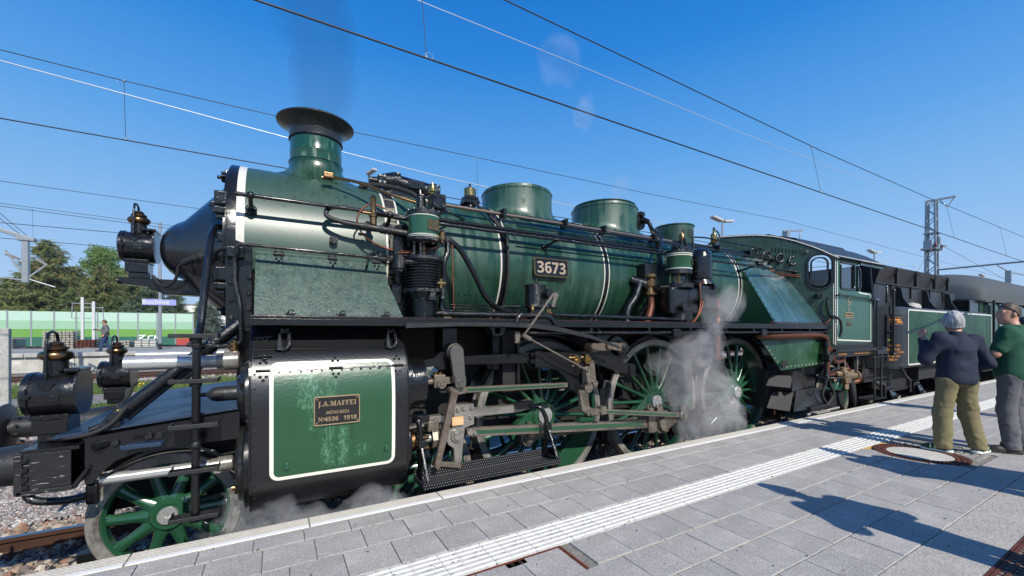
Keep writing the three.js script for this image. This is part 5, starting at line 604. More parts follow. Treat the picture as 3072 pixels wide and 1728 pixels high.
  add('brass_valve', [cyl([px + 0.13, 2.4, pz + 0.14], [px + 0.13, 2.49, pz + 0.14], 0.014), cyl([px + 0.09, 2.45, pz + 0.14], [px + 0.17, 2.45, pz + 0.14], 0.018), cyl([px + 0.14, 2.1, pz + 0.16], [px + 0.22, 2.1, pz + 0.16], 0.035, 0.035, 8)], MAT.brass);
}
// steam fittings beside the pump
P_('steam_valve', [cyl([0.68, 2.98, 1.02], [1.12, 2.94, 1.1], 0.03, 0.03, 12), [0.72, 0.86, 0.93].map((x) => cyl([x, 2.976 - (x - 0.7) * 0.09, 1.03 + (x - 0.7) * 0.18], [x + 0.035, 2.973 - (x - 0.7) * 0.09, 1.036 + (x - 0.7) * 0.18], 0.046, 0.046, 6)), spline([[0.7, 2.98, 1.02], [0.52, 3.0, 1.0], [0.4, 3.05, 0.97], [0.42, 3.12, 0.95], [0.55, 3.15, 0.95], [0.8, 3.13, 0.96], [1.25, 3.1, 1.03]], 0.022, 40, 8)], MAT.matt);
P_('brass_relief_valve', [lathe([[0.025, 0], [0.032, 0.01], [0.032, 0.07], [0.04, 0.08], [0.04, 0.1], [0.026, 0.115], [0.024, 0.25], [0.03, 0.26], [0.012, 0.285], [0, 0.29]], [0.8, 2.99, 1.05], [0, 1, 0], 20), cyl([0.7, 3.1, 1.05], [0.8, 3.1, 1.05], 0.014)], MAT.bronze);
P_('boiler_stud', [cyl([0.47, 2.84, 0.8], [0.47, 2.845, 0.92], 0.04, 0.04, 6), cyl([1.02, 2.93, 0.84], [1.02, 2.935, 0.93], 0.035, 0.035, 6), box(0.8, 0.9, 2.66, 2.78, 0.82, 0.88, 0.02), cyl([0.86, 2.71, 0.86], [0.96, 2.71, 0.93], 0.03), bolts([[0.84, 2.76, 0.88], [0.84, 2.68, 0.88]], 0.02, 0.02)], MAT.oily);
// feed pump and air vessel
{
  const A = pgroup('feed_water_pump', L, 'feed water pump with green steam cylinder and black air vessel, wrapped in steam');
  const add = (n, g, m) => { const q = new THREE.Mesh(M(g), m); q.name = n; q.castShadow = q.receiveShadow = true; A.add(q); };
  add('steam_cylinder', lathe([[0.1, 0], [0.185, 0.01], [0.185, 0.3], [0.19, 0.31], [0.19, 0.33], [0.1, 0.34]], [5.02, 2.79, 1.15], [0, 1, 0], 40), MAT.gloss);
  add('cream_lining', [2.865, 3.05, 3.075].map((y) => lathe([[0.186, 0], [0.1875, 0.001], [0.1875, 0.012], [0.186, 0.013]], [5.02, y, 1.15], [0, 1, 0], 40)), MAT.white);
  add('black_collar', [cyl([5.02, 2.8, 1.15], [5.02, 2.858, 1.15], 0.189, 0.189, 40), cyl([5.02, 3.1, 1.15], [5.02, 3.13, 1.15], 0.192, 0.192, 40)], MAT.oily);
  add('maker_plate', [extr(shp(rrect(-0.06, 0.06, -0.045, 0.045, 0.006)), 0.006, 0.001).rotateY(0.5).translate(5.115, 2.96, 1.15 + 0.162)], MAT.brass);
  add('air_vessel', lathe([[0.12, 0], [0.165, 0.015], [0.17, 0.05], [0.17, 0.33], [0.16, 0.4], [0.125, 0.45], [0.06, 0.475], [0.02, 0.48], [0.02, 0.495], [0, 0.5]], [5.5, 2.74, 1.15], [0, 1, 0], 40), MAT.oily);
  add('pump_body', [box(5.3, 5.72, 2.3, 2.68, 1.0, 1.3, 0.04), cyl([5.5, 2.68, 1.15], [5.5, 2.74, 1.15], 0.2, 0.18, 28), box(4.72, 5.32, 2.2, 2.62, 0.98, 1.28, 0.06), cyl([5.02, 2.14, 1.14], [5.02, 2.3, 1.14], 0.2, 0.2, 28), cyl([5.02, 2.6, 1.15], [5.02, 2.66, 1.15], 0.21, 0.21, 28), cyl([4.9, 2.32, 1.28], [4.9, 2.32, 1.36], 0.06, 0.06, 8), cyl([5.3, 2.42, 1.28], [5.3, 2.42, 1.36], 0.05, 0.05, 8), box(4.5, 4.75, 2.58, 2.95, 0.85, 1.02, 0.03), cyl([5.6, 2.64, 1.3], [5.6, 2.64, 1.34], 0.035), [[-0.12, 0.05], [0.12, 0.05], [0, -0.1]].map(([a, b]) => cyl([5.02 + a, 2.66, 1.15 + b], [5.02 + a, 2.8, 1.15 + b], 0.016)), cyl([4.62, 2.6, 1.15], [4.92, 2.62, 1.2], 0.02)], MAT.oily);
  add('pump_rod', [cyl([5.02, 2.66, 1.15], [5.02, 2.8, 1.15], 0.03), cyl([5.02, 2.66, 1.15], [5.02, 2.7, 1.15], 0.06, 0.06, 8)], MAT.bronze);
  add('copper_delivery', [pipe([[5.6, 2.5, 1.2], [5.78, 2.5, 1.22], [5.8, 2.3, 1.26], [5.64, 2.16, 1.34], [5.625, 1.58, 1.35]], 0.045, 0.1, 12), cyl([5.62, 1.58, 1.35], [5.62, 1.62, 1.35], 0.075, 0.075, 8)], MAT.copper);
  add('clack_valve', [cyl([5.625, 1.5, 1.34], [5.625, 1.58, 1.34], 0.06), box(5.55, 5.74, 1.42, 1.51, 1.28, 1.38, 0.02), cyl([5.72, 1.46, 1.33], [5.8, 1.46, 1.33], 0.035, 0.035, 6)], MAT.oily);
  add('thin_pipes', [spline([[5.35, 2.7, 1.34], [5.22, 2.66, 1.36], [5.2, 2.4, 1.38], [5.1, 2.2, 1.4], [4.95, 2.11, 1.42]], 0.011, 20, 6), spline([[5.4, 2.46, 1.34], [5.26, 2.42, 1.38], [5.16, 2.25, 1.4], [5.0, 2.11, 1.42]], 0.011, 20, 6)], MAT.copper);
}
P_('feed_check_valve', [lathe([[0.1, 0], [0.1, 0.03], [0.065, 0.04], [0.06, 0.1], [0.085, 0.12], [0.09, 0.2], [0.065, 0.24], [0.1, 0.25], [0.1, 0.29], [0.03, 0.3]], [4.6, 2.5, 1.0], [0, 1, 0], 24)], MAT.bronze);
P_('feed_pipe', [spline([[4.6, 2.5, 1.0], [4.6, 2.35, 1.02], [4.5, 2.15, 1.05], [4.48, 2.1, 1.05]], 0.055, 20, 10)], std({ map: MAT.rust.map, metalness: 0.5, roughness: 0.5 }));
P_('feed_elbow', [cyl([4.4, 2.72, 0.84], [4.55, 2.64, 0.98], 0.07, 0.08), spline([[4.45, 2.65, 0.95], [4.36, 2.45, 0.95], [4.25, 2.3, 0.93], [4.2, 2.1, 0.95]], 0.05, 16, 8)], MAT.oily);
P_('air_reservoir', [lathe([[0.0, 0.1], [0.1, 0.09], [0.19, 0.05], [0.23, 0], [0.23, -1.9]].reverse(), [5.9, 1.62, 0.95], [0, 0, 1], 36), Array.from({ length: 20 }, (_, k) => bolts([[5.9 + 0.215 * Math.cos(k * 0.314), 1.62 + 0.215 * Math.sin(k * 0.314), 0.96]], 0.014, 0.014))], MAT.oily);
// ---------- front end ----------
P_('front_deck', [(() => { const g = box(-1.3, -0.25, 0, 0.02, -1.15, 1.17), p = g.attributes.position; for (let i = 0; i < p.count; i++) p.setY(i, p.getY(i) + mix(1.255, 1.365, (p.getX(i) + 1.3) / 1.05)); g.computeVertexNormals(); return boxUV(g); })()], MAT.tread, 'sloping chequer-plate front deck with the blue of reflected sky put into its paint');
P_('front_valance', [plate([[-1.14, 1.25], [-0.25, 1.352], [-0.25, 1.135], [-0.62, 1.125], [-0.86, 1.11], [-0.98, 1.07], [-1.05, 1.0], [-1.1, 0.93], [-1.14, 0.93]], 1.17, 1.2, 0.003), bolts([[-0.98, 1.2, 1.2], [-0.8, 1.225, 1.2], [-0.74, 1.225, 1.2]], 0.028, 0.025), box(-0.76, -0.7, 1.18, 1.25, 1.2, 1.21), cyl([-1.0, 1.2, 1.15], [-1.08, 1.19, 1.24], 0.03)], MAT.black);
P_('front_valance', plate([[-1.14, 1.25], [-0.25, 1.352], [-0.25, 1.135], [-0.62, 1.125], [-0.98, 1.07], [-1.1, 0.93], [-1.14, 0.93]], -1.2, -1.17, 0.003), MAT.black);
P_('front_frame', [plate([[-1.2, 1.22], [-0.25, 1.33], [-0.25, 0.7], [-0.45, 0.75], [-0.75, 1.0], [-0.95, 0.9], [-1.2, 0.85]], 0.5, 0.6), plate([[-1.2, 1.22], [-0.25, 1.33], [-0.25, 0.7], [-0.45, 0.75], [-0.75, 1.0], [-0.95, 0.9], [-1.2, 0.85]], -0.6, -0.5)], MAT.grime);
const scuffed = std({ map: tex(512, 256, (u, v) => { const b = 0.1 + 0.05 * fbm(u, v, 12, 12, 4, 5), s = sst(0.74, 0.8, fbm(u, v, 7, 60, 3, 33)) * 0.5; return [b + s, b + s * 0.98, b + s * 0.94]; }, true, 2.2, 3), roughness: 0.38, bumpMap: rep(lumpy, 2), bumpScale: 0.002 });
P_('buffer_beam', [box(-1.43, -1.38, 0.93, 1.2, -1.25, 1.24, 0.004), box(-1.43, -1.18, 0.93, 0.955, -1.25, 1.24, 0.004), box(-1.43, -1.15, 1.19, 1.215, -1.25, 1.25, 0.004)], MAT.black);
P_('beam_end_plate', [box(-1.425, -1.19, 0.955, 1.19, 1.235, 1.25, 0.004), box(-1.44, -1.18, 0.925, 0.955, 1.22, 1.262, 0.004), box(-1.45, -1.41, 0.93, 1.2, 1.22, 1.262, 0.006)], scuffed);
P_('beam_bolts', [bolts([[-1.4, 1.15, 1.25], [-1.4, 1.09, 1.25], [-1.4, 1.03, 1.25], [-1.4, 0.98, 1.25]], 0.02, 0.02)], MAT.oily);
P_('beam_gusset', plate([[-1.2, 0.935], [-1.12, 1.06], [-1.1, 1.05], [-1.17, 0.925]], 1.22, 1.25), MAT.oily);
const buffer = (z) => P_('buffer', [lathe([[0, -0.012], [0.14, -0.006], [0.235, 0.012], [0.24, 0.03], [0.22, 0.045], [0.07, 0.06], [0.07, 0.12]], [-2.33, 1.03, z], [1, 0, 0], 40), cyl([-2.24, 1.03, z], [-1.86, 1.04, z], 0.105, 0.11, 28), lathe([[0.125, 0], [0.13, 0.05], [0.14, 0.06]], [-1.9, 1.04, z], [1, 0, 0], 28), cyl([-1.86, 1.04, z], [-1.45, 1.05, z], 0.12, 0.145, 28), box(-1.46, -1.43, 0.88, 1.22, z - 0.18, z + 0.18, 0.01), Array.from({ length: 10 }, (_, k) => bolts([[-2.2, 1.03 + 0.14 * Math.cos(k * 0.628), z + 0.14 * Math.sin(k * 0.628)]], 0.014, 0.025, [1, 0, 0]))], MAT.matt);
buffer(0.88); buffer(-0.88);
P_('brake_hose', [spline([[-1.5, 1.0, 0.7], [-1.58, 0.9, 0.72], [-1.56, 0.76, 0.74], [-1.42, 0.72, 0.76], [-1.25, 0.74, 0.8], [-1.18, 0.78, 0.8]], 0.03, 24, 8), box(-1.24, -1.16, 0.68, 0.84, 0.74, 0.86, 0.02), spline([[-1.46, 1.15, 0.3], [-1.6, 1.1, 0.3], [-1.64, 0.95, 0.32], [-1.55, 0.84, 0.34]], 0.03, 20, 8)], MAT.oily);
P_('cock_handle', [box(-1.56, -1.535, 1.16, 1.26, 0.44, 0.47, 0.008), box(-1.53, -1.505, 1.2, 1.3, 0.22, 0.25, 0.008)], MAT.red);
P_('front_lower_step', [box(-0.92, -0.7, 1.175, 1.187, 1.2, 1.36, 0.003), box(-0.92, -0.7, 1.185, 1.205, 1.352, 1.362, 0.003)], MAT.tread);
// lamps
function lamp(x, y, z, label, k) {
  const A = pgroup('head_lamp', L, label), add = (n, g, m) => { const q = new THREE.Mesh(M(g), m); q.name = n; q.castShadow = q.receiveShadow = true; A.add(q); };
  const yc = y + 0.34; A.scale.setScalar(k); A.position.set(-4.8 + (1 - k) * x, (1 - k) * y, (1 - k) * z);
  add('pedestal', [box(x - 0.075, x + 0.1, y, y + 0.06, z - 0.1, z + 0.1, 0.006), box(x - 0.1, x + 0.085, y + 0.06, y + 0.16, z - 0.115, z + 0.115, 0.006), box(x - 0.11, x + 0.095, y + 0.16, y + 0.2, z - 0.12, z + 0.12, 0.008), bolts([[x - 0.06, y + 0.185, z + 0.12], [x, y + 0.185, z + 0.12], [x + 0.05, y + 0.185, z + 0.12]], 0.013, 0.01)], MAT.oily);
  add('body', [lathe([[0, 0], [0.148, 0], [0.153, 0.006], [0.153, 0.19], [0.16, 0.192], [0.16, 0.21]], [x - 0.12, yc, z], [1, 0, 0], 40)], MAT.black);
  add('front_door', [lathe([[0, 0], [0.145, 0], [0.16, 0.01], [0.163, 0.045], [0.153, 0.05]], [x - 0.155, yc, z], [1, 0, 0], 40), box(x - 0.14, x - 0.09, yc - 0.02, yc + 0.01, z + 0.153, z + 0.18, 0.006), box(x - 0.12, x - 0.108, yc - 0.06, yc + 0.06, z + 0.148, z + 0.168, 0.004)], MAT.oily);
  add('side_plate', [box(x - 0.03, x + 0.055, yc - 0.05, yc + 0.005, z + 0.14, z + 0.158, 0.005), plate([[x - 0.06, yc + 0.08], [x + 0.03, yc + 0.08], [x + 0.0, yc + 0.03], [x - 0.03, yc + 0.03]], z + 0.12, z + 0.152, 0.004)], MAT.oily);
  add('rear_reflector', [lathe([[0.15, 0], [0.164, 0.004], [0.164, 0.045], [0.158, 0.05], [0, 0.046]], [x + 0.085, yc, z], [1, 0, 0], 40)], MAT.oily);
  add('rear_visor', [plateX(rrect(z - 0.165, z + 0.165, yc - 0.16, yc + 0.185, 0.13, 8), x + 0.128, x + 0.143), box(x + 0.06, x + 0.15, yc + 0.16, yc + 0.19, z - 0.12, z + 0.12, 0.012)], MAT.oily);
  add('chimney', [lathe([[0.085, 0], [0.068, 0.014], [0.066, 0.11], [0.075, 0.118]], [x - 0.01, yc + 0.135, z], [0, 1, 0], 28), box(x + 0.015, x + 0.045, yc + 0.17, yc + 0.21, z + 0.054, z + 0.072, 0.003)], MAT.black);
  add('brass_cowl', [lathe([[0.068, -0.006], [0.084, 0.003], [0.094, 0.018], [0.097, 0.032], [0.093, 0.046], [0.08, 0.058], [0.055, 0.066]], [x - 0.01, yc + 0.252, z], [0, 1, 0], 32)], MAT.bronze);
  add('upper_cowl', [lathe([[0.05, 0], [0.066, 0.008], [0.067, 0.02], [0.05, 0.034], [0.038, 0.038], [0.044, 0.048], [0.034, 0.06], [0.018, 0.066], [0, 0.07]], [x - 0.01, yc + 0.318, z], [0, 1, 0], 28)], std({ color: lc(0.12, 0.075, 0.045), metalness: 0.9, roughness: 0.42 }));
  add('handle', [sweep([[0.06, 0.02], [0.06, 0.16], [0.056, 0.3], [0.038, 0.38], [0, 0.4], [-0.038, 0.38], [-0.056, 0.3], [-0.06, 0.16], [-0.06, 0.02]].map(([d, h]) => V(x - 0.03, yc + 0.1 + h * 0.9, z + d * 1.75)), 0.0105, 8)], MAT.oily);
}
lamp(-1.35, 1.215, 0.94, 'left-hand lower head lamp, nearest of three, on the buffer beam', 0.96); lamp(-1.5, 1.2, -0.95, 'lower head lamp on the far end of the buffer beam', 0.92); lamp(-1.11, 2.475, 0, 'top head lamp on the bracket before the cone', 0.88);
P_('lamp_bracket', [plate([[-1.25, 2.475], [-0.65, 2.475], [-0.62, 2.33], [-0.92, 2.335], [-1.05, 2.4], [-1.22, 2.42]], -0.09, 0.09, 0.006), cyl([-1.27, 2.45, 0], [-1.23, 2.45, 0], 0.03)], MAT.black);
P_('lamp_cable', [spline([[-1.0, 2.5, 0.1], [-0.94, 2.42, 0.18], [-0.87, 2.4, 0.24], [-0.8, 2.46, 0.3], [-0.76, 2.58, 0.36], [-0.66, 2.62, 0.46], [-0.56, 2.64, 0.6]], 0.014, 30, 6), spline([[-0.56, 2.64, 0.6], [-0.5, 2.58, 0.68], [-0.47, 2.6, 0.74], [-0.44, 2.66, 0.82], [-0.36, 2.68, 0.94]], 0.018, 24, 6), cyl([-0.72, 2.6, 0.42], [-0.62, 2.64, 0.52], 0.03), cyl([-0.58, 2.65, 0.6], [-0.54, 2.62, 0.64], 0.032)], MAT.rubber);
P_('lamp_cable', [spline([[-1.36, 1.24, 1.05], [-1.25, 1.25, 1.15], [-1.1, 1.28, 1.2], [-1.0, 1.34, 1.2], [-0.92, 1.45, 1.2]], 0.014, 24, 6), spline([[-1.43, 1.23, -0.82], [-1.37, 1.3, -0.8], [-1.34, 1.4, -0.79], [-1.3, 1.43, -0.78]], 0.014, 16, 6)], MAT.rubber);
P_('junction_box', [box(-0.36, -0.235, 2.6, 2.69, 0.92, 0.99, 0.01), cyl([-0.3, 2.45, 0.96], [-0.3, 2.6, 0.96], 0.022), pipe([[-0.3, 2.5, 0.96], [-0.3, 2.4, 0.97], [-0.26, 2.2, 1.0], [-0.25, 1.9, 1.02], [-0.3, 1.86, 1.02], [-0.6, 1.88, 1.1]], 0.018, 0.05), letters('Licht', 0.03, 0.004, sansFont).translate(-0.3, 2.645, 0.988)], MAT.oily);
P_('step_pole', [pipe([[-0.37, 2.9, 0.62], [-0.46, 2.9, 0.72], [-0.475, 2.78, 0.86], [-0.5, 2.0, 1.22], [-0.505, 1.9, 1.34], [-0.51, 0.62, 1.37]], 0.027, 0.1, 10), ball(-0.507, 1.16, 1.365, 0.04), lathe([[0.03, 0], [0.036, 0.03], [0.03, 0.06]], [-0.505, 1.86, 1.35], [0, 1, 0], 16)], MAT.oily);
P_('step_pole', [pipe([[-0.4, 2.0, -1.1], [-0.42, 1.95, -1.25], [-0.42, 0.62, -1.3]], 0.027, 0.06)], MAT.oily);
for (const y of [1.935, 1.612, 1.29, 0.968, 0.632]) P_('step_tread', [box(-0.65, -0.37, y, y + 0.008, 1.27, 1.43, 0.002), box(-0.65, -0.37, y, y + 0.03, 1.424, 1.432, 0.003), box(-0.655, -0.645, y, y + 0.03, 1.27, 1.43, 0.003), box(-0.375, -0.367, y, y + 0.03, 1.27, 1.43, 0.003), [0, 1, 2, 3, 4, 5].map((k) => box(-0.6, -0.42, y + 0.008, y + 0.013, 1.29 + k * 0.02, 1.298 + k * 0.02)), cyl([-0.508, y - 0.03, 1.36], [-0.508, y + 0.01, 1.36], 0.038, 0.038, 14)], MAT.matt);
P_('diagonal_brace', [cyl([-0.97, 1.4, 1.12], [-0.26, 2.06, 0.95], 0.045, 0.045, 16), cyl([-0.95, 1.34, 1.08], [-0.3, 1.98, 0.85], 0.02), beam([-1.05, 1.32, 1.14], [-0.93, 1.44, 1.1], 0.06, 0.06), box(-1.04, -0.96, 1.3, 1.36, 1.08, 1.18, 0.01), [0, 0.33, 0.5, 0.75].map((t) => { const a = mix(-0.97, -0.26, t), b = mix(1.4, 2.06, t), c = mix(1.12, 0.95, t); return cyl([a - 0.01, b - 0.01, c], [a + 0.012, b + 0.011, c - 0.003], 0.056, 0.056, 16); })], MAT.oily);
P_('diagonal_brace', [cyl([-0.97, 1.4, -1.0], [-0.3, 2.02, -0.9], 0.04, 0.04, 12)], MAT.oily);
P_('hose_coupling', [beam([-1.02, 1.34, 1.16], [-0.94, 1.45, 1.13], 0.075, 0.05), cyl([-1.12, 1.3, 1.18], [-1.03, 1.33, 1.17], 0.022)], MAT.oily);
P_('yellow_paint_dab', [box(-0.985, -0.955, 1.4, 1.425, 1.162, 1.17, 0.003)], std({ color: lc(0.5, 0.36, 0.02), roughness: 0.6 }));
// ---------- firebox sides and cab ----------
const quad = (a, b, c, d, th = 0.012) => { const A = V(...a), B = V(...b), C = V(...c), D = V(...d), n = B.clone().sub(A).cross(D.clone().sub(A)).normalize().multiplyScalar(th), P = [], I = []; for (const o of [V(0, 0, 0), n.clone().negate()]) for (const q of [A, B, C, D]) P.push(q.x + o.x, q.y + o.y, q.z + o.z); I.push(0, 1, 2, 0, 2, 3, 4, 6, 5, 4, 7, 6, 0, 4, 5, 0, 5, 1, 1, 5, 6, 1, 6, 2, 2, 6, 7, 2, 7, 3, 3, 7, 4, 3, 4, 0); const g = new THREE.BufferGeometry(); g.setAttribute('position', new THREE.Float32BufferAttribute(P, 3)); g.setIndex(I); const k = g.toNonIndexed(); k.computeVertexNormals(); return boxUV(k); };
P_('firebox_wrapper', [barrel([[7.25, RB + 0.004], [8.7, RB + 0.004]])], MAT.blueGreen);
const F0 = [7.08, 2.11, 1.4], F1 = [8.72, 2.11, 1.4], F2 = [8.33, 3.02, 0.93], F3 = [7.14, 3.04, 0.84];
P_('firebox_side_sheet', [quad(F0, F1, F2, F3)], MAT.blueGreen, 'blue-green sloping firebox sheet before the cab');
P_('firebox_side_sheet', [quad([8.72, 2.11, -1.4], [7.08, 2.11, -1.4], [7.14, 3.04, -0.84], [8.33, 3.02, -0.93])], MAT.blueGreen);
P_('firebox_front_sheet', [quad([7.08, 2.11, 0.6], [7.08, 2.11, 1.4], [7.14, 3.04, 0.842], [7.14, 3.04, 0.7])], MAT.gloss);
const onF = (s, t) => V(...F0).lerp(V(...F1), s).lerp(V(...F3).lerp(V(...F2), s), t);
P_('sheet_rivets', [[...Array(14)].map((_, i) => onF(0.03 + i * 0.072, 0.03)), [...Array(10)].map((_, i) => onF(0.02, 0.08 + i * 0.1)), [...Array(13)].map((_, i) => onF(0.05 + i * 0.075, 0.97))].flat().map((q) => bolts([[q.x, q.y, q.z]], 0.012, 0.01, [0, 0.46, 0.88])), MAT.black, null, 'stuff');
P_('copper_edge_pipe', [spline([[6.9, 2.13, 1.42], [7.4, 2.125, 1.43], [8.4, 2.125, 1.43], [8.7, 2.14, 1.44], [8.86, 2.25, 1.45], [8.93, 2.26, 1.42]], 0.009, 40, 6)], MAT.copper);
const cabX = (z) => 7.7 + 0.77 * Math.abs(z);
const archPts = [[0, 3.875], [0.25, 3.873], [0.5, 3.86], [0.7, 3.822], [0.82, 3.785], [1.02, 3.695], [1.265, 3.55], [1.41, 3.445], [1.49, 3.375]];
const archY = (z) => { z = Math.abs(z); for (let i = 1; i < archPts.length; i++) if (z <= archPts[i][0]) return mix(archPts[i - 1][1], archPts[i][1], (z - archPts[i - 1][0]) / (archPts[i][0] - archPts[i - 1][0])); return 3.37; };
const CK = Math.hypot(1, 0.77);
const cabPaint = phy({ color: lc(0.6, 0.62, 0.64), map: rep(gMap2, 0.5), roughness: 0.42, roughnessMap: rep(fine, 2), bumpMap: rep(lumpy, 0.8), bumpScale: 0.006, clearcoat: 0.3, clearcoatRoughness: 0.25 });
// front walls: two planes meeting at the middle in a wedge
for (const s of [1, -1]) {
  const U = (z) => z * CK, out = [];
  for (let i = 0; i <= 14; i++) { const z = 0.86 * Math.sin((i / 14) * Math.PI / 2); out.push([U(z), YB + Math.sqrt(Math.max(0, 0.86 * 0.86 - z * z))]); }
  out.push([U(0.95), 2.8], [U(1.1), 2.5], [U(1.3), 2.25], [U(1.4), 2.11], [U(1.4), 1.72], [U(1.5), 1.72], [U(1.5), 3.375]);
  for (let z = 1.45; z > -0.001; z -= 0.05) out.push([U(z), archY(z)]); out.push([0, 3.875]);
  const hole = []; for (const [a, b] of rrect(U(1.19), U(1.465), 2.79, 3.395, 0.15, 7)) hole.push([a, b]);
  const g = extr(shp(out, [hole.reverse()]), 0.02, 0).translate(0, 0, -0.02);
  const fit = (k) => { k = norm(k); const p = k.attributes.position, uv = k.attributes.uv; for (let i = 0; i < p.count; i++) { const u = p.getX(i) / CK, y = p.getY(i), w = p.getZ(i); uv.setXY(i, p.getX(i), y); p.setXYZ(i, cabX(u) - w * 0.792, y, s * (u + w * 0.61)); } if (s < 0) { const a = p.array; for (let i = 0; i < a.length; i += 9) for (let q = 0; q < 3; q++) { const t = a[i + 3 + q]; a[i + 3 + q] = a[i + 6 + q]; a[i + 6 + q] = t; } const ua = uv.array; for (let i = 0; i < ua.length; i += 6) for (let q = 0; q < 2; q++) { const t = ua[i + 2 + q]; ua[i + 2 + q] = ua[i + 4 + q]; ua[i + 4 + q] = t; } } k.computeVertexNormals(); return k; };
  const wall = P_('cab_front_wall', fit(g), cabPaint);
  const fr = (x0, x1, y0, y1, r, t) => extr(shp(rrect(x0 - t, x1 + t, y0 - t, y1 + t, r + t, 7), [rrect(x0, x1, y0, y1, r, 7).reverse()]), 0.05).translate(0, 0, -0.02);
  part('oval_window_frame', [fit(fr(U(1.185), U(1.47), 2.785, 3.4, 0.15, 0.035)), fit(extr(shp(rrect(U(1.215), U(1.44), 2.82, 3.365, 0.12, 7), [rrect(U(1.237), U(1.418), 2.842, 3.343, 0.1, 7).reverse()]), 0.03).translate(0, 0, -0.06))], MAT.oily, wall);
  part('window_pane', fit(extr(shp(rrect(U(1.216), U(1.44), 2.822, 3.364, 0.12, 7)), 0.004).translate(0, 0, -0.055)), MAT.glass, wall);
  part('white_edge', fit(extr(shp([[U(1.484), 1.75], [U(1.492), 1.75], [U(1.492), 3.36], [U(1.484), 3.37]]), 0.003).translate(0, 0, 0.001)), MAT.white, wall);
  part('arch_rivets', Array.from({ length: 20 }, (_, i) => { const z = 0.1 + i * 0.07, y = archY(z) - 0.035; return bolts([[cabX(z), y, s * z]], 0.011, 0.008, [-0.792, 0, s * 0.61]); }), MAT.black, wall, null, 'stuff');
  if (s > 0) {
    part('louvre', Array.from({ length: 9 }, (_, i) => fit(extr(shp(rrect(U(0.72 + i * 0.045), U(0.72 + i * 0.045) + 0.014, 3.5 - i * 0.008, 3.6 - i * 0.012, 0.006, 2)), 0.012, 0.003))), MAT.black, wall);
    part('louvre_knob', cyl([cabX(1.16), 3.47, 1.16], [cabX(1.16) - 0.03, 3.47, 1.185], 0.035, 0.032, 20), cabPaint, wall);
    part('wall_edge_strip', [beam([cabX(0.95), 2.82, 0.97], [cabX(1.12), 2.5, 1.13], 0.03, 0.03), beam([cabX(1.12), 2.5, 1.13], [cabX(1.4), 2.12, 1.41], 0.03, 0.03)], MAT.black, wall);
    part('lamp_box', [box(8.6, 8.75, 2.6, 2.68, 1.28, 1.36, 0.01), spline([[8.74, 2.6, 1.44], [8.72, 2.48, 1.44], [8.76, 2.3, 1.46], [8.92, 2.2, 1.55], [8.96, 2.0, 1.56], [8.94, 1.88, 1.54]], 0.022, 24, 8)], MAT.oily, wall);
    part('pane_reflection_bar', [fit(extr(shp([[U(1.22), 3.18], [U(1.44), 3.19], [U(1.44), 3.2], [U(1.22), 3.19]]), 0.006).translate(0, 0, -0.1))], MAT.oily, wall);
  }
}
P_('pipe_end_loops', [0, 1, 2, 3].map((i) => { const x = 7.86 + i * 0.2, z = 0.6 + i * 0.13, y = 3.48 - i * 0.055; return sweep(Array.from({ length: 17 }, (_, k) => { const a = (k / 16) * 6.283; return V(x + 0.07 * Math.cos(a) + 0.02 * Math.sin(a), y + 0.075 * Math.sin(a), z + 0.03 * Math.cos(a)); }), 0.022, 8); }), MAT.oily);
P_('oval_inspection_cover', [new THREE.SphereGeometry(0.12, 20, 12).scale(1.2, 0.7, 0.35).rotateX(-0.9).rotateZ(-0.3).translate(7.86, 3.22, 0.74)], MAT.black);
P_('copper_pipe', [spline([[7.7, 3.13, 0.9], [7.9, 3.06, 1.0], [8.2, 3.04, 1.04], [8.5, 3.04, 1.06], [8.56, 3.07, 1.06]], 0.012, 20, 6), spline([[7.66, 3.15, 0.9], [7.9, 3.03, 1.02], [8.2, 3.01, 1.06], [8.5, 3.01, 1.08], [8.58, 3.06, 1.08]], 0.012, 20, 6)], MAT.copper);
// side sheets with window and doorway
const cabLine = canvasTex(1024, 1024, (c, w, h) => {          // x 8.85..10.45, y 1.72..3.38
  const X = (x) => ((x - 8.85) / 1.62) * w, Y = (y) => ((3.38 - y) / 1.66) * h, rr = rand(9);
  c.fillStyle = '#234e38'; c.fillRect(0, 0, w, h);
  for (let i = 0; i < 900; i++) { c.fillStyle = rr() < 0.5 ? `rgba(90,150,140,${0.02 + 0.05 * rr()})` : `rgba(16,48,32,${0.03 + 0.06 * rr()})`; c.fillRect(w * rr(), h * rr(), 3 + 10 * rr(), 40 + 160 * rr()); }
  c.fillStyle = '#141516'; c.fillRect(0, 0, X(8.94), h); c.fillRect(0, Y(1.77), w, h);
  c.strokeStyle = '#e6e2d6'; c.lineWidth = 13; c.lineJoin = 'round';
  const line = (p) => { c.beginPath(); p.forEach(([x, y], i) => (i ? c.lineTo(X(x), Y(y)) : c.moveTo(X(x), Y(y)))); c.stroke(); };
  line([[8.97, 3.35], [8.97, 1.83], [10.38, 1.79], [10.38, 2.72], [9.87, 2.74], [9.74, 2.83]]); line([[8.895, 3.38], [8.895, 1.74]]);
});
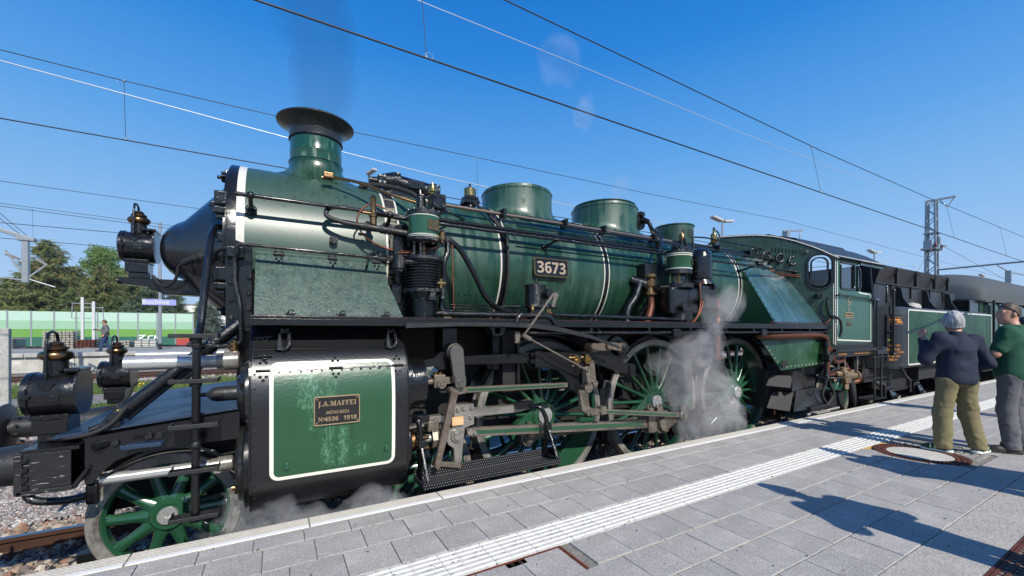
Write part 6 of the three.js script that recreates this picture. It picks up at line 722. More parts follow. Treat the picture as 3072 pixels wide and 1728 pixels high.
for (const s of [1, -1]) {
  const g = plate([[8.855, 1.72], [10.45, 1.72], [10.45, 2.76], [9.76, 2.76], [9.74, 2.8], [9.74, 3.22], [9.84, 3.29], [10.85, 3.29], [10.9, 3.34], [10.9, 3.38], [8.855, 3.38]], 1.475, 1.5, 0.002, [rrect(9.09, 9.64, 2.79, 3.26, 0.07)]), uv = g.attributes.uv, p = g.attributes.position;
  for (let i = 0; i < p.count; i++) uv.setXY(i, (p.getX(i) - 8.85) / 1.62, 1 - (3.38 - p.getY(i)) / 1.66);
  if (s < 0) { g.rotateY(Math.PI); g.translate(2 * 9.65, 0, 0); }
  const side = P_('cab_side', g, phy({ map: cabLine, roughness: 0.36, clearcoat: 0.4, clearcoatRoughness: 0.15, bumpMap: rep(lumpy, 1), bumpScale: 0.003 }), s > 0 ? 'green cab side lined in white with a framed window' : null);
  if (s < 0) continue;
  part('window_frame', extr(shp(rrect(9.06, 9.67, 2.76, 3.29, 0.09), [rrect(9.1, 9.63, 2.8, 3.25, 0.06).reverse()]), 0.03, 0.003).translate(0, 0, 1.488), MAT.black, side);
  part('window_pane', box(9.09, 9.64, 2.79, 3.26, 1.484, 1.487), MAT.glass, side);
  part('wind_shield', [box(9.73, 9.75, 2.76, 3.24, 1.5, 1.53, 0.004), plate([[9.75, 3.24], [9.84, 3.18], [9.86, 2.86], [9.76, 2.76], [9.76, 2.8], [9.83, 2.87], [9.81, 3.16], [9.75, 3.2]], 1.51, 1.54)], MAT.oily, side);
  part('wind_pane', plate([[9.75, 3.2], [9.81, 3.16], [9.83, 2.87], [9.76, 2.8]], 1.522, 1.526, 0), MAT.glass, side);
  part('rain_strip', [extr(shp(rrect(9.86, 10.9, 3.27, 3.36, 0.04)), 0.03, 0.008).translate(0, 0, 1.5)], MAT.blueGreen, side);
  part('rain_strip_lining', [box(9.9, 10.86, 3.352, 3.364, 1.528, 1.5335, 0.002), box(9.86, 9.875, 3.28, 3.355, 1.526, 1.533, 0.002)], MAT.white, side);
  part('roof_moulding', [box(8.86, 10.9, 3.372, 3.386, 1.5, 1.512, 0.003)], MAT.white, side);
  part('edge_rivets', bolts(row([8.875, 1.78, 1.5], [8.875, 3.33, 1.5], 26), 0.009, 0.006), MAT.black, side, null, 'stuff');
  part('grab_rail', [cyl([8.86, 2.66, 1.56], [10.6, 2.62, 1.56], 0.014), [8.9, 9.3, 9.9, 10.4].map((x) => cyl([x, 2.645, 1.5], [x, 2.645, 1.56], 0.012)), cyl([10.35, 2.6, 1.54], [10.35, 3.25, 1.5], 0.018), cyl([10.52, 1.7, 1.55], [10.52, 2.64, 1.55], 0.018), box(10.35, 10.6, 2.6, 2.66, 1.46, 1.58, 0.01)], MAT.oily, side);
  const sgn = (name, x, y, w, h, draw, px = 256) => part(name, box(x - w / 2, x + w / 2, y - h / 2, y + h / 2, 1.501, 1.507, 0.001), (() => { const m = canvasTex(px, Math.round(px * h / w), draw); return std({ map: m, roughness: 0.5 }); })(), side);
  const plateUV = (m) => { const p = m.geometry.attributes.position, u = m.geometry.attributes.uv; m.geometry.computeBoundingBox(); const b = m.geometry.boundingBox; for (let i = 0; i < p.count; i++) u.setXY(i, (p.getX(i) - b.min.x) / (b.max.x - b.min.x), (p.getY(i) - b.min.y) / (b.max.y - b.min.y)); };
  plateUV(sgn('owner_plate', 9.43, 2.29, 0.32, 0.1, (c, w, h) => { c.fillStyle = '#b89a72'; c.fillRect(0, 0, w, h); c.fillStyle = '#15120f'; c.fillRect(8, 8, w - 16, h - 16); c.fillStyle = '#cbb085'; c.font = `bold ${h * 0.5}px serif`; c.textAlign = 'center'; c.textBaseline = 'middle'; c.fillText('K.Bay.Sts.B.', w / 2, h / 2 + 2, w - 30); }));
  plateUV(sgn('small_plate', 9.42, 2.13, 0.18, 0.09, (c, w, h) => { c.fillStyle = '#8d7654'; c.fillRect(0, 0, w, h); c.fillStyle = '#1d1a15'; c.fillRect(6, 6, w - 12, h - 12); c.fillStyle = '#a58c63'; c.font = `bold ${h * 0.26}px sans-serif`; c.textAlign = 'center'; c.fillText('MASCH.-FBR.', w / 2, h * 0.42, w - 30); c.fillText('1918', w / 2, h * 0.78); }));
  part('class_letters', [letters('S', 0.15, 0.008).scale(0.9, 1, 1).translate(9.4, 2.54, 1.5), letters('3', 0.06, 0.008).translate(9.49, 2.57, 1.5), box(9.46, 9.52, 2.532, 2.538, 1.5, 1.506), letters('6', 0.06, 0.008).translate(9.49, 2.495, 1.5), letters('B', 0.07, 0.008).translate(9.41, 2.4, 1.5)], std({ color: lc(0.6, 0.48, 0.33), metalness: 0.8, roughness: 0.45 }), side);
}
// roof: arch swept back, with the rear wall and floor
{
  const sec = []; for (let i = 0; i <= 30; i++) { const z = mix(-1.56, 1.56, i / 30); sec.push([z, archY(z) + 0.012 - Math.max(0, Math.abs(z) - 1.49) * 0.6]); }
  const P = [], I = [], xs = 2; sec.forEach(([z, y]) => { P.push(cabX(z) - 0.02, y, z, 10.95, y, z, cabX(z) - 0.02, y - 0.02, z, 10.95, y - 0.02, z); });
  for (let i = 0; i < 30; i++) { const a = i * 4, b = a + 4; I.push(a, b, a + 1, b, b + 1, a + 1, a + 2, a + 3, b + 2, b + 2, a + 3, b + 3, a + 2, b + 2, a, a, b + 2, b, a + 1, b + 1, a + 3, a + 3, b + 1, b + 3); }
  const g = new THREE.BufferGeometry(); g.setAttribute('position', new THREE.Float32BufferAttribute(P, 3)); g.setIndex(I); const k = toCreasedNormals(g.toNonIndexed(), 0.5); P_('cab_roof', boxUV(k), MAT.matt);
  P_('roof_lining', [sec.slice(0, -1).map(([z, y], i) => { const [z1, y1] = sec[i + 1]; return cyl([cabX(z) - 0.024, y - 0.018, z], [cabX(z1) - 0.024, y1 - 0.018, z1], 0.009, 0.009, 6); })], MAT.white);
  P_('roof_ventilator', [plateX([[-0.6, 3.87], [0.6, 3.85], [0.42, 3.97], [-0.42, 3.97]], 8.7, 10.6), plateX([[0.6, 3.845], [0.95, 3.74], [0.9, 3.8], [0.6, 3.9]], 8.75, 10.7)], MAT.matt);
  P_('cab_floor', [box(8.9, 10.6, 1.66, 1.72, -1.45, 1.46, 0.004), box(8.86, 10.62, 1.6, 1.66, 1.44, 1.52, 0.006)], MAT.black);
  P_('cab_inside', [box(8.62, 8.66, 1.8, 3.3, -0.75, 0.75, 0.02), box(9.0, 9.3, 1.72, 2.3, 0.9, 1.4, 0.02), box(9.2, 9.6, 1.72, 2.3, -1.4, -0.9, 0.02), cyl([8.7, 2.9, 0.5], [8.9, 2.9, 0.5], 0.08)], MAT.grime);
  P_('hand_wheel', [new THREE.TorusGeometry(0.14, 0.012, 6, 28).rotateY(0.9).translate(9.1, 3.12, 0.85), cyl([8.8, 3.0, 0.7], [9.1, 3.12, 0.85], 0.016)], MAT.oilsteel);
  P_('rear_drip_edge', [box(10.88, 10.94, 3.36, 3.4, -1.5, 1.5, 0.006)], MAT.black);
  P_('cab_rear_post', [box(10.44, 10.5, 1.72, 2.76, 1.42, 1.48, 0.008), box(10.45, 10.5, 2.7, 3.3, -1.45, -1.38)], MAT.black);
}
// below the cab
P_('sill_beam', [box(8.85, 11.05, 1.5, 1.62, 1.38, 1.47, 0.006), box(8.9, 10.9, 1.62, 1.65, 1.4, 1.53, 0.004), box(10.6, 11.1, 1.52, 1.66, 1.3, 1.53, 0.01)], MAT.black);
{ const m = canvasTex(1024, 64, (c, w, h) => { c.fillStyle = '#151617'; c.fillRect(0, 0, w, h); c.fillStyle = '#d98a14'; c.font = 'bold 34px sans-serif'; c.fillText('Bw Nördlingen', 70, 42, 180); c.fillText('Unt. 30.4. REV 11.17', 420, 42, 300); c.fillStyle = '#c8a21a'; c.fillText('L 17 M', 700, 42, 70); c.fillStyle = '#d98a14'; c.fillText('BPAZ', 840, 42, 90); }); const q = P_('sill_lettering', new THREE.PlaneGeometry(1.9, 0.1).translate(9.9, 1.56, 1.474), std({ map: m, roughness: 0.5 })); }
P_('skirt_panel', [quad([7.45, 1.32, 1.3], [8.8, 1.38, 1.36], [8.78, 1.93, 1.36], [6.95, 1.9, 1.2])], phy({ map: rep(gMap2, 0.5), color: lc(0.7, 0.98, 0.62), roughness: 0.4, clearcoat: 0.3 }), 'green angled skirt panel below the running board');
P_('skirt_rivets', [bolts(row([7.5, 1.37, 1.305], [8.75, 1.41, 1.36], 12), 0.01, 0.008), bolts(row([8.74, 1.42, 1.36], [8.74, 1.9, 1.36], 5), 0.01, 0.008), bolts(row([7.42, 1.4, 1.3], [7.0, 1.86, 1.21], 8), 0.01, 0.008)], MAT.white, null, 'stuff');
P_('skirt_notch', plate([[7.38, 1.44], [7.56, 1.5], [7.62, 1.42], [7.5, 1.37], [7.42, 1.4]], 1.325, 1.332), MAT.grime);
P_('ash_pan', [box(7.6, 9.3, 0.62, 1.3, -1.0, 1.0, 0.03), quad([7.7, 0.95, 1.35], [8.45, 0.95, 1.2], [8.4, 1.3, 1.15], [7.72, 1.28, 1.35]), quad([7.75, 0.6, 1.35], [9.3, 0.52, 1.2], [9.1, 0.9, 1.12], [7.95, 0.95, 1.3]), box(8.35, 9.2, 0.55, 0.62, 1.0, 1.35, 0.01)], MAT.matt);
P_('ash_pan_door', [quad([7.36, 1.05, 1.1], [7.62, 1.02, 1.36], [7.74, 1.22, 1.34], [7.5, 1.22, 1.1], 0.03), quad([7.38, 0.66, 1.1], [7.6, 0.62, 1.36], [7.85, 0.92, 1.3], [7.6, 0.92, 1.08], 0.03)], std({ color: lc(0.035, 0.033, 0.03), roughness: 0.7, bumpMap: rep(grit, 4), bumpScale: 0.004 }));
P_('ash_pan_plate', [box(8.4, 8.9, 0.5, 0.52, 1.15, 1.42, 0.004), cyl([8.3, 0.48, 1.3], [9.4, 0.52, 1.35], 0.02)], std({ color: lc(0.3, 0.29, 0.27), roughness: 0.6 }));
P_('copper_injector_pipe', [pipe([[6.75, 1.93, 1.3], [7.0, 1.915, 1.38], [8.5, 1.925, 1.42], [8.74, 1.86, 1.44], [8.76, 1.2, 1.42], [8.85, 1.16, 1.42], [9.1, 1.2, 1.4]], 0.042, 0.14, 12), pipe([[6.8, 1.9, 1.25], [7.1, 1.885, 1.34], [8.55, 1.89, 1.36], [8.85, 1.82, 1.42], [8.9, 1.5, 1.44], [9.05, 1.41, 1.44], [9.45, 1.42, 1.4]], 0.038, 0.16, 12), pipe([[9.9, 1.11, 1.4], [10.15, 1.11, 1.4], [10.2, 1.0, 1.38], [10.0, 0.95, 1.3]], 0.05, 0.1, 10), pipe([[9.6, 1.5, 1.3], [9.75, 1.3, 1.35], [9.72, 1.15, 1.4]], 0.025, 0.08)], MAT.copper);
P_('injector', [cyl([9.05, 1.18, 1.42], [9.25, 1.18, 1.42], 0.06, 0.06, 16), cyl([9.25, 1.18, 1.42], [9.3, 1.18, 1.42], 0.09, 0.09, 16), cyl([9.3, 1.15, 1.42], [9.9, 1.11, 1.42], 0.07, 0.075, 16), box(9.4, 9.62, 0.98, 1.16, 1.36, 1.48, 0.03), cyl([9.5, 0.88, 1.42], [9.5, 0.98, 1.42], 0.05), lathe([[0.09, 0], [0.09, 0.03], [0.06, 0.04], [0.06, 0.1]], [9.42, 1.2, 1.42], [0, 1, 0], 16), cyl([9.85, 1.12, 1.42], [9.9, 1.12, 1.42], 0.1, 0.1, 16), cyl([9.72, 1.12, 1.42], [9.72, 1.24, 1.42], 0.05), cyl([9.1, 1.05, 1.4], [9.1, 1.2, 1.4], 0.035)], std({ color: lc(0.3, 0.22, 0.13), metalness: 0.85, roughness: 0.45, bumpMap: rep(lumpy, 6), bumpScale: 0.004 }));
P_('valve_column', [cyl([8.65, 1.2, 1.46], [8.65, 1.82, 1.46], 0.022), cyl([8.65, 1.7, 1.46], [8.65, 1.8, 1.46], 0.04), cyl([8.65, 1.5, 1.4], [8.65, 1.5, 1.53], 0.07, 0.07, 20), box(8.58, 8.72, 1.55, 1.62, 1.4, 1.5, 0.01), cyl([8.65, 1.17, 1.46], [8.65, 1.24, 1.46], 0.045, 0.035)], MAT.oily);
P_('hand_wheel', [new THREE.TorusGeometry(0.25, 0.016, 6, 32).rotateX(Math.PI / 2).translate(8.65, 1.165, 1.42), [0, 1.57].map((a) => cyl([8.65 - 0.25 * Math.cos(a), 1.165, 1.42 - 0.25 * Math.sin(a)], [8.65 + 0.25 * Math.cos(a), 1.165, 1.42 + 0.25 * Math.sin(a)], 0.014))], MAT.oily);
P_('hanging_rods', [9.35, 9.62, 10.15].map((x, i) => cyl([x, 1.2 - i * 0.05, 1.36], [x, 1.52, 1.36], 0.014)), MAT.steel);
P_('water_hose', [spline([[9.95, 1.06, 1.32], [9.98, 0.8, 1.34], [10.1, 0.55, 1.3], [10.3, 0.36, 1.2]], 0.065, 20, 12), spline([[8.9, 1.02, 1.34], [8.86, 0.8, 1.3], [9.1, 0.6, 1.28], [9.35, 0.5, 1.25]], 0.03, 20, 8), spline([[9.02, 1.0, 1.36], [9.15, 0.8, 1.36], [9.0, 0.6, 1.32], [8.7, 0.54, 1.32]], 0.026, 20, 8)], MAT.rubber);
P_('trailing_frame', [box(9.4, 11.1, 0.9, 1.4, -0.9, 0.6, 0.02), box(9.7, 10.3, 0.35, 0.75, 0.8, 1.1, 0.02), plate([[10.1, 1.45], [10.45, 1.5], [10.5, 1.35], [10.25, 1.3], [10.2, 0.95], [10.08, 0.95]], 1.28, 1.34), spline([[10.35, 1.4, 1.36], [10.42, 1.25, 1.36], [10.3, 0.95, 1.34]], 0.025, 16, 8)], MAT.grime);
for (const y of [1.46, 1.03, 0.6]) P_('cab_step', [box(10.35, 11.05, y, y + 0.012, 1.3, 1.54, 0.004), box(10.35, 11.05, y, y + 0.04, 1.3, 1.31)], MAT.matt);
P_('step_hanger', [cyl([10.55, 0.6, 1.5], [10.55, 1.6, 1.5], 0.018), cyl([10.88, 0.6, 1.5], [10.88, 1.6, 1.5], 0.018), cyl([10.75, 1.55, 1.52], [11.1, 1.28, 1.52], 0.01)], MAT.matt);
// ---------- tender ----------
const TD = thing('tender', [15, 0, 0], 'green bogie tender with white-lined tank side and black coal bunker behind the cab', 'tender');
const T_ = (n, g, m, label, kind) => part(n, g, m, TD, label, kind);
{
  const out = [[18.4, 1.5], [18.4, -1.5], [11.9, -1.5], [11.55, -1.38], [11.4, -1.1], [11.35, -0.9], [11.35, 0.9], [11.4, 1.1], [11.55, 1.38], [11.7, 1.46], [11.95, 1.5]].map(([x, z]) => [x, -z]).reverse();
  const tank = extr(shp(out), 1.36, 0.01).rotateX(-Math.PI / 2).translate(0, 1.17, 0);
  T_('tank', toCreasedNormals(boxUV(tank), 0.6), phy({ color: lc(0.013, 0.014, 0.015), roughness: 0.35, clearcoat: 0.3, clearcoatRoughness: 0.2, bumpMap: rep(lumpy, 0.7), bumpScale: 0.004 }));
  const pan = T_('side_panel', plate(rrect(12.3, 18.75, 1.24, 2.47, 0.06), 1.495, 1.506, 0.001), phy({ map: rep(gMap2, 0.25), color: lc(0.62, 0.9, 0.72), roughness: 0.4, specularIntensity: 0.5 }), 'glossy green tender side');
  part('white_lining', extr(shp(rrect(12.28, 18.78, 1.22, 2.49, 0.07), [rrect(12.315, 18.745, 1.255, 2.455, 0.05).reverse()]), 0.004).translate(0, 0, 1.5045), MAT.white, pan);
  part('tank_rivets', [12.85, 13.45, 13.55, 14.3, 15.1, 15.25, 16.2, 17.3, 17.5, 18.3].map((x) => bolts(row([x, 1.33, 1.506], [x, 2.3, 1.506], 11), 0.014, 0.01)), MAT.gloss, pan, null, 'stuff');
  T_('panel_joint', box(16.7, 16.78, 1.18, 2.52, 1.5, 1.51, 0.003), MAT.black);
  T_('bottom_rivets', [bolts(row([12, 1.2, 1.5], [18, 1.2, 1.5], 50), 0.014, 0.012), [...Array(8)].map((_, i) => bolts([[11.5 + i * 0.06, 1.2, 1.36 + i * 0.02]], 0.014, 0.02))], MAT.black, null, 'stuff');
  T_('tank_wire', [spline([[11.5, 1.98, 1.42], [12.2, 1.97, 1.52], [13.2, 2.08, 1.53], [14.6, 2.3, 1.53], [16.5, 2.5, 1.53]], 0.02, 40, 6)], MAT.black);
  const m = canvasTex(512, 768, (c, w, h) => { c.clearRect(0, 0, w, h); c.fillStyle = '#17181a'; c.fillRect(0, 0, w, h); const O = '#c98018'; c.fillStyle = O; c.fillRect(60, 70, 280, 26); c.fillStyle = '#17181a'; c.font = 'bold 30px sans-serif'; c.fillStyle = O; c.fillRect(60, 40, 350, 4); c.fillText('VBLACH', 70, 128); c.fillRect(250, 104, 130, 24); c.fillRect(60, 138, 330, 4); c.fillRect(60, 150, 350, 4); c.fillStyle = '#9aa31c'; c.font = 'bold 34px sans-serif'; c.fillText('00016470-2', 20, 420, 330); c.fillStyle = O; c.font = 'bold 44px sans-serif'; c.fillText('Tender  135 t', 60, 510, 420); c.fillText('Br.Gew.  P 140 t', 10, 575, 470); c.fillText('G 108 t', 290, 620, 190); c.fillRect(250, 545, 5, 80); c.fillRect(250, 545, 22, 5); c.fillRect(250, 622, 22, 5); c.fillText('Wasser  26 m³', 40, 680, 440); c.fillText('Kohle  8 t', 60, 735, 330); });
  const g = new THREE.PlaneGeometry(0.9, 1.05, 12, 1), p = g.attributes.position; for (let i = 0; i < p.count; i++) { const t = (p.getX(i) + 0.45) / 0.9, q = [[11.52, 1.375], [11.62, 1.43], [11.75, 1.478], [11.95, 1.503], [12.22, 1.503]], f = t * 4, k = Math.min(3, Math.floor(f)); p.setXYZ(i, mix(q[k][0], q[k + 1][0], f - k), 1.83 + p.getY(i), mix(q[k][1], q[k + 1][1], f - k) + 0.008); } g.computeVertexNormals();
  T_('tank_lettering', g, std({ map: m, roughness: 0.4 }), 'orange painted tender weights and water figures');
  T_('coal_bunker', [box(11.7, 16.4, 2.53, 3.1, -1.1, 1.1, 0.01), plateX([[-1.1, 3.1], [1.1, 3.1], [1.22, 3.48], [-1.22, 3.48]], 11.75, 16.2), box(16.3, 17.6, 2.53, 3.1, -1.0, 1.0, 0.01)], MAT.matt);
  T_('bunker_ribs', [12.6, 13.8, 15.1, 16.1].map((x) => [plate([[x - 0.02, 3.1], [x + 0.02, 3.1], [x + 0.02, 3.48], [x - 0.02, 3.48]], 1.17, 1.235), box(x - 0.012, x + 0.012, 2.8, 3.1, 1.1, 1.13), bolts([[x, 3.4, 1.23], [x, 3.25, 1.2], [x, 3.15, 1.17]], 0.016, 0.03)]), MAT.matt);
  T_('bunker_rail', [box(11.7, 16.4, 3.08, 3.11, 1.1, 1.14, 0.004)], MAT.matt);
  for (const x of [12.9, 14.6, 16.3]) T_('bunker_gusset', plate([[0, 0], [0.02, 0], [0.02, 0.02], [0, 0.02]], 0, 0.01), MAT.matt).geometry = M(plateX([[1.1, 2.54], [1.46, 2.54], [1.34, 2.6], [1.24, 2.78], [1.2, 3.02], [1.1, 3.06]], x, x + 0.05));
  const rr = rand(4), coal = []; for (let i = 0; i < 420; i++) { const s = 0.04 + rr() * 0.05, k = new THREE.IcosahedronGeometry(s, 0); k.rotateX(rr() * 6).rotateY(rr() * 6).translate(mix(11.8, 16.1, rr()), 3.37 + rr() * 0.08, mix(-1.15, 1.17, rr())); coal.push(k); }
  T_('coal', coal, std({ color: lc(0.012, 0.012, 0.013), roughness: 0.45 }), null, 'stuff'); T_('coal_bed', box(11.8, 16.1, 3.3, 3.42, -1.15, 1.15), MAT.grime);
  T_('coal_sack', [nets((x, y, z) => { const d = Math.hypot((x - 13.3) / 0.3, (y - 2.56) / 0.11, (z - 1.3) / 0.14) - 1; return d + 0.5 * (fbm3(x * 9, y * 9, z * 9, 3) - 0.5); }, [12.9, 2.5, 1.1], [13.7, 2.75, 1.5], 0.02)], std({ color: lc(0.42, 0.4, 0.36), roughness: 0.9 }));
  T_('front_grab_rail', [cyl([11.6, 1.5, 1.47], [11.6, 2.85, 1.47], 0.022), ball(11.6, 2.87, 1.47, 0.04), ball(11.6, 1.5, 1.47, 0.035), pipe([[11.75, 2.62, 1.3], [11.7, 2.8, 1.32], [11.78, 3.0, 1.3]], 0.02)], MAT.oily);
  T_('tender_front', [box(10.98, 11.36, 1.55, 2.6, -1.25, 1.15, 0.02), [0, 1, 2].map((i) => box(10.95, 11.2, 1.6, 2.6, 0.75 + i * 0.17, 0.86 + i * 0.17, 0.01)), box(11.0, 11.3, 1.5, 3.2, -1.2, 1.0)], MAT.black);
  T_('tender_frame', [box(11.2, 18.3, 0.85, 1.16, -1.1, 1.1, 0.02), box(13.6, 15.4, 0.8, 1.12, 1.0, 1.32, 0.02), box(12.0, 17.8, 0.3, 0.85, -0.65, 0.6)], MAT.grime);
  for (const x of [12.3, 14.0, 15.8, 17.4]) T_('wheel', lathe([[0, 0.12], [0.12, 0.12], [0.16, 0.07], [0.4, 0.07], [0.42, 0.13], [0.5, 0.13], [0.5, 0.02], [0.53, 0], [0.5, -0.01]], [x, 0.5, 0.69], [0, 0, 1], 44), MAT.oily);
  for (const x of [12.3, 14.0, 15.8, 17.4]) T_('axle_box', [box(x - 0.2, x + 0.2, 0.36, 0.72, 0.85, 1.18, 0.03), box(x - 0.12, x + 0.12, 0.4, 0.64, 1.18, 1.24, 0.02), cyl([x - 0.25, 0.72, 1.05], [x - 0.25, 1.0, 1.05], 0.09, 0.09, 14), cyl([x + 0.25, 0.72, 1.05], [x + 0.25, 1.0, 1.05], 0.09, 0.09, 14), quad([x - 0.16, 0.42, 1.3], [x + 0.16, 0.42, 1.28], [x + 0.12, 0.64, 1.22], [x - 0.18, 0.64, 1.24], 0.04), bolts([[x - 0.1, 0.5, 1.3], [x + 0.1, 0.5, 1.29]], 0.025, 0.02)], MAT.oily);
  T_('bogie_frame', [plate([[11.7, 0.95], [18.0, 0.95], [18.0, 0.7], [17.0, 0.55], [16.2, 0.55], [15.2, 0.75], [14.6, 0.75], [13.6, 0.55], [12.7, 0.55], [11.7, 0.7]], 1.02, 1.08)], MAT.grime);
  T_('tender_pipe', [pipe([[12.2, 1.15, 1.42], [12.35, 0.98, 1.44], [12.6, 0.88, 1.44], [12.62, 0.6, 1.44]], 0.03, 0.1), pipe([[11.2, 0.88, 1.3], [11.5, 0.84, 1.34], [11.6, 0.55, 1.3]], 0.05, 0.1)], MAT.matt);
  T_('tool_box', [box(17.4, 18.2, 2.53, 2.9, 0.5, 1.35, 0.02), quad([17.3, 3.0, 0.6], [18.3, 2.86, 1.46], [18.3, 2.9, 1.5], [17.3, 3.05, 0.55], 0.05)], MAT.black);
}
// ---------- the coach behind ----------
const CO = thing('passenger_coach', [30, 0, 0], 'dark green railway coach with rounded grey roof coupled behind the tender', 'railway coach');
{
  const C_ = (n, g, m) => part(n, g, m, CO), green = phy({ color: lc(0.018, 0.05, 0.03), roughness: 0.3, clearcoat: 0.3 });
  C_('body', [box(19.2, 44, 1.05, 2.95, -1.42, 1.42, 0.18), box(19.05, 19.4, 1.1, 2.95, -1.25, 1.25, 0.08)], green);
  const roofM = phy({ color: lc(0.075, 0.085, 0.09), roughness: 0.7, specularIntensity: 0.5 });
  const P = [], I = [], n = 24, xs = [[19.0, 0.0], [19.08, 0.35], [19.3, 0.62], [19.7, 0.82], [20.3, 0.95], [21.2, 1], [44, 1]];
  xs.forEach(([x, k]) => { for (let i = 0; i <= n; i++) { const a = (i / n) * Math.PI, z = 1.46 * Math.cos(a) * (0.86 + 0.14 * k), y = 2.9 + 1.12 * Math.pow(Math.sin(a), 0.75) * (0.25 + 0.75 * k) * (k > 0 ? 1 : 0.25); P.push(x, y, z); } });
  for (let i = 0; i < xs.length - 1; i++) for (let j = 0; j < n; j++) { const a = i * (n + 1) + j, b = a + n + 1; I.push(a, a + 1, b, b, a + 1, b + 1); }
  const g = new THREE.BufferGeometry(); g.setAttribute('position', new THREE.Float32BufferAttribute(P, 3)); g.setIndex(I); g.computeVertexNormals(); roofM.side = THREE.DoubleSide; C_('roof', boxUV(g), roofM);
  for (const x of [20.6, 22.2, 24.4, 26.6, 28.8, 31]) { const w = C_('window', extr(shp(rrect(x - 0.62, x + 0.62, 1.95, 2.86, 0.08), [rrect(x - 0.57, x + 0.57, 2.0, 2.81, 0.06).reverse()]), 0.03, 0.004).translate(0, 0, 1.41), MAT.black); part('pane', box(x - 0.58, x + 0.58, 1.99, 2.82, 1.422, 1.43), phy({ color: lc(0.05, 0.06, 0.06), roughness: 0.04, clearcoat: 1, clearcoatRoughness: 0.02 }), w); }
  C_('tail_lamp', cyl([19.04, 2.62, 0.62], [19.2, 2.62, 0.62], 0.11, 0.11, 20), std({ color: lc(0.12, 0.01, 0.01), roughness: 0.3 }));
  C_('corner_rail', [cyl([19.25, 1.4, 1.46], [19.25, 2.95, 1.46], 0.03)], MAT.black);
  C_('underframe', [box(19.4, 43, 0.7, 1.05, -1.2, 1.2, 0.02), [20.5, 23, 40].map((x) => cyl([x, 0.5, -0.8], [x, 0.5, 0.83], 0.48, 0.48, 32))], MAT.grime);
}
// ---------- overhead line ----------
function wires(name, label, group, defs, drops = [], mat = MAT.wire) {
  const o = thing(name, [defs[0].p[0][0], 0, defs[0].p[0][2]], label, 'overhead wire', group);
  defs.forEach((d) => part(d.name, sweep(d.p.map((q) => V(...q)), d.r, 6), d.m || mat, o));
  drops.forEach(([x, y0, y1, z0, z1]) => { part('dropper', cyl([x, y0, z0], [x + 0.02, y1, z1], 0.0045, 0.0045, 5), mat, o); part('dropper_clamp', [ball(x, y0, z0, 0.022, 8), ball(x + 0.02, y1, z1, 0.022, 8), sweep(Array.from({ length: 10 }, (_, k) => V(x - 0.05 + 0.05 * Math.cos(k * 0.7), y0 - 0.03 + 0.04 * Math.sin(k * 0.7), z0)), 0.003, 4), sweep(Array.from({ length: 10 }, (_, k) => V(x + 0.06 + 0.05 * Math.cos(k * 0.7), y1 + 0.03 + 0.04 * Math.sin(k * 0.7), z1)), 0.003, 4)], MAT.galv, o); });
}
wires('catenary', 'heavy contact wire and carrier wire directly above the steam locomotive', null, [{ name: 'contact_wire', r: 0.0125, p: [[-30, 5.46, 0.05], [1.64, 5.47, 0], [11.8, 5.465, 0], [21.8, 5.46, 0], [35, 5.44, 0], [110, 5.4, 0]] }, { name: 'carrier_wire', r: 0.0095, p: [[-30, 7.4, -0.2], [-10, 6.95, -0.2], [3.07, 6.85, -0.2], [12.3, 6.69, -0.2], [20, 6.7, -0.2], [34.8, 6.95, -0.3], [110, 6.8, 0]] }], [[1.64, 6.85, 5.48, -0.2, 0], [11.8, 6.69, 5.475, -0.2, 0], [21.8, 6.72, 5.47, -0.2, 0], [29, 6.8, 5.46, -0.2, 0]]);
wires('catenary', 'carrier and contact wire over the empty track behind, with a dropper left of chimney', null, [{ name: 'contact_wire', r: 0.011, p: [[-30, 5.5, -4.9], [-3.9, 5.47, -4.9], [0.2, 5.46, -4.9], [6.4, 5.41, -4.9], [60, 5.4, -4.9]] }, { name: 'carrier_wire', r: 0.008, p: [[-30, 7, -4.9], [-3.9, 6.59, -4.9], [-2.37, 6.54, -4.9], [0, 6.525, -4.9], [4.65, 6.63, -4.9], [10.9, 6.74, -4.9], [20, 7.0, -4.9], [60, 6.7, -4.9]] }], [[-2.4, 6.54, 5.48, -4.9, -4.9], [4.65, 6.62, 5.44, -4.9, -4.9]]);
wires('feeder_wire', 'pale sunlit wire descending leftmost to the chimney', null, [{ name: 'wire', r: 0.0085, m: MAT.paleWire, p: [[-20, 7.9, -4.9], [-3.92, 6.414, -4.9], [0.222, 6.115, -4.9], [3.44, 5.935, -4.9], [7.26, 5.828, -4.9], [16, 5.75, -4.9], [40, 6.2, -4.9]] }]);
wires('feeder_wire', 'thin pale high wire running to the top of the lattice mast', null, [{ name: 'wire', r: 0.0075, m: MAT.paleWire, p: [[-30, 9.7, -4], [2.76, 9.446, -4], [6.74, 9.46, -4], [15.2, 9.42, -4], [34.6, 9.72, -4]] }]);
wires('catenary', 'thin wires over the far track at the left, with one dropper', null, [{ name: 'contact_wire', r: 0.014, p: [[-60, 5.7, -20.8], [-10, 6.6, -20.8], [-4.8, 6.62, -20.8], [40, 6.3, -20.8]] }, { name: 'carrier_wire', r: 0.012, p: [[-60, 8, -20.8], [-10.2, 7.3, -20.8], [-4.7, 7.05, -20.8], [40, 6.9, -20.8]] }, { name: 'carrier_wire', r: 0.01, p: [[-60, 8.4, -20.8], [-10.2, 7.42, -20.8], [-4.7, 7.2, -20.8], [40, 7.1, -20.8]] }, { name: 'contact_wire', r: 0.012, p: [[-60, 6.3, -20.8], [-10, 5.95, -20.8], [-3, 5.9, -20.8], [40, 5.6, -20.8]] }], [[-9.2, 7.28, 5.95, -20.8, -20.8]]);
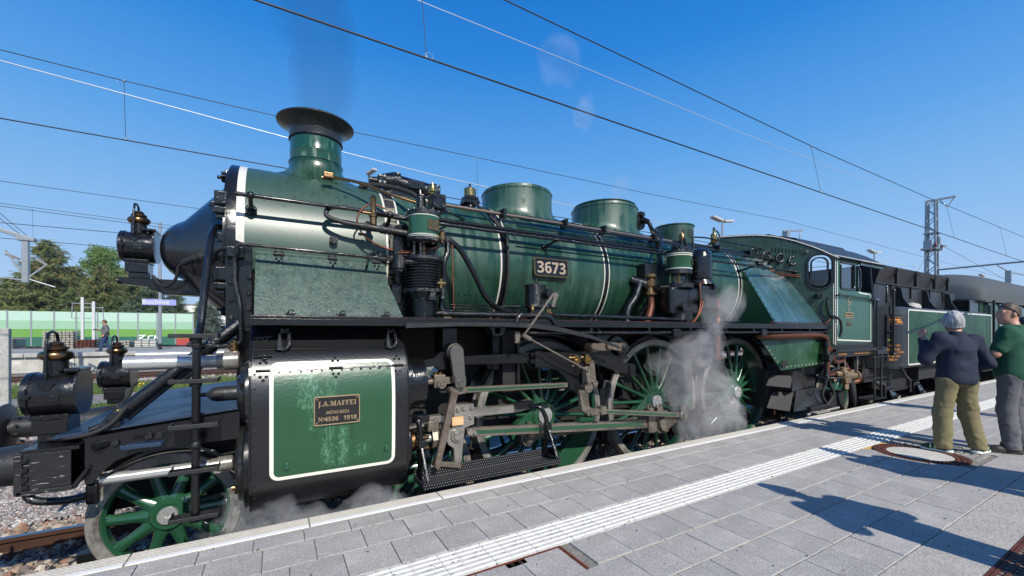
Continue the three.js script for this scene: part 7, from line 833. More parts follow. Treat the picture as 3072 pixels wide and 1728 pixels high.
wires('feeder_wire', 'lone thin wire at mid height left of the cone', null, [{ name: 'wire', r: 0.012, p: [[-60, 9.3, -21], [-10.2, 8.41, -21], [-3.4, 8.24, -21], [40, 7.6, -21]] }]);
wires('span_wire', 'two steep thin stay wires at the left edge above the hanging post', null, [{ name: 'wire', r: 0.012, p: [[-11.6, 8.6, -20.8], [-9.2, 5.95, -20.8]] }, { name: 'wire', r: 0.012, p: [[-12.2, 8.9, -20.8], [-9.5, 6.1, -20.8]] }]);
{ // hanging support post of the far track
  const o = thing('hanging_support', [-9.4, 4, -20.8], 'grey hanging catenary post with insulated arms under a beam at the left edge', 'catenary support');
  part('beam', [beam([-16, 8.2, -20.8], [-9.2, 5.98, -20.8], 0.16, 0.2), box(-9.65, -9.1, 5.9, 6.05, -20.95, -20.65, 0.02)], MAT.galv, o); part('post', box(-9.5, -9.3, 4.1, 6.0, -20.9, -20.7, 0.02), MAT.galv, o);
  part('arm', [beam([-10.0, 5.45, -20.8], [-9.45, 4.4, -20.8], 0.07, 0.07), beam([-8.75, 4.95, -20.8], [-9.35, 4.3, -20.8], 0.06, 0.06), cyl([-10.3, 4.3, -20.8], [-9.45, 4.2, -20.8], 0.03), cyl([-9.3, 4.25, -20.8], [-8.5, 3.95, -20.8], 0.03)], MAT.galv, o);
  part('insulator', [...Array(7)].map((_, k) => [cyl([-9.98 + k * 0.06, 5.3 - k * 0.03, -20.8], [-9.95 + k * 0.06, 5.285 - k * 0.03, -20.8], 0.06), cyl([-9.1 + k * 0.05, 5.15 - k * 0.035, -20.8], [-9.07 + k * 0.05, 5.13 - k * 0.035, -20.8], 0.05)]), MAT.concrete, o);
}
{ // lattice mast
  const X = 34.8, Z = -4, o = thing('lattice_mast', [X, 0, Z], 'grey lattice catenary mast with bracket and insulators rising behind the tender', 'catenary mast'), w = (y) => 0.27 - 0.008 * y;
  part('leg', [[-1, -1], [1, -1], [-1, 1], [1, 1]].map(([a, b]) => beam([X + a * w(0), 0, Z + b * w(0)], [X + a * w(10), 9.95, Z + b * w(10)], 0.1, 0.1)), MAT.galv, o);
  const br = []; for (let k = 0; k < 20; k++) { const y = k * 0.5, a = w(y), b = w(y + 0.5), s = k % 2 ? 1 : -1; for (const q of [-1, 1]) br.push(cyl([X - s * a, y, Z + q * a], [X + s * b, y + 0.5, Z + q * b], 0.022, 0.022, 5), cyl([X + q * a, y, Z - s * a], [X + q * b, y + 0.5, Z + s * b], 0.022, 0.022, 5)); } part('lattice', br, MAT.galv, o);
  part('top_arm', [beam([X - 0.25, 9.95, Z - 0.2], [X + 0.15, 10.0, Z + 1.0], 0.09, 0.12), cyl([X + 0.15, 9.98, Z + 0.95], [X + 0.1, 9.45, Z + 0.65], 0.025), cyl([X, 9.95, Z + 0.35], [X + 0.1, 9.45, Z + 0.65], 0.025)], MAT.galv, o);
  part('platform_bracket', [box(X - 0.6, X + 0.6, 6.95, 7.05, Z - 0.35, Z + 0.35, 0.02), box(X - 0.7, X - 0.58, 6.9, 7.5, Z - 0.2, Z + 0.2, 0.03), box(X + 0.5, X + 0.6, 7.0, 7.4, Z - 0.1, Z + 0.1, 0.02), cyl([X - 0.6, 7.2, Z + 0.5], [X - 0.6, 7.6, Z + 0.5], 0.06), cyl([X - 0.2, 7.1, Z + 0.5], [X + 0.4, 7.2, Z + 0.5], 0.07), box(X - 0.32, X + 0.32, 7.95, 8.0, Z - 0.32, Z + 0.32)], MAT.galv, o);
  part('insulator', [cyl([X - 0.55, 7.1, Z + 0.3], [X - 0.4, 7.3, Z + 0.3], 0.06), cyl([X + 0.5, 7.0, Z + 0.3], [X + 0.5, 7.3, Z + 0.3], 0.06)], std({ color: lc(0.2, 0.05, 0.03), roughness: 0.3 }), o);
  part('registration_arm', [cyl([X + 0.2, 5.75, Z + 0.3], [X + 0.4, 5.8, 2.4], 0.05), cyl([X - 2.4, 5.4, Z], [X - 0.3, 7.0, Z], 0.012), cyl([X + 0.3, 7.3, Z + 0.3], [X + 5, 5.3, Z + 2], 0.012)], MAT.galv, o);
}
function platformLamp(x, z, h, two, label, s = 1) {
  const o = thing('platform_lamp', [x, 0, z], label, 'lamp post', 'slim grey lamp posts with flat heads on the far platforms');
  part('pole', cyl([x, 0, z], [x, h, z], 0.075 * s, 0.05 * s, 12), MAT.galv, o);
  for (const q of two ? [-1, 1] : [1]) { const m = extr(shp(rrect(-0.16, 0.16, -0.42, 0.42, 0.06)), 0.12, 0.02).rotateX(Math.PI / 2).rotateX(q * -0.16).translate(0, 0, q * (two ? 0.5 : 0.3)).scale(s, s, s).rotateY(two ? Math.PI / 2 : 0.4); part('lamp_head', m.translate(x, h + 0.05, z), std({ color: lc(0.5, 0.5, 0.47), roughness: 0.45 }), o); part('lamp_arm', cyl([x, h - 0.03, z], [x + (two ? q * 0.4 : 0.1), h + 0.06, z], 0.035 * s), MAT.galv, o); }
}
platformLamp(3.2, -12, 8.3, false, 'single-headed platform lamp just right of the chimney', 0.62); platformLamp(26.2, -12, 9.55, true, 'twin-headed platform lamp over the rear of the boiler', 1.2); platformLamp(50.1, -12, 9.7, true, 'twin-headed platform lamp over the coal bunker', 1.3); platformLamp(85, -12, 9.8, true, 'twin-headed platform lamp behind the lattice mast', 1.3); platformLamp(150, -12, 10, true, 'tiny twin-headed platform lamp above the coach roof', 1.4);
{ const o = thing('catenary_bracket_mast', [34.3, 0, -12], 'mast tip with short bracket peeping over the cab roof', 'catenary mast'); part('post', box(34.05, 34.45, 0, 9.75, -12.2, -11.8, 0.02), MAT.galv, o); part('bracket', [beam([33.8, 9.7, -12], [36.6, 10.1, -12], 0.12, 0.12), sweep([[36.4, 10.0], [36.2, 9.4], [36.5, 9.0], [36.8, 9.4], [36.5, 10]].map(([x, y]) => V(x, y, -12)), 0.04, 5)], MAT.galv, o); }
{ const o = thing('cantilever_arm', [85, 0, -6], 'slanting cantilever arm and mast above the coach roof at the right edge', 'catenary mast'); part('post', box(63.6, 64, 0, 8.1, -6.2, -5.8), MAT.galv, o); part('arm', [cyl([64, 8, -6], [88, 8.4, -6], 0.06), cyl([74, 6.4, -6], [86, 8.8, -6], 0.09), cyl([60, 8.3, -6], [64, 8, -6], 0.05)], MAT.galv, o); }
// ---------- beyond the far platform ----------
{
  const X0 = -33.3, o = thing('noise_barrier', [-22, 0, -76], 'long noise barrier banded pale green, bright green and dark green', 'noise barrier'), Z = -76, H = 4.78;
  const bands = [[0.0, 1.25, lc(0.04, 0.17, 0.12)], [1.25, 2.35, lc(0.19, 0.42, 0.085)], [2.35, 3.5, lc(0.38, 0.61, 0.42)], [3.5, H, lc(0.56, 0.74, 0.62)]].map(([a, b, c]) => [a, b, std({ color: c, roughness: 0.5 })]);
  const prof = (y0, y1) => { const p = []; for (let y = y0; y < y1 - 0.01; y += 0.115) { const e = Math.min(y1, y + 0.115); p.push([Z + 0.06, y], [Z + 0.06, y + (e - y) * 0.62], [Z + 0.015, y + (e - y) * 0.72], [Z + 0.015, e]); } return p.concat([[Z - 0.08, y1], [Z - 0.08, y0]]); };
  const W = 2.2, shapes = bands.map(([a, b]) => plateX(prof(a, b), 0.07, W - 0.07));
  for (let k = 0; k < 12; k++) { const x = X0 + k * W; if (k > 9) continue; bands.forEach(([, , m], i) => { const q = part('panel', shapes[i], m, o); q.position.x = x + 22; q.position.z = 76; }); }
  for (let k = 0; k < 11; k++) part('post', box(X0 + k * W - 0.085, X0 + k * W + 0.085, 0, H + 0.06, Z - 0.1, Z + 0.1), MAT.galv, o);
  const gf = canvasTex(512, 256, (c, w, h) => { c.clearRect(0, 0, w, h); c.strokeStyle = '#e8ece8'; c.lineWidth = 26; c.lineJoin = 'round'; const L_ = (p) => { c.beginPath(); p.forEach(([x, y], i) => (i ? c.lineTo(x, y) : c.moveTo(x, y))); c.stroke(); }; L_([[40, 50], [170, 40], [60, 170]]); L_([[110, 100], [30, 130]]); L_([[330, 50], [240, 70], [230, 190], [320, 190]]); L_([[350, 190], [370, 50], [410, 150], [470, 50], [480, 190]]); });
  const gm = std({ map: gf, roughness: 0.6, alphaTest: 0.5, transparent: true }); gm.map = gf; part('graffiti', new THREE.PlaneGeometry(3.0, 1.3).translate(-16.6, 1.0, Z + 0.072), gm, o);
}
function sleeperStack(x0, x1, y0, z, n, lay, m, label, h = 0.155, w = 0.25) {
  const o = thing('sleeper_stack', [(x0 + x1) / 2, y0, z], label, 'sleeper stack', 'stacks of railway sleepers before the noise barrier'), r = rand(Math.round(x0 * 10 + 900)), g = boxUV(extr(shp([[-w / 2, 0], [w / 2, 0], [w / 2 - 0.045, h], [-w / 2 + 0.045, h]]), 2.4).translate(0, 0, -1.2));
  const step = (x1 - x0) / n; for (let j = 0; j < lay; j++) { for (let i = 0; i < n; i++) { if (j === lay - 1 && r() < 0.18) continue; const q = part('sleeper', g, m, o); q.position.set(-(x1 - x0) / 2 + (i + 0.5) * step + (r() - 0.5) * 0.03, j * (h + 0.06), (r() - 0.5) * 0.12); q.scale.x = step / w * 0.93; } }
  for (let j = 1; j < lay; j++) part('spacer', box(x0, x1, y0 + j * (h + 0.06) - 0.06, y0 + j * (h + 0.06), z + 0.7, z + 0.8), MAT.grime, o);
}
const paleC = std({ map: rep(MAT.concrete.map, 0.7), color: lc(0.95, 0.9, 0.8), roughness: 0.9 });
sleeperStack(-23, -20.35, 0.42, -50, 9, 5, paleC, 'low pile of concrete sleepers at the left edge, partly behind the concrete post');
sleeperStack(-18.55, -16.5, 0.38, -50, 8, 8, paleC, 'tallest pile of pale concrete sleepers below the barrier');
sleeperStack(-16.38, -15.05, 0.47, -50, 5, 4, MAT.rust, 'pile of rusty brown steel sleepers between the tall pile and the walking man', 0.14);
sleeperStack(-13.7, -12.55, 0.5, -50, 5, 3, paleC, 'small white pile of sleepers just right of the walking man');
sleeperStack(-12.2, -10.5, 0.5, -50, 3, 5, std({ color: lc(0.6, 0.6, 0.55), roughness: 0.8 }), 'pile of whitish flat beams left of the station sign post', 0.1, 0.5);
{ const o = thing('skip_container', [-8.4, 0.5, -50], 'low red and yellow container at the right end of the barrier', 'container'); part('body', box(-9.1, -7.75, 0.55, 1.25, -51.5, -50, 0.03), std({ color: lc(0.4, 0.05, 0.04), roughness: 0.6 }), o); part('rim', box(-9.14, -7.7, 1.25, 1.6, -51.54, -49.96, 0.03), std({ color: lc(0.5, 0.36, 0.08), roughness: 0.6 }), o); }
{ const o = thing('marker_post', [-0.6, 0.8, -30], 'small orange and white marker beyond the step pole', 'marker'); part('post', box(-0.66, -0.42, 0.8, 1.6, -30.1, -29.9, 0.02), std({ color: lc(0.75, 0.3, 0.08), roughness: 0.6 }), o); part('band', box(-0.665, -0.415, 1.15, 1.4, -30.105, -29.895, 0.02), MAT.white, o); part('bracing', [cyl([-0.4, 1.2, -30], [0.1, 0.8, -30], 0.03), cyl([-0.4, 1.0, -30], [0.3, 0.8, -29.8], 0.03)], std({ color: lc(0.7, 0.12, 0.05), roughness: 0.6 }), o); }
for (const [x, h, l] of [[-16.23, 5.3, 'taller of two white posts with crossarm before the barrier'], [-15.44, 4.92, 'shorter of two white posts with crossarm before the barrier']]) { const o = thing('signal_post', [x, 0, -50], l, 'post'); part('post', box(x - 0.1, x + 0.1, 0.4, h, -50.1, -49.9), std({ color: lc(0.55, 0.56, 0.54), roughness: 0.7 }), o); part('crossarm', [box(x - 0.75, x + 0.75, h - 0.62, h - 0.55, -50.05, -49.95), cyl([x - 0.7, h - 0.6, -50], [x - 0.75, h - 2, -50], 0.035), cyl([x + 0.6, h - 0.6, -50], [x + 0.75, h - 1.9, -50], 0.035), box(x - 0.75, x + 0.75, h - 2.05, h - 2.0, -50.04, -49.96)], MAT.galv, o); }
{ // station sign
  const o = thing('station_sign', [-6.65, 0.8, -30], 'lilac station name sign reading Buchloe on a grey pole', 'station sign');
  part('pole', cyl([-6.65, 0.8, -30], [-6.65, 9.2, -30], 0.1, 0.08, 16), MAT.galv, o); part('pole_foot', cyl([-6.65, 0.8, -30], [-6.65, 1.2, -30], 0.115, 0.115, 16), MAT.matt, o);
  const p = part('panel', box(-7.52, -5.79, 3.72, 4.1, -29.9, -29.84, 0.01), std({ color: sc(146, 153, 214), roughness: 0.35 }), o); part('lettering', letters('Buchloe', 0.29, 0.006, sansFont).scale(0.9, 0.95, 1).translate(-6.83, 3.93, -29.842), MAT.white, p); part('clip', box(-6.72, -6.58, 3.7, 4.12, -29.99, -29.9), MAT.galv, p);
}
{ const o = thing('concrete_post', [-6.13, -0.3, -10.8], 'weathered concrete post standing in the grass at the left edge', 'post'); part('shaft', boxUV(box(-6.21, -6.05, -0.32, 2.06, -10.88, -10.72, 0.015)), MAT.concrete, o); }
{ const o = thing('white_building', [-13, 0, -96], 'white flat-roofed building peeping between trees and smokebox', 'building'); const wm = std({ color: lc(0.75, 0.75, 0.74), roughness: 0.7 }); part('wall', box(-16.5, -8, 0, 7.2, -106, -96), wm, o); part('roof_edge', box(-16.6, -7.9, 7.2, 7.4, -106.1, -95.9), MAT.galv, o); for (let k = 0; k < 4; k++) part('window', box(-15.6 + k * 2, -14.6 + k * 2, 4.2, 5.6, -96.03, -95.99), MAT.glass, o); }
// ---------- trees ----------
{
  const r = rand(77);
  const frond = (() => { const P = [], I = [], k = 9; for (let i = 0; i < k; i++) { const t = i / (k - 1), x = t, w = (1 - 0.75 * t) * 0.42, dr = -0.3 * t * t; for (const s of [-1, 1]) { const n = P.length / 3, e = 0.06; P.push(x - e, dr, 0, x + e, dr, 0, x + 0.16 + 0.1 * r(), dr - 0.1 - 0.12 * r(), s * w * (0.8 + 0.4 * r())); s > 0 ? I.push(n, n + 2, n + 1) : I.push(n, n + 1, n + 2); } } const g = new THREE.BufferGeometry(); g.setAttribute('position', new THREE.Float32BufferAttribute(P, 3)); g.setIndex(I); const q = g.toNonIndexed(); q.computeVertexNormals(); return noUv(q); })();
  const cone = new THREE.IcosahedronGeometry(0.12, 0).scale(0.6, 1.3, 0.6);
  const fm = phy({ color: 0xffffff, roughness: 0.7, transmission: 0.3, thickness: 0, side: THREE.DoubleSide }), cm = std({ color: 0xffffff, roughness: 0.8 }), bark = std({ color: lc(0.07, 0.05, 0.035), roughness: 0.9 });
  const m4 = new THREE.Matrix4(), q = new THREE.Quaternion(), c = new THREE.Color(), e = new THREE.Euler(0, 0, 0, 'YXZ');
  function spruce(x, z, H, R, tint, label, cones, n) {
    const o = thing('spruce_tree', [x, 0, z], label, 'conifer', null); part('trunk', cyl([x, 0, z], [x, H * 0.97, z], 0.28, 0.03, 8), bark, o);
    const list = [], cl = [], lim = [], layers = Math.round(H * 2.6);
    for (let l = 0; l < layers; l++) {
      const t = 0.1 + 0.9 * (l / layers), y = H * t, len = R * Math.pow(1 - t, 0.78) * (0.85 + 0.3 * r()) + 0.15, nb = Math.max(4, Math.round(15 * (1 - t * 0.6)));
      for (let b = 0; b < nb; b++) {
        const a = r() * 6.283, L_ = len * (0.6 + 0.55 * r()), up = mix(-0.18, 0.5, t * t) + 0.2 * (r() - 0.5), ca = Math.cos(a), sa = Math.sin(a); if (b < 4) lim.push(cyl([x, y, z], [x + ca * L_ * 0.7, y + L_ * 0.7 * up, z + sa * L_ * 0.7], 0.05, 0.015, 4));
        const k = Math.max(2, Math.round(L_ * 3.1));
        for (let i = 0; i < k; i++) { const s = (i + 0.6 + 0.5 * r()) / k, px = x + ca * L_ * s, pz = z + sa * L_ * s, py = y + L_ * s * up - 0.16 * L_ * s * s + 0.1 * r(); for (const w of [-1, 0, 1]) list.push([px + 0.3 * (r() - 0.5), py - 0.25 * r(), pz + 0.3 * (r() - 0.5), a + w * 0.8 + 0.6 * (r() - 0.5), mix(-1.2, 0.5, r()), (0.5 + 0.45 * r()) * mix(0.75, 1.1, 1 - t)]); if (cones && t > 0.5 && s > 0.55 && r() < 0.5) cl.push([px + ca * 0.3, py - 0.1, pz + sa * 0.3]); }
      }
    }
    const im = new THREE.InstancedMesh(frond, fm, list.length); im.name = 'crown'; im.castShadow = im.receiveShadow = true; im.userData.kind = 'stuff';
    list.forEach(([px, py, pz, a, dip, s], i) => { e.set(1.6 * (r() - 0.5), -a, dip); q.setFromEuler(e); m4.compose(V(px - x, py, pz - z), q, V(s * 1.15, s, s)); im.setMatrixAt(i, m4); const k = 0.65 + 0.7 * r(); im.setColorAt(i, c.setRGB(tint[0] * k, tint[1] * k, tint[2] * k)); }); o.add(im);
    if (cl.length) { const ic = new THREE.InstancedMesh(cone, cm, cl.length); ic.name = 'cones'; cl.forEach(([a, b, d], i) => { m4.makeTranslation(a - x, b, d - z); ic.setMatrixAt(i, m4); const k = 0.7 + 0.6 * r(); ic.setColorAt(i, c.setRGB(0.24 * k, 0.14 * k, 0.07 * k)); }); o.add(ic); tag(ic, null, null, null, 'stuff'); }
    part('limb', lim, bark, o, null, 'stuff');
  }
  const g1 = [0.17, 0.21, 0.05], g2 = [0.14, 0.19, 0.05], g3 = [0.11, 0.175, 0.085];
  spruce(-29.2, -92, 13.2, 5, g1, 'middling spruce just right of the tallest one', 1); spruce(-36.6, -91, 10.8, 5, g1, 'spruce left of the tallest one'); spruce(-30.2, -91, 9.5, 4.6, g2, 'low spruce filling the gap right of the tallest one'); spruce(-26.4, -91, 8.4, 4.4, g1, 'low spruce below the broadleaf tree'); spruce(-22.8, -85, 8.2, 3.9, g2, 'low bushy spruce in the middle of the row'); spruce(-19.8, -84, 8.0, 3.7, g3, 'low bluish spruce in the middle of the row'); spruce(-16.9, -84, 7.4, 3.4, g3, 'low bluish spruce near the station sign pole'); spruce(-34, -92, 11.5, 5, g2, 'spruce behind the hanging post at the left');
  spruce(-32, -90, 17, 7.4, g1, 'tall spruce with brownish cones behind the left part of the barrier', 1); spruce(-38.5, -88, 10.5, 5.2, g2, 'lower spruce cut by the left edge of the picture');
  spruce(-24.6, -86, 13.0, 4.6, g1, 'spruce with brown cones right of the pale green broadleaf tree', 1); spruce(-21.3, -89, 14.2, 4.6, g2, 'spruce behind the top head lamp', 1); spruce(-18.3, -87, 11.6, 4.2, g3, 'bluish spruce right of the top head lamp'); spruce(-15.6, -88, 9.3, 3.4, g3, 'bluish spruce beside the white building'); spruce(-28.6, -87, 9.2, 4.6, g2, 'low spruce between the tall one and the broadleaf tree'); spruce(-35.3, -87, 8.6, 4.4, g1, 'low spruce left of the tall cone-bearing one');
  spruce(-9.9, -84, 7.2, 2.6, [0.12, 0.16, 0.12], 'small blue-grey spruce below the smokebox cone'); spruce(-11.6, -87, 7.8, 2.5, g2, 'slim olive conifer between white building and blue-grey spruce');
  // one broadleaf
  const leaf = (() => { const P = [], I = []; for (let i = 0; i < 14; i++) { const a = V(r() - 0.5, r() - 0.5, r() - 0.5), d = V(r() - 0.5, r() - 0.5, r() - 0.5).normalize().multiplyScalar(0.16), f = V(r() - 0.5, r() - 0.5, r() - 0.5).normalize().multiplyScalar(0.12), n = P.length / 3; P.push(...a.clone().sub(d).toArray(), ...a.clone().add(f).toArray(), ...a.clone().add(d).toArray(), ...a.clone().sub(f).toArray()); I.push(n, n + 1, n + 2, n, n + 2, n + 3); } const g = new THREE.BufferGeometry(); g.setAttribute('position', new THREE.Float32BufferAttribute(P, 3)); g.setIndex(I); const k = g.toNonIndexed(); k.computeVertexNormals(); return noUv(k); })();
  const o = thing('broadleaf_tree', [-27, 0, -97], 'fresh pale green broadleaf tree between two spruces', 'broadleaf tree'); part('trunk', [cyl([-27, 0, -97], [-27, 9, -97], 0.3, 0.2, 8), cyl([-27, 7, -97], [-29, 14, -97], 0.16, 0.03, 6), cyl([-27, 8, -97], [-25, 14.5, -96.5], 0.16, 0.03, 6), cyl([-27, 9, -97], [-27.2, 16.5, -97.2], 0.18, 0.03, 6)], bark, o);
  const im = new THREE.InstancedMesh(leaf, fm, 2600); im.name = 'crown'; im.castShadow = im.receiveShadow = true; im.userData.kind = 'stuff'; const cl = [...Array(46)].map(() => { const a = r() * 6.283, t = r(); return [Math.cos(a) * 3.4 * Math.sqrt(r()) * Math.sin(0.5 + 2.4 * t), 7 + 10 * t, Math.sin(a) * 2.8 * Math.sqrt(r())]; });
  for (let i = 0; i < 2600; i++) { const b = cl[i % cl.length]; q.setFromEuler(new THREE.Euler(r() * 6, r() * 6, r() * 6)); m4.compose(V(b[0] + (r() + r() - 1) * 1.1, b[1] + (r() + r() - 1) * 0.9, b[2] + (r() + r() - 1) * 1.1), q, V(0.9, 0.9, 0.9)); im.setMatrixAt(i, m4); const k = 0.7 + 0.6 * r(); im.setColorAt(i, c.setRGB(0.16 * k, 0.27 * k, 0.06 * k)); } o.add(im);
  // far tree line closing the horizon to the left and right
  const far = new THREE.InstancedMesh(leaf, fm, 9000); far.name = 'distant_wood'; far.castShadow = true; for (let i = 0; i < 9000; i++) { const x = mix(-260, 420, r()), h = 4 + 5 * fbm3(x * 0.05, 1, 2, 3); q.setFromEuler(new THREE.Euler(r() * 6, r() * 6, r() * 6)); m4.compose(V(x, h * Math.sqrt(r()), -190 - 14 * r()), q, V(3.4, 3.4, 3.4)); far.setMatrixAt(i, m4); const k = 0.7 + 0.6 * r(); far.setColorAt(i, c.setRGB(0.07 * k, 0.1 * k, 0.045 * k)); } scene.add(far); tag(far, null, null, null, 'stuff');
}
// ---------- people ----------
const capD = (p, a, b, ra, rb) => { const px = p[0] - a[0], py = p[1] - a[1], pz = p[2] - a[2], bx = b[0] - a[0], by = b[1] - a[1], bz = b[2] - a[2], t = clamp((px * bx + py * by + pz * bz) / (bx * bx + by * by + bz * bz + 1e-9)); return Math.hypot(px - bx * t, py - by * t, pz - bz * t) - mix(ra, rb, t); };
const smin = (a, b, k) => { const h = clamp(0.5 + 0.5 * (b - a) / k); return mix(b, a, h) - k * h * (1 - h); };
const ell = (p, c, r) => { const x = (p[0] - c[0]) / r[0], y = (p[1] - c[1]) / r[1], z = (p[2] - c[2]) / r[2], k = Math.hypot(x, y, z); return (k - 1) * Math.min(...r); };
const bonesD = (p, bones, k) => { let d = 1e3; for (const b of bones) { const q = b.e ? ell(p, b.e, b.r) : capD(p, b[0], b[1], b[2], b[3]); d = d > 900 ? q : smin(d, q, k); } return d; };
const bounds = (bones, m) => { const lo = [9, 9, 9], hi = [-9, -9, -9]; for (const b of bones) { const ps = b.e ? [[b.e, Math.max(...b.r)]] : [[b[0], b[2]], [b[1], b[3]]]; for (const [c, r] of ps) for (let k = 0; k < 3; k++) { lo[k] = Math.min(lo[k], c[k] - r - m); hi[k] = Math.max(hi[k], c[k] + r + m); } } return [lo, hi]; };
const skinM = phy({ color: lc(0.5, 0.26, 0.17), roughness: 0.5, bumpMap: rep(grit, 8), bumpScale: 0.001 });
const cloth = (c, o = {}) => phy({ color: lc(...c), roughness: 0.88, sheen: 0.3, sheenRoughness: 0.6, sheenColor: lc(c[0] * 2, c[1] * 2, c[2] * 2), ...o });
// a person: joints in a frame that faces +z, feet at y = 0, for a height of 1.75
function person(at, turn, scale, J, look, label, hidden) {
  const o = thing('person', at, label, 'person'); o.rotation.y = turn; o.scale.setScalar(scale); o.userData.at = null;
  const S = (n, s) => J[n + s], add = (n, g, m, kind) => { const q = new THREE.Mesh(norm(g), m); q.name = n; q.castShadow = q.receiveShadow = true; o.add(q); return q; };
  const H = J.head, yaw = J.yaw || 0, cy = Math.cos(yaw), sy = Math.sin(yaw), hd = (x, y, z) => [H[0] + x * cy + z * sy, H[1] + y, H[2] - x * sy + z * cy];   // head frame
  const un = (p) => { const x = p[0] - H[0], z = p[2] - H[2]; return [x * cy - z * sy, p[1] - H[1], x * sy + z * cy]; };
  const headF = (P) => { const p = un(P); let d = ell(p, [0, 0.02, -0.012], [0.076, 0.112, 0.096]); d = smin(d, ell(p, [0, -0.055, 0.028], [0.058, 0.072, 0.064]), 0.03); d = smin(d, capD(p, [0, 0.015, 0.088], [0, -0.022, 0.108], 0.009, 0.015), 0.014); d = smin(d, ell(p, [0, -0.058, 0.083], [0.024, 0.01, 0.014]), 0.01); d = smin(d, ell(p, [0, -0.098, 0.066], [0.024, 0.018, 0.022]), 0.02); d = smin(d, capD(p, [-0.04, 0.03, 0.075], [0.04, 0.03, 0.075], 0.012, 0.012), 0.014); for (const s of [-1, 1]) { d = smin(d, ell(p, [s * 0.08, -0.004, -0.008], [0.012, 0.034, 0.02]), 0.006); d = Math.max(d, -ell(p, [s * 0.032, 0.012, 0.098], [0.016, 0.009, 0.014])); d = smin(d, ell(p, [s * 0.032, 0.012, 0.08], [0.013, 0.011, 0.012]), 0.004); } d = Math.max(d, -ell(p, [0, -0.064, 0.1], [0.026, 0.0022, 0.012])); return smin(d, capD(P, J.neck, hd(0, -0.06, -0.02), 0.062, 0.056), 0.03); };
  const bodyB = [[J.neck, J.chest, 0.06, 0.12], [J.chest, J.pelvis, 0.125, 0.13]];
  for (const s of 'LR') bodyB.push([J.chest, S('sh', s), 0.1, 0.06], [S('sh', s), S('el', s), 0.055, 0.042], [S('el', s), S('wr', s), 0.041, 0.028], [J.pelvis, S('hip', s), 0.12, 0.1], [S('hip', s), S('kn', s), 0.085, 0.055], [S('kn', s), S('an', s), 0.052, 0.036], [S('an', s), S('toe', s), 0.036, 0.03]);
  const hands = []; for (const s of 'LR') {
    const w = V(...S('wr', s)), d = V(...(J['hd' + s] || S('wr', s).map((q, i) => q - S('el', s)[i]))).normalize(), pal = V(...(J['pn' + s] || [s === 'L' ? -1 : 1, 0, 0])), side = d.clone().cross(pal).normalize(), nrm = side.clone().cross(d).normalize(), B = [], c = w.clone().addScaledVector(d, 0.055);
    B.push([w.toArray(), c.toArray(), 0.027, 0.032]);
    [-0.032, -0.011, 0.011, 0.031].forEach((k, i) => { const L_ = [0.068, 0.078, 0.072, 0.056][i], b = w.clone().addScaledVector(d, 0.088).addScaledVector(side, k), m = b.clone().addScaledVector(d, L_ * 0.5).addScaledVector(nrm, 0.008), t = m.clone().addScaledVector(d, L_ * 0.42).addScaledVector(nrm, J.curl ?? 0.02); B.push([c.clone().addScaledVector(side, k * 0.7).toArray(), b.toArray(), 0.016, 0.0105], [b.toArray(), m.toArray(), 0.0105, 0.0095], [m.toArray(), t.toArray(), 0.0095, 0.0075]); });
    const tb = w.clone().addScaledVector(d, 0.035).addScaledVector(side, -0.03), tm = tb.clone().addScaledVector(side, -0.026).addScaledVector(d, 0.035), tt = tm.clone().addScaledVector(d, 0.034).addScaledVector(side, -0.006); B.push([tb.toArray(), tm.toArray(), 0.015, 0.0125], [tm.toArray(), tt.toArray(), 0.0125, 0.009]); hands.push(B);
  }
  const cell = hidden ? 0.02 : 0.012, mesh = (B, k, c, extra) => { const [lo, hi] = bounds(B, 0.03); return nets((x, y, z) => { const p = [x, y, z]; return extra ? extra(p, bonesD(p, B, k)) : bonesD(p, B, k); }, lo, hi, c); };
  const headG = nets((x, y, z) => headF([x, y, z]), [H[0] - 0.13, H[1] - 0.19, H[2] - 0.14], [H[0] + 0.13, H[1] + 0.15, H[2] + 0.14], hidden ? 0.014 : 0.0065);
  const b = add('body', M(mesh(bodyB, 0.04, cell * 1.3), headG, hands.map((B) => mesh(B, 0.006, hidden ? 0.009 : 0.005))), skinM); b.name = 'body';
  if (look.hair) { const f = (x, y, z) => { const p = un([x, y, z]), n = 0.012 * (fbm3(x * 60, y * 26, z * 60, 3) - 0.5) * (look.hairRough ?? 1); let d = Math.max(headF([x, y, z]) - (look.hairThick ?? 0.014), -(headF([x, y, z]) + 0.02)); const line = (look.nape ?? -0.055) + 0.06 + (look.recede ?? 0) * sst(0.0, 0.08, p[2]) + 0.72 * Math.max(p[2], -0.075) - p[1] + 0.02 * sst(0.055, 0.075, Math.abs(p[0])) * sst(-0.04, -0.01, p[2]); return Math.max(d + n, line); }; const hg = nets(f, [H[0] - 0.14, H[1] - 0.13, H[2] - 0.14], [H[0] + 0.14, H[1] + 0.17, H[2] + 0.14], hidden ? 0.012 : 0.006), hp = hg.attributes.position, hu = hg.attributes.uv; for (let i = 0; i < hp.count; i++) hu.setXY(i, Math.atan2(hp.getX(i) - H[0], hp.getZ(i) - H[2]) / 6.283, hp.getY(i) * 3); add('hair', hg, look.hair); }
  if (look.cap) add('cap', nets((x, y, z) => { const p = un([x, y, z]); return smin(Math.max(ell(p, [0, 0.04, -0.01], [0.092, 0.1, 0.112]), 0.03 - p[1]), ell(p, [0, 0.038, 0.13], [0.075, 0.01, 0.07]), 0.012); }, [H[0] - 0.22, H[1], H[2] - 0.22], [H[0] + 0.22, H[1] + 0.17, H[2] + 0.22], 0.011), look.cap);
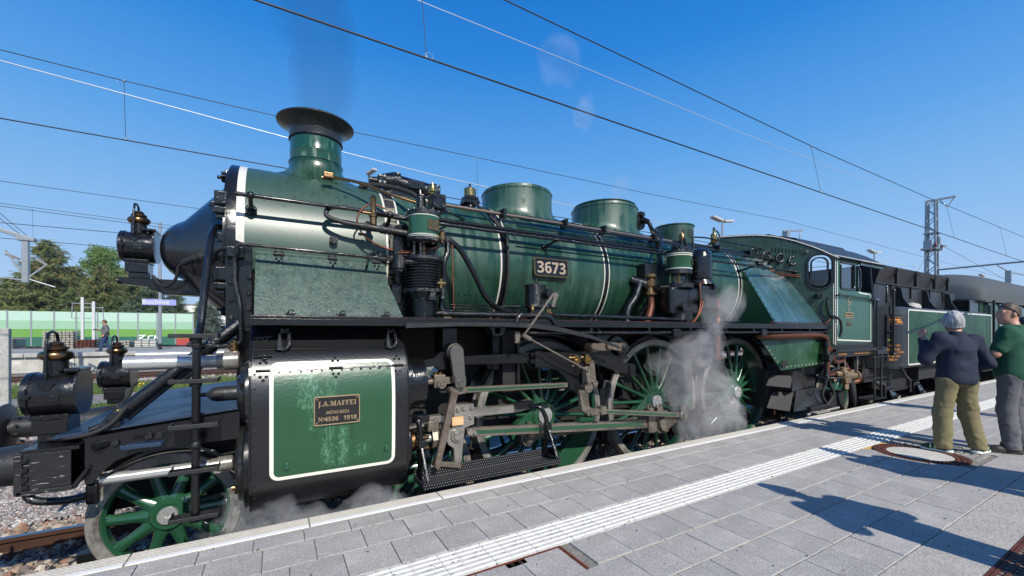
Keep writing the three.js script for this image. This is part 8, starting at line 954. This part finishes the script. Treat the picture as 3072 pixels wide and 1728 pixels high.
  const fold = (p, f, a) => { const n = fbm3(p[0] * f + 0.6 * p[1] * f, p[1] * f * 0.8 - 0.4 * p[0] * f, p[2] * f, 2); return a * (0.45 * (n - 0.5) + 0.55 * (0.22 - Math.abs(n - 0.5) * 1.6)); };
  const Rr = look.bulk ?? 1, top = [[J.neckLow || J.neck, J.chest, 0.085, 0.15 * Rr], [[J.chest[0] - 0.06, J.chest[1], J.chest[2]], [J.pelvis[0] - 0.055, J.pelvis[1] - 0.02, J.pelvis[2]], 0.118 * Rr, 0.142 * Rr], [[J.chest[0] + 0.06, J.chest[1], J.chest[2]], [J.pelvis[0] + 0.055, J.pelvis[1] - 0.02, J.pelvis[2]], 0.118 * Rr, 0.142 * Rr]];
  for (const s of 'LR') { const sh = S('sh', s), el = S('el', s), wr = S('wr', s), sl = look.short ? el.map((q, i) => mix(sh[i], q, 0.72)) : null; top.push([J.chest, sh, 0.1, 0.075 * Rr]); if (sl) top.push([sh, sl, 0.078 * Rr, 0.078]); else top.push([sh, el, 0.075 * Rr, 0.064 * Rr], [el, wr.map((q, i) => mix(el[i], q, 0.92)), 0.064 * Rr, 0.046]); }
  const hem = J.pelvis[1] - (look.hem ?? 0.1), topF = (p, d) => Math.max(d + fold(p, 7, look.fold ?? 0.03), hem - p[1], p[1] - (J.neck[1] + (look.collar ?? 0.03)));
  const topFn = (p) => topF(p, bonesD(p, top, 0.05));
  add(look.short ? 'shirt' : 'jacket', mesh(top, 0.05, cell, topF), look.top);
  const leg = [[J.pelvis, [J.pelvis[0], J.pelvis[1] + 0.1, J.pelvis[2]], 0.12 * Rr, 0.11 * Rr]]; for (const s of 'LR') { const k = S('kn', s), a = S('an', s); leg.push([J.pelvis, S('hip', s), 0.115 * Rr, 0.112], [S('hip', s), k, 0.105, look.loose ?? 0.082], [k, [a[0], a[1] - 0.03, a[2]], look.loose ?? 0.08, (look.loose ?? 0.08) * 0.92]); }
  const cuff = 0.05; add('trousers', mesh(leg, 0.035, cell, (p, d) => Math.max(d + fold(p, 13, look.legFold ?? 0.035), cuff - p[1], p[1] - (J.pelvis[1] - 0.02))), look.legs);
  for (const s of 'LR') { const a = S('an', s), t = S('toe', s), dx = t[0] - a[0], dz = t[2] - a[2], l = Math.hypot(dx, dz), ux = dx / l, uz = dz / l, f = (x, y, z) => { const q = [(x - a[0]) * ux + (z - a[2]) * uz, y, -(x - a[0]) * uz + (z - a[2]) * ux]; return Math.max(smin(smin(capD(q, [-0.035, 0.045, 0], [0.13, 0.04, 0], 0.05, 0.046), capD(q, [-0.03, 0.1, 0], [0, 0.06, 0], 0.045, 0.05), 0.03), capD(q, [0.13, 0.036, 0], [0.17, 0.034, 0], 0.044, 0.036), 0.02), 0.018 - y); }, so = (x, y, z) => { const q = [(x - a[0]) * ux + (z - a[2]) * uz, y, -(x - a[0]) * uz + (z - a[2]) * ux]; return Math.max(capD([q[0], 0, q[2]], [-0.04, 0, 0], [0.165, 0, 0], 0.05, 0.044), y - 0.03 - 0.008 * sst(0.05, -0.05, q[0]), 0.001 - y); }; const lo = [a[0] - 0.26, -0.02, a[2] - 0.26], hi = [a[0] + 0.26, 0.18, a[2] + 0.26]; const sh = add('shoe', nets(f, lo, hi, hidden ? 0.016 : 0.009), look.shoe); const q = new THREE.Mesh(norm(nets(so, lo, hi, hidden ? 0.016 : 0.008)), look.sole); q.name = 'sole'; q.castShadow = true; sh.add(q); if (look.stripe) { const g = []; for (const k of [0.02, 0.06, 0.1]) for (const e of [-1, 1]) g.push(box(k, k + 0.012, 0.035, 0.085, e * 0.049 - 0.002, e * 0.049 + 0.002).rotateZ(0.0)); const st = new THREE.Mesh(M(g).applyMatrix4(new THREE.Matrix4().makeBasis(V(ux, 0, uz), V(0, 1, 0), V(-uz, 0, ux)).setPosition(a[0], 0, a[2])), look.stripe); st.name = 'stripe'; st.castShadow = true; sh.add(st); } }
  return { o, topFn, add, J };
}
const stand = (o = {}) => ({ head: [0, 1.635, 0.03], neck: [0, 1.48, -0.005], chest: [0, 1.3, 0], pelvis: [0, 0.97, 0], shL: [0.185, 1.41, -0.01], shR: [-0.185, 1.41, -0.01], elL: [0.27, 1.14, -0.04], elR: [-0.27, 1.14, -0.04], wrL: [0.25, 0.92, 0.08], wrR: [-0.25, 0.92, 0.08], hipL: [0.09, 0.92, 0], hipR: [-0.09, 0.92, 0], knL: [0.11, 0.5, 0.02], knR: [-0.11, 0.5, 0.02], anL: [0.13, 0.08, -0.02], anR: [-0.13, 0.08, -0.02], toeL: [0.17, 0.03, 0.12], toeR: [-0.17, 0.03, 0.12], ...o });
const greyHair = std({ map: tex(128, 128, (u, v) => { const q = 0.5 + 0.4 * (fbm(u, v, 60, 7, 3, 4) - 0.4); return [q, q, q * 1.0]; }), color: lc(1.3, 1.3, 1.32), roughness: 0.6 }), brownHair = std({ color: lc(0.06, 0.042, 0.03), roughness: 0.6 }), rubberS = std({ color: lc(0.03, 0.026, 0.022), roughness: 0.6 });
const knit = tex(256, 256, (u, v) => { const q = 0.5 + 0.5 * Math.sin(v * 6.283 * 32) * 0.8 + 0.2 * (vn(u, v, 64, 64, 3) - 0.5); return [q, q, q]; }, false, 5, 5), weave = rep(speck, 6);
// the two men talking
person([6.93, PY, 3.5], 2.62, 0.925, stand({ yaw: -0.45, head: [-0.005, 1.635, 0.05], shL: [0.2, 1.43, 0.0], shR: [-0.21, 1.41, 0], elL: [0.31, 1.17, 0.08], wrL: [0.21, 1.43, 0.22], hdL: [-0.1, 0.75, 0.3], elR: [-0.36, 1.13, -0.03], wrR: [-0.24, 0.98, 0.16], hipL: [0.11, 0.9, 0], hipR: [-0.11, 0.9, 0], knL: [0.15, 0.49, 0.03], knR: [-0.17, 0.49, 0.02], anL: [0.17, 0.08, 0], anR: [-0.22, 0.08, -0.05], toeL: [0.25, 0.03, 0.12], toeR: [-0.36, 0.03, 0.0] }),
  { hair: greyHair, hairThick: 0.02, nape: -0.075, hairRough: 1.1, bulk: 1.09, top: cloth([0.014, 0.02, 0.042], { bumpMap: knit, bumpScale: 0.002 }), hem: 0.1, collar: 0.05, fold: 0.04, legs: cloth([0.2, 0.17, 0.085], { sheen: 0.1, bumpMap: weave, bumpScale: 0.001 }), loose: 0.094, legFold: 0.035, shoe: std({ color: lc(0.02, 0.06, 0.04), roughness: 0.7 }), sole: std({ color: lc(0.72, 0.75, 0.7), roughness: 0.6 }), stripe: std({ color: lc(0.45, 0.65, 0.3), roughness: 0.6 }) }, 'grey-haired man in navy jacket and khaki trousers, back turned, hand raised while talking');
{
  const g = person([7.5, PY, 3.83], -3.18, 0.985, stand({ yaw: 0.85, head: [0, 1.64, 0.04], elL: [0.27, 1.17, 0.08], wrL: [0.12, 1.06, 0.28], elR: [-0.28, 1.15, 0.06], wrR: [-0.12, 1.06, 0.27], knL: [0.1, 0.5, 0.03], knR: [-0.14, 0.5, 0.03], anL: [0.11, 0.08, -0.02], anR: [-0.2, 0.08, -0.03], toeL: [0.2, 0.03, 0.1], toeR: [-0.26, 0.03, 0.11] }),
    { hair: brownHair, hairThick: 0.007, nape: -0.05, recede: 0.025, bulk: 1.07, short: true, top: cloth([0.012, 0.075, 0.04], { bumpMap: weave, bumpScale: 0.001 }), hem: 0.13, collar: 0.035, fold: 0.045, legs: cloth([0.17, 0.175, 0.19], { map: tex(256, 256, (u, v) => { const q = 0.85 + 0.3 * (fbm(u, v, 4, 8, 4, 3) - 0.5); return [q, q, q]; }), bumpMap: weave, bumpScale: 0.001 }), loose: 0.084, legFold: 0.035, shoe: std({ color: lc(0.035, 0.028, 0.022), roughness: 0.6 }), sole: rubberS }, 'man in dark green polo shirt and grey jeans, face turned left, at the right edge');
  const t = canvasTex(512, 256, (c, w, h) => { c.clearRect(0, 0, w, h); c.fillStyle = '#d8c63c'; c.font = 'bold 62px serif'; c.textAlign = 'center'; c.fillText('Legende', w / 2, 60); c.font = 'bold 50px serif'; c.fillText('S', w / 2, 130); c.font = 'bold 46px sans-serif'; c.fillText('Früh', w / 2, 200); });
  const pg = new THREE.PlaneGeometry(0.3, 0.15, 14, 8).rotateY(Math.PI), p = pg.attributes.position; for (let i = 0; i < p.count; i++) { const x = p.getX(i) - 0.0, y = 1.33 + p.getY(i); let z = -0.35; while (z < 0 && g.topFn([x, y, z]) > 0.004) z += 0.002; p.setXYZ(i, x, y, z); } pg.computeVertexNormals(); g.add('back_print', pg, std({ map: t, roughness: 0.8, transparent: true, alphaTest: 0.4 }));
  // brows and beard shadow are hair too
}
person([10.5, PY, 3.45], 2.4, 0.92, stand({ yaw: 0.2 }), { hair: std({ color: lc(0.018, 0.013, 0.01), roughness: 0.5 }), hairThick: 0.02, top: cloth([0.05, 0.05, 0.055]), legs: cloth([0.03, 0.035, 0.05]), shoe: rubberS, sole: rubberS }, 'dark-haired person mostly hidden behind the man in green', false);
// passers-by just outside the frame whose shadows fall across the paving
person([3.93, PY, 5.2], 3.0, 1.0, stand({ yaw: 0.3, elL: [0.33, 1.14, 0.0], wrL: [0.14, 1.12, 0.2], elR: [-0.26, 1.14, 0.02], wrR: [-0.12, 1.14, 0.22] }), { cap: rubberS, hair: brownHair, bulk: 1.1, top: cloth([0.1, 0.12, 0.2]), legs: cloth([0.05, 0.06, 0.09]), shoe: rubberS, sole: rubberS }, 'person in a cap just out of frame, throwing the long foreground shadow', true);
person([5.74, PY, 4.96], 2.9, 1.03, stand({ yaw: 0.1 }), { cap: rubberS, hair: brownHair, bulk: 1.15, top: cloth([0.2, 0.2, 0.2]), legs: cloth([0.05, 0.05, 0.06]), shoe: rubberS, sole: rubberS }, 'person out of frame whose shadow crosses the manhole cover', true);
person([6.2, PY, 5.4], 2.9, 1.0, stand({}), { hair: brownHair, top: cloth([0.2, 0.2, 0.2]), legs: cloth([0.05, 0.05, 0.06]), shoe: rubberS, sole: rubberS }, 'person out of frame whose shadow lies on the manhole rim', true);
// the walking man on the far platform
{
  const g = person([-8.85, 0.8, -28.3], -1.45, 1.06, stand({ yaw: 0.1, head: [0, 1.635, 0.05], elL: [0.27, 1.16, -0.1], wrL: [0.26, 0.95, 0.02], elR: [-0.27, 1.16, 0.04], wrR: [-0.2, 1.22, 0.28], hdR: [0, 0.1, 1], knL: [0.1, 0.5, 0.12], knR: [-0.1, 0.5, -0.02], anL: [0.1, 0.08, 0.2], anR: [-0.1, 0.08, -0.2], toeL: [0.11, 0.03, 0.36], toeR: [-0.11, 0.03, -0.04] }), { hair: std({ color: lc(0.09, 0.05, 0.03), roughness: 0.6 }), bulk: 1.15, top: cloth([0.12, 0.12, 0.125]), legs: cloth([0.025, 0.05, 0.12]), shoe: rubberS, sole: rubberS }, 'man in grey jacket and jeans walking left along the far platform with a camera');
  const cam = thing('camera', [-9.2, 2.08, -28.2], 'small black camera held out by the walking man', 'camera'); part('body', box(-9.26, -9.17, 2.05, 2.13, -28.27, -28.13, 0.01), rubberS, cam); part('lens', cyl([-9.36, 2.09, -28.2], [-9.26, 2.09, -28.2], 0.035), MAT.oily, cam);
}
// ---------- steam and smoke: nested thin shells of a noisy density ----------
function plume(name, label, blobs, freq, levels, opacity, color, cell, seed, group) {
  const f = (x, y, z) => { let d = 0; for (const [bx, by, bz, r, s] of blobs) d += s * Math.exp(-((x - bx) ** 2 + (y - by) ** 2 + (z - bz) ** 2) / (r * r)); if (d < 0.02) return d; const w = 0.35 * (fbm3(x * freq * 0.7 + seed, y * freq * 0.7, z * freq * 0.7, 2) - 0.5), n = fbm3((x + w) * freq + seed, (y + w) * freq * 0.8 - w, (z - w) * freq, 4); const q = clamp((n - 0.26) * 2.1); return 1.25 * Math.min(d, 1.3) * (0.35 + q) - 0.5 * (1 - q); };
  const lo = [0, 1, 2].map((k) => Math.min(...blobs.map((b) => b[k] - b[3] * 2))), hi = [0, 1, 2].map((k) => Math.max(...blobs.map((b) => b[k] + b[3] * 2)));
  const n = [0, 1, 2].map((k) => Math.ceil((hi[k] - lo[k]) / cell) + 3), F = new Float32Array(n[0] * n[1] * n[2]); let q = 0;
  for (let k = 0; k < n[2]; k++) for (let j = 0; j < n[1]; j++) for (let i = 0; i < n[0]; i++) F[q++] = f(lo[0] + i * cell, lo[1] + j * cell, lo[2] + k * cell);
  const o = thing(name, [blobs[0][0], blobs[0][1], blobs[0][2]], label, name === 'smoke' ? 'smoke' : 'steam', group); o.userData.kind = 'stuff';
  const m = phy({ color: lc(...color), roughness: 1, specularIntensity: 0, transmission: 0.5, thickness: 0, transparent: true, opacity, side: THREE.DoubleSide });
  for (const v of levels) { const at = (x, y, z) => { const i = Math.round((x - lo[0]) / cell), j = Math.round((y - lo[1]) / cell), k = Math.round((z - lo[2]) / cell); return i < 0 || j < 0 || k < 0 || i >= n[0] || j >= n[1] || k >= n[2] ? v : v - F[i + n[0] * (j + n[1] * k)]; }; const g = nets(at, lo, hi, cell); if (g.attributes.position.count) part('wisp', norm(g), m, o); }
}
plume('steam', 'white steam rolling round the feed pump and the rear driving wheels', [[5.1, 2.5, 1.42, 0.24, 0.38], [5.6, 2.42, 1.42, 0.2, 0.42], [5.78, 2.3, 1.4, 0.2, 0.42], [5.25, 2.15, 1.5, 0.24, 0.36], [5.1, 1.85, 1.5, 0.22, 0.5], [5.0, 1.6, 1.45, 0.26, 0.5], [5.1, 1.32, 1.35, 0.3, 0.62], [5.35, 1.1, 1.3, 0.34, 0.72], [5.6, 0.9, 1.28, 0.34, 0.85], [5.4, 0.66, 1.3, 0.28, 1.1], [5.75, 0.7, 1.3, 0.28, 1.0], [5.1, 0.6, 1.35, 0.2, 0.8], [6.05, 0.75, 1.25, 0.22, 0.6], [4.65, 1.75, 1.3, 0.3, 0.3], [4.85, 1.0, 1.3, 0.26, 0.4]], 2.6, [0.07, 0.13, 0.2, 0.28, 0.38, 0.5, 0.64, 0.8], 0.04, [0.9, 0.9, 0.91], 0.034, 3);
plume('steam', 'thin white steam curling out below the green-panelled cylinder', [[-0.1, 0.62, 1.2, 0.18, 0.3], [0.0, 0.42, 1.35, 0.22, 0.8], [0.25, 0.36, 1.42, 0.2, 0.9], [0.45, 0.36, 1.45, 0.2, 0.8], [0.65, 0.42, 1.5, 0.18, 0.7], [0.85, 0.46, 1.5, 0.18, 0.7], [-0.15, 0.3, 1.1, 0.25, 0.7], [0.85, 0.56, 1.56, 0.12, 0.25]], 4.2, [0.07, 0.13, 0.2, 0.3, 0.42], 0.042, [0.85, 0.86, 0.88], 0.026, 11);
plume('smoke', 'faint dark smoke rising straight from the chimney', [[0.39, 4.45, 0, 0.26, 0.9], [0.45, 4.75, 0.03, 0.26, 0.8], [0.33, 5.05, -0.02, 0.3, 0.85], [0.47, 5.4, 0.02, 0.3, 0.7], [0.28, 5.75, -0.05, 0.34, 0.75], [0.42, 6.2, 0, 0.36, 0.6], [0.2, 6.6, -0.1, 0.4, 0.6], [0.3, 7.2, -0.1, 0.45, 0.5]], 1.7, [0.06, 0.12, 0.2, 0.3, 0.42, 0.56], 0.018, [0.05, 0.06, 0.1], 0.06, 5);
plume('steam', 'faint white wisp hanging highest over the two domes', [[3.6, 6.15, 0, 0.3, 0.6], [3.8, 6.3, 0, 0.25, 0.5], [3.9, 6.0, 0.1, 0.25, 0.4]], 1.8, [0.07, 0.13, 0.2, 0.3], 0.013, [0.85, 0.87, 0.9], 0.05, 21, null);
plume('steam', 'small white wisp above and right of the steam dome', [[4.2, 5.5, 0, 0.16, 0.7], [4.25, 5.75, 0, 0.16, 0.6], [4.15, 5.3, 0, 0.14, 0.4]], 2.6, [0.07, 0.13, 0.2, 0.3], 0.018, [0.85, 0.87, 0.9], 0.04, 25, null);
plume('steam', 'small faint wisp just above the sand dome', [[5.0, 4.5, 0, 0.2, 0.6], [5.05, 4.8, 0, 0.2, 0.5], [4.95, 4.3, 0, 0.18, 0.4]], 2.2, [0.07, 0.13, 0.2, 0.3], 0.022, [0.85, 0.87, 0.9], 0.04, 29, null);
scene.updateMatrixWorld(true);
renderer.render(scene, camera);
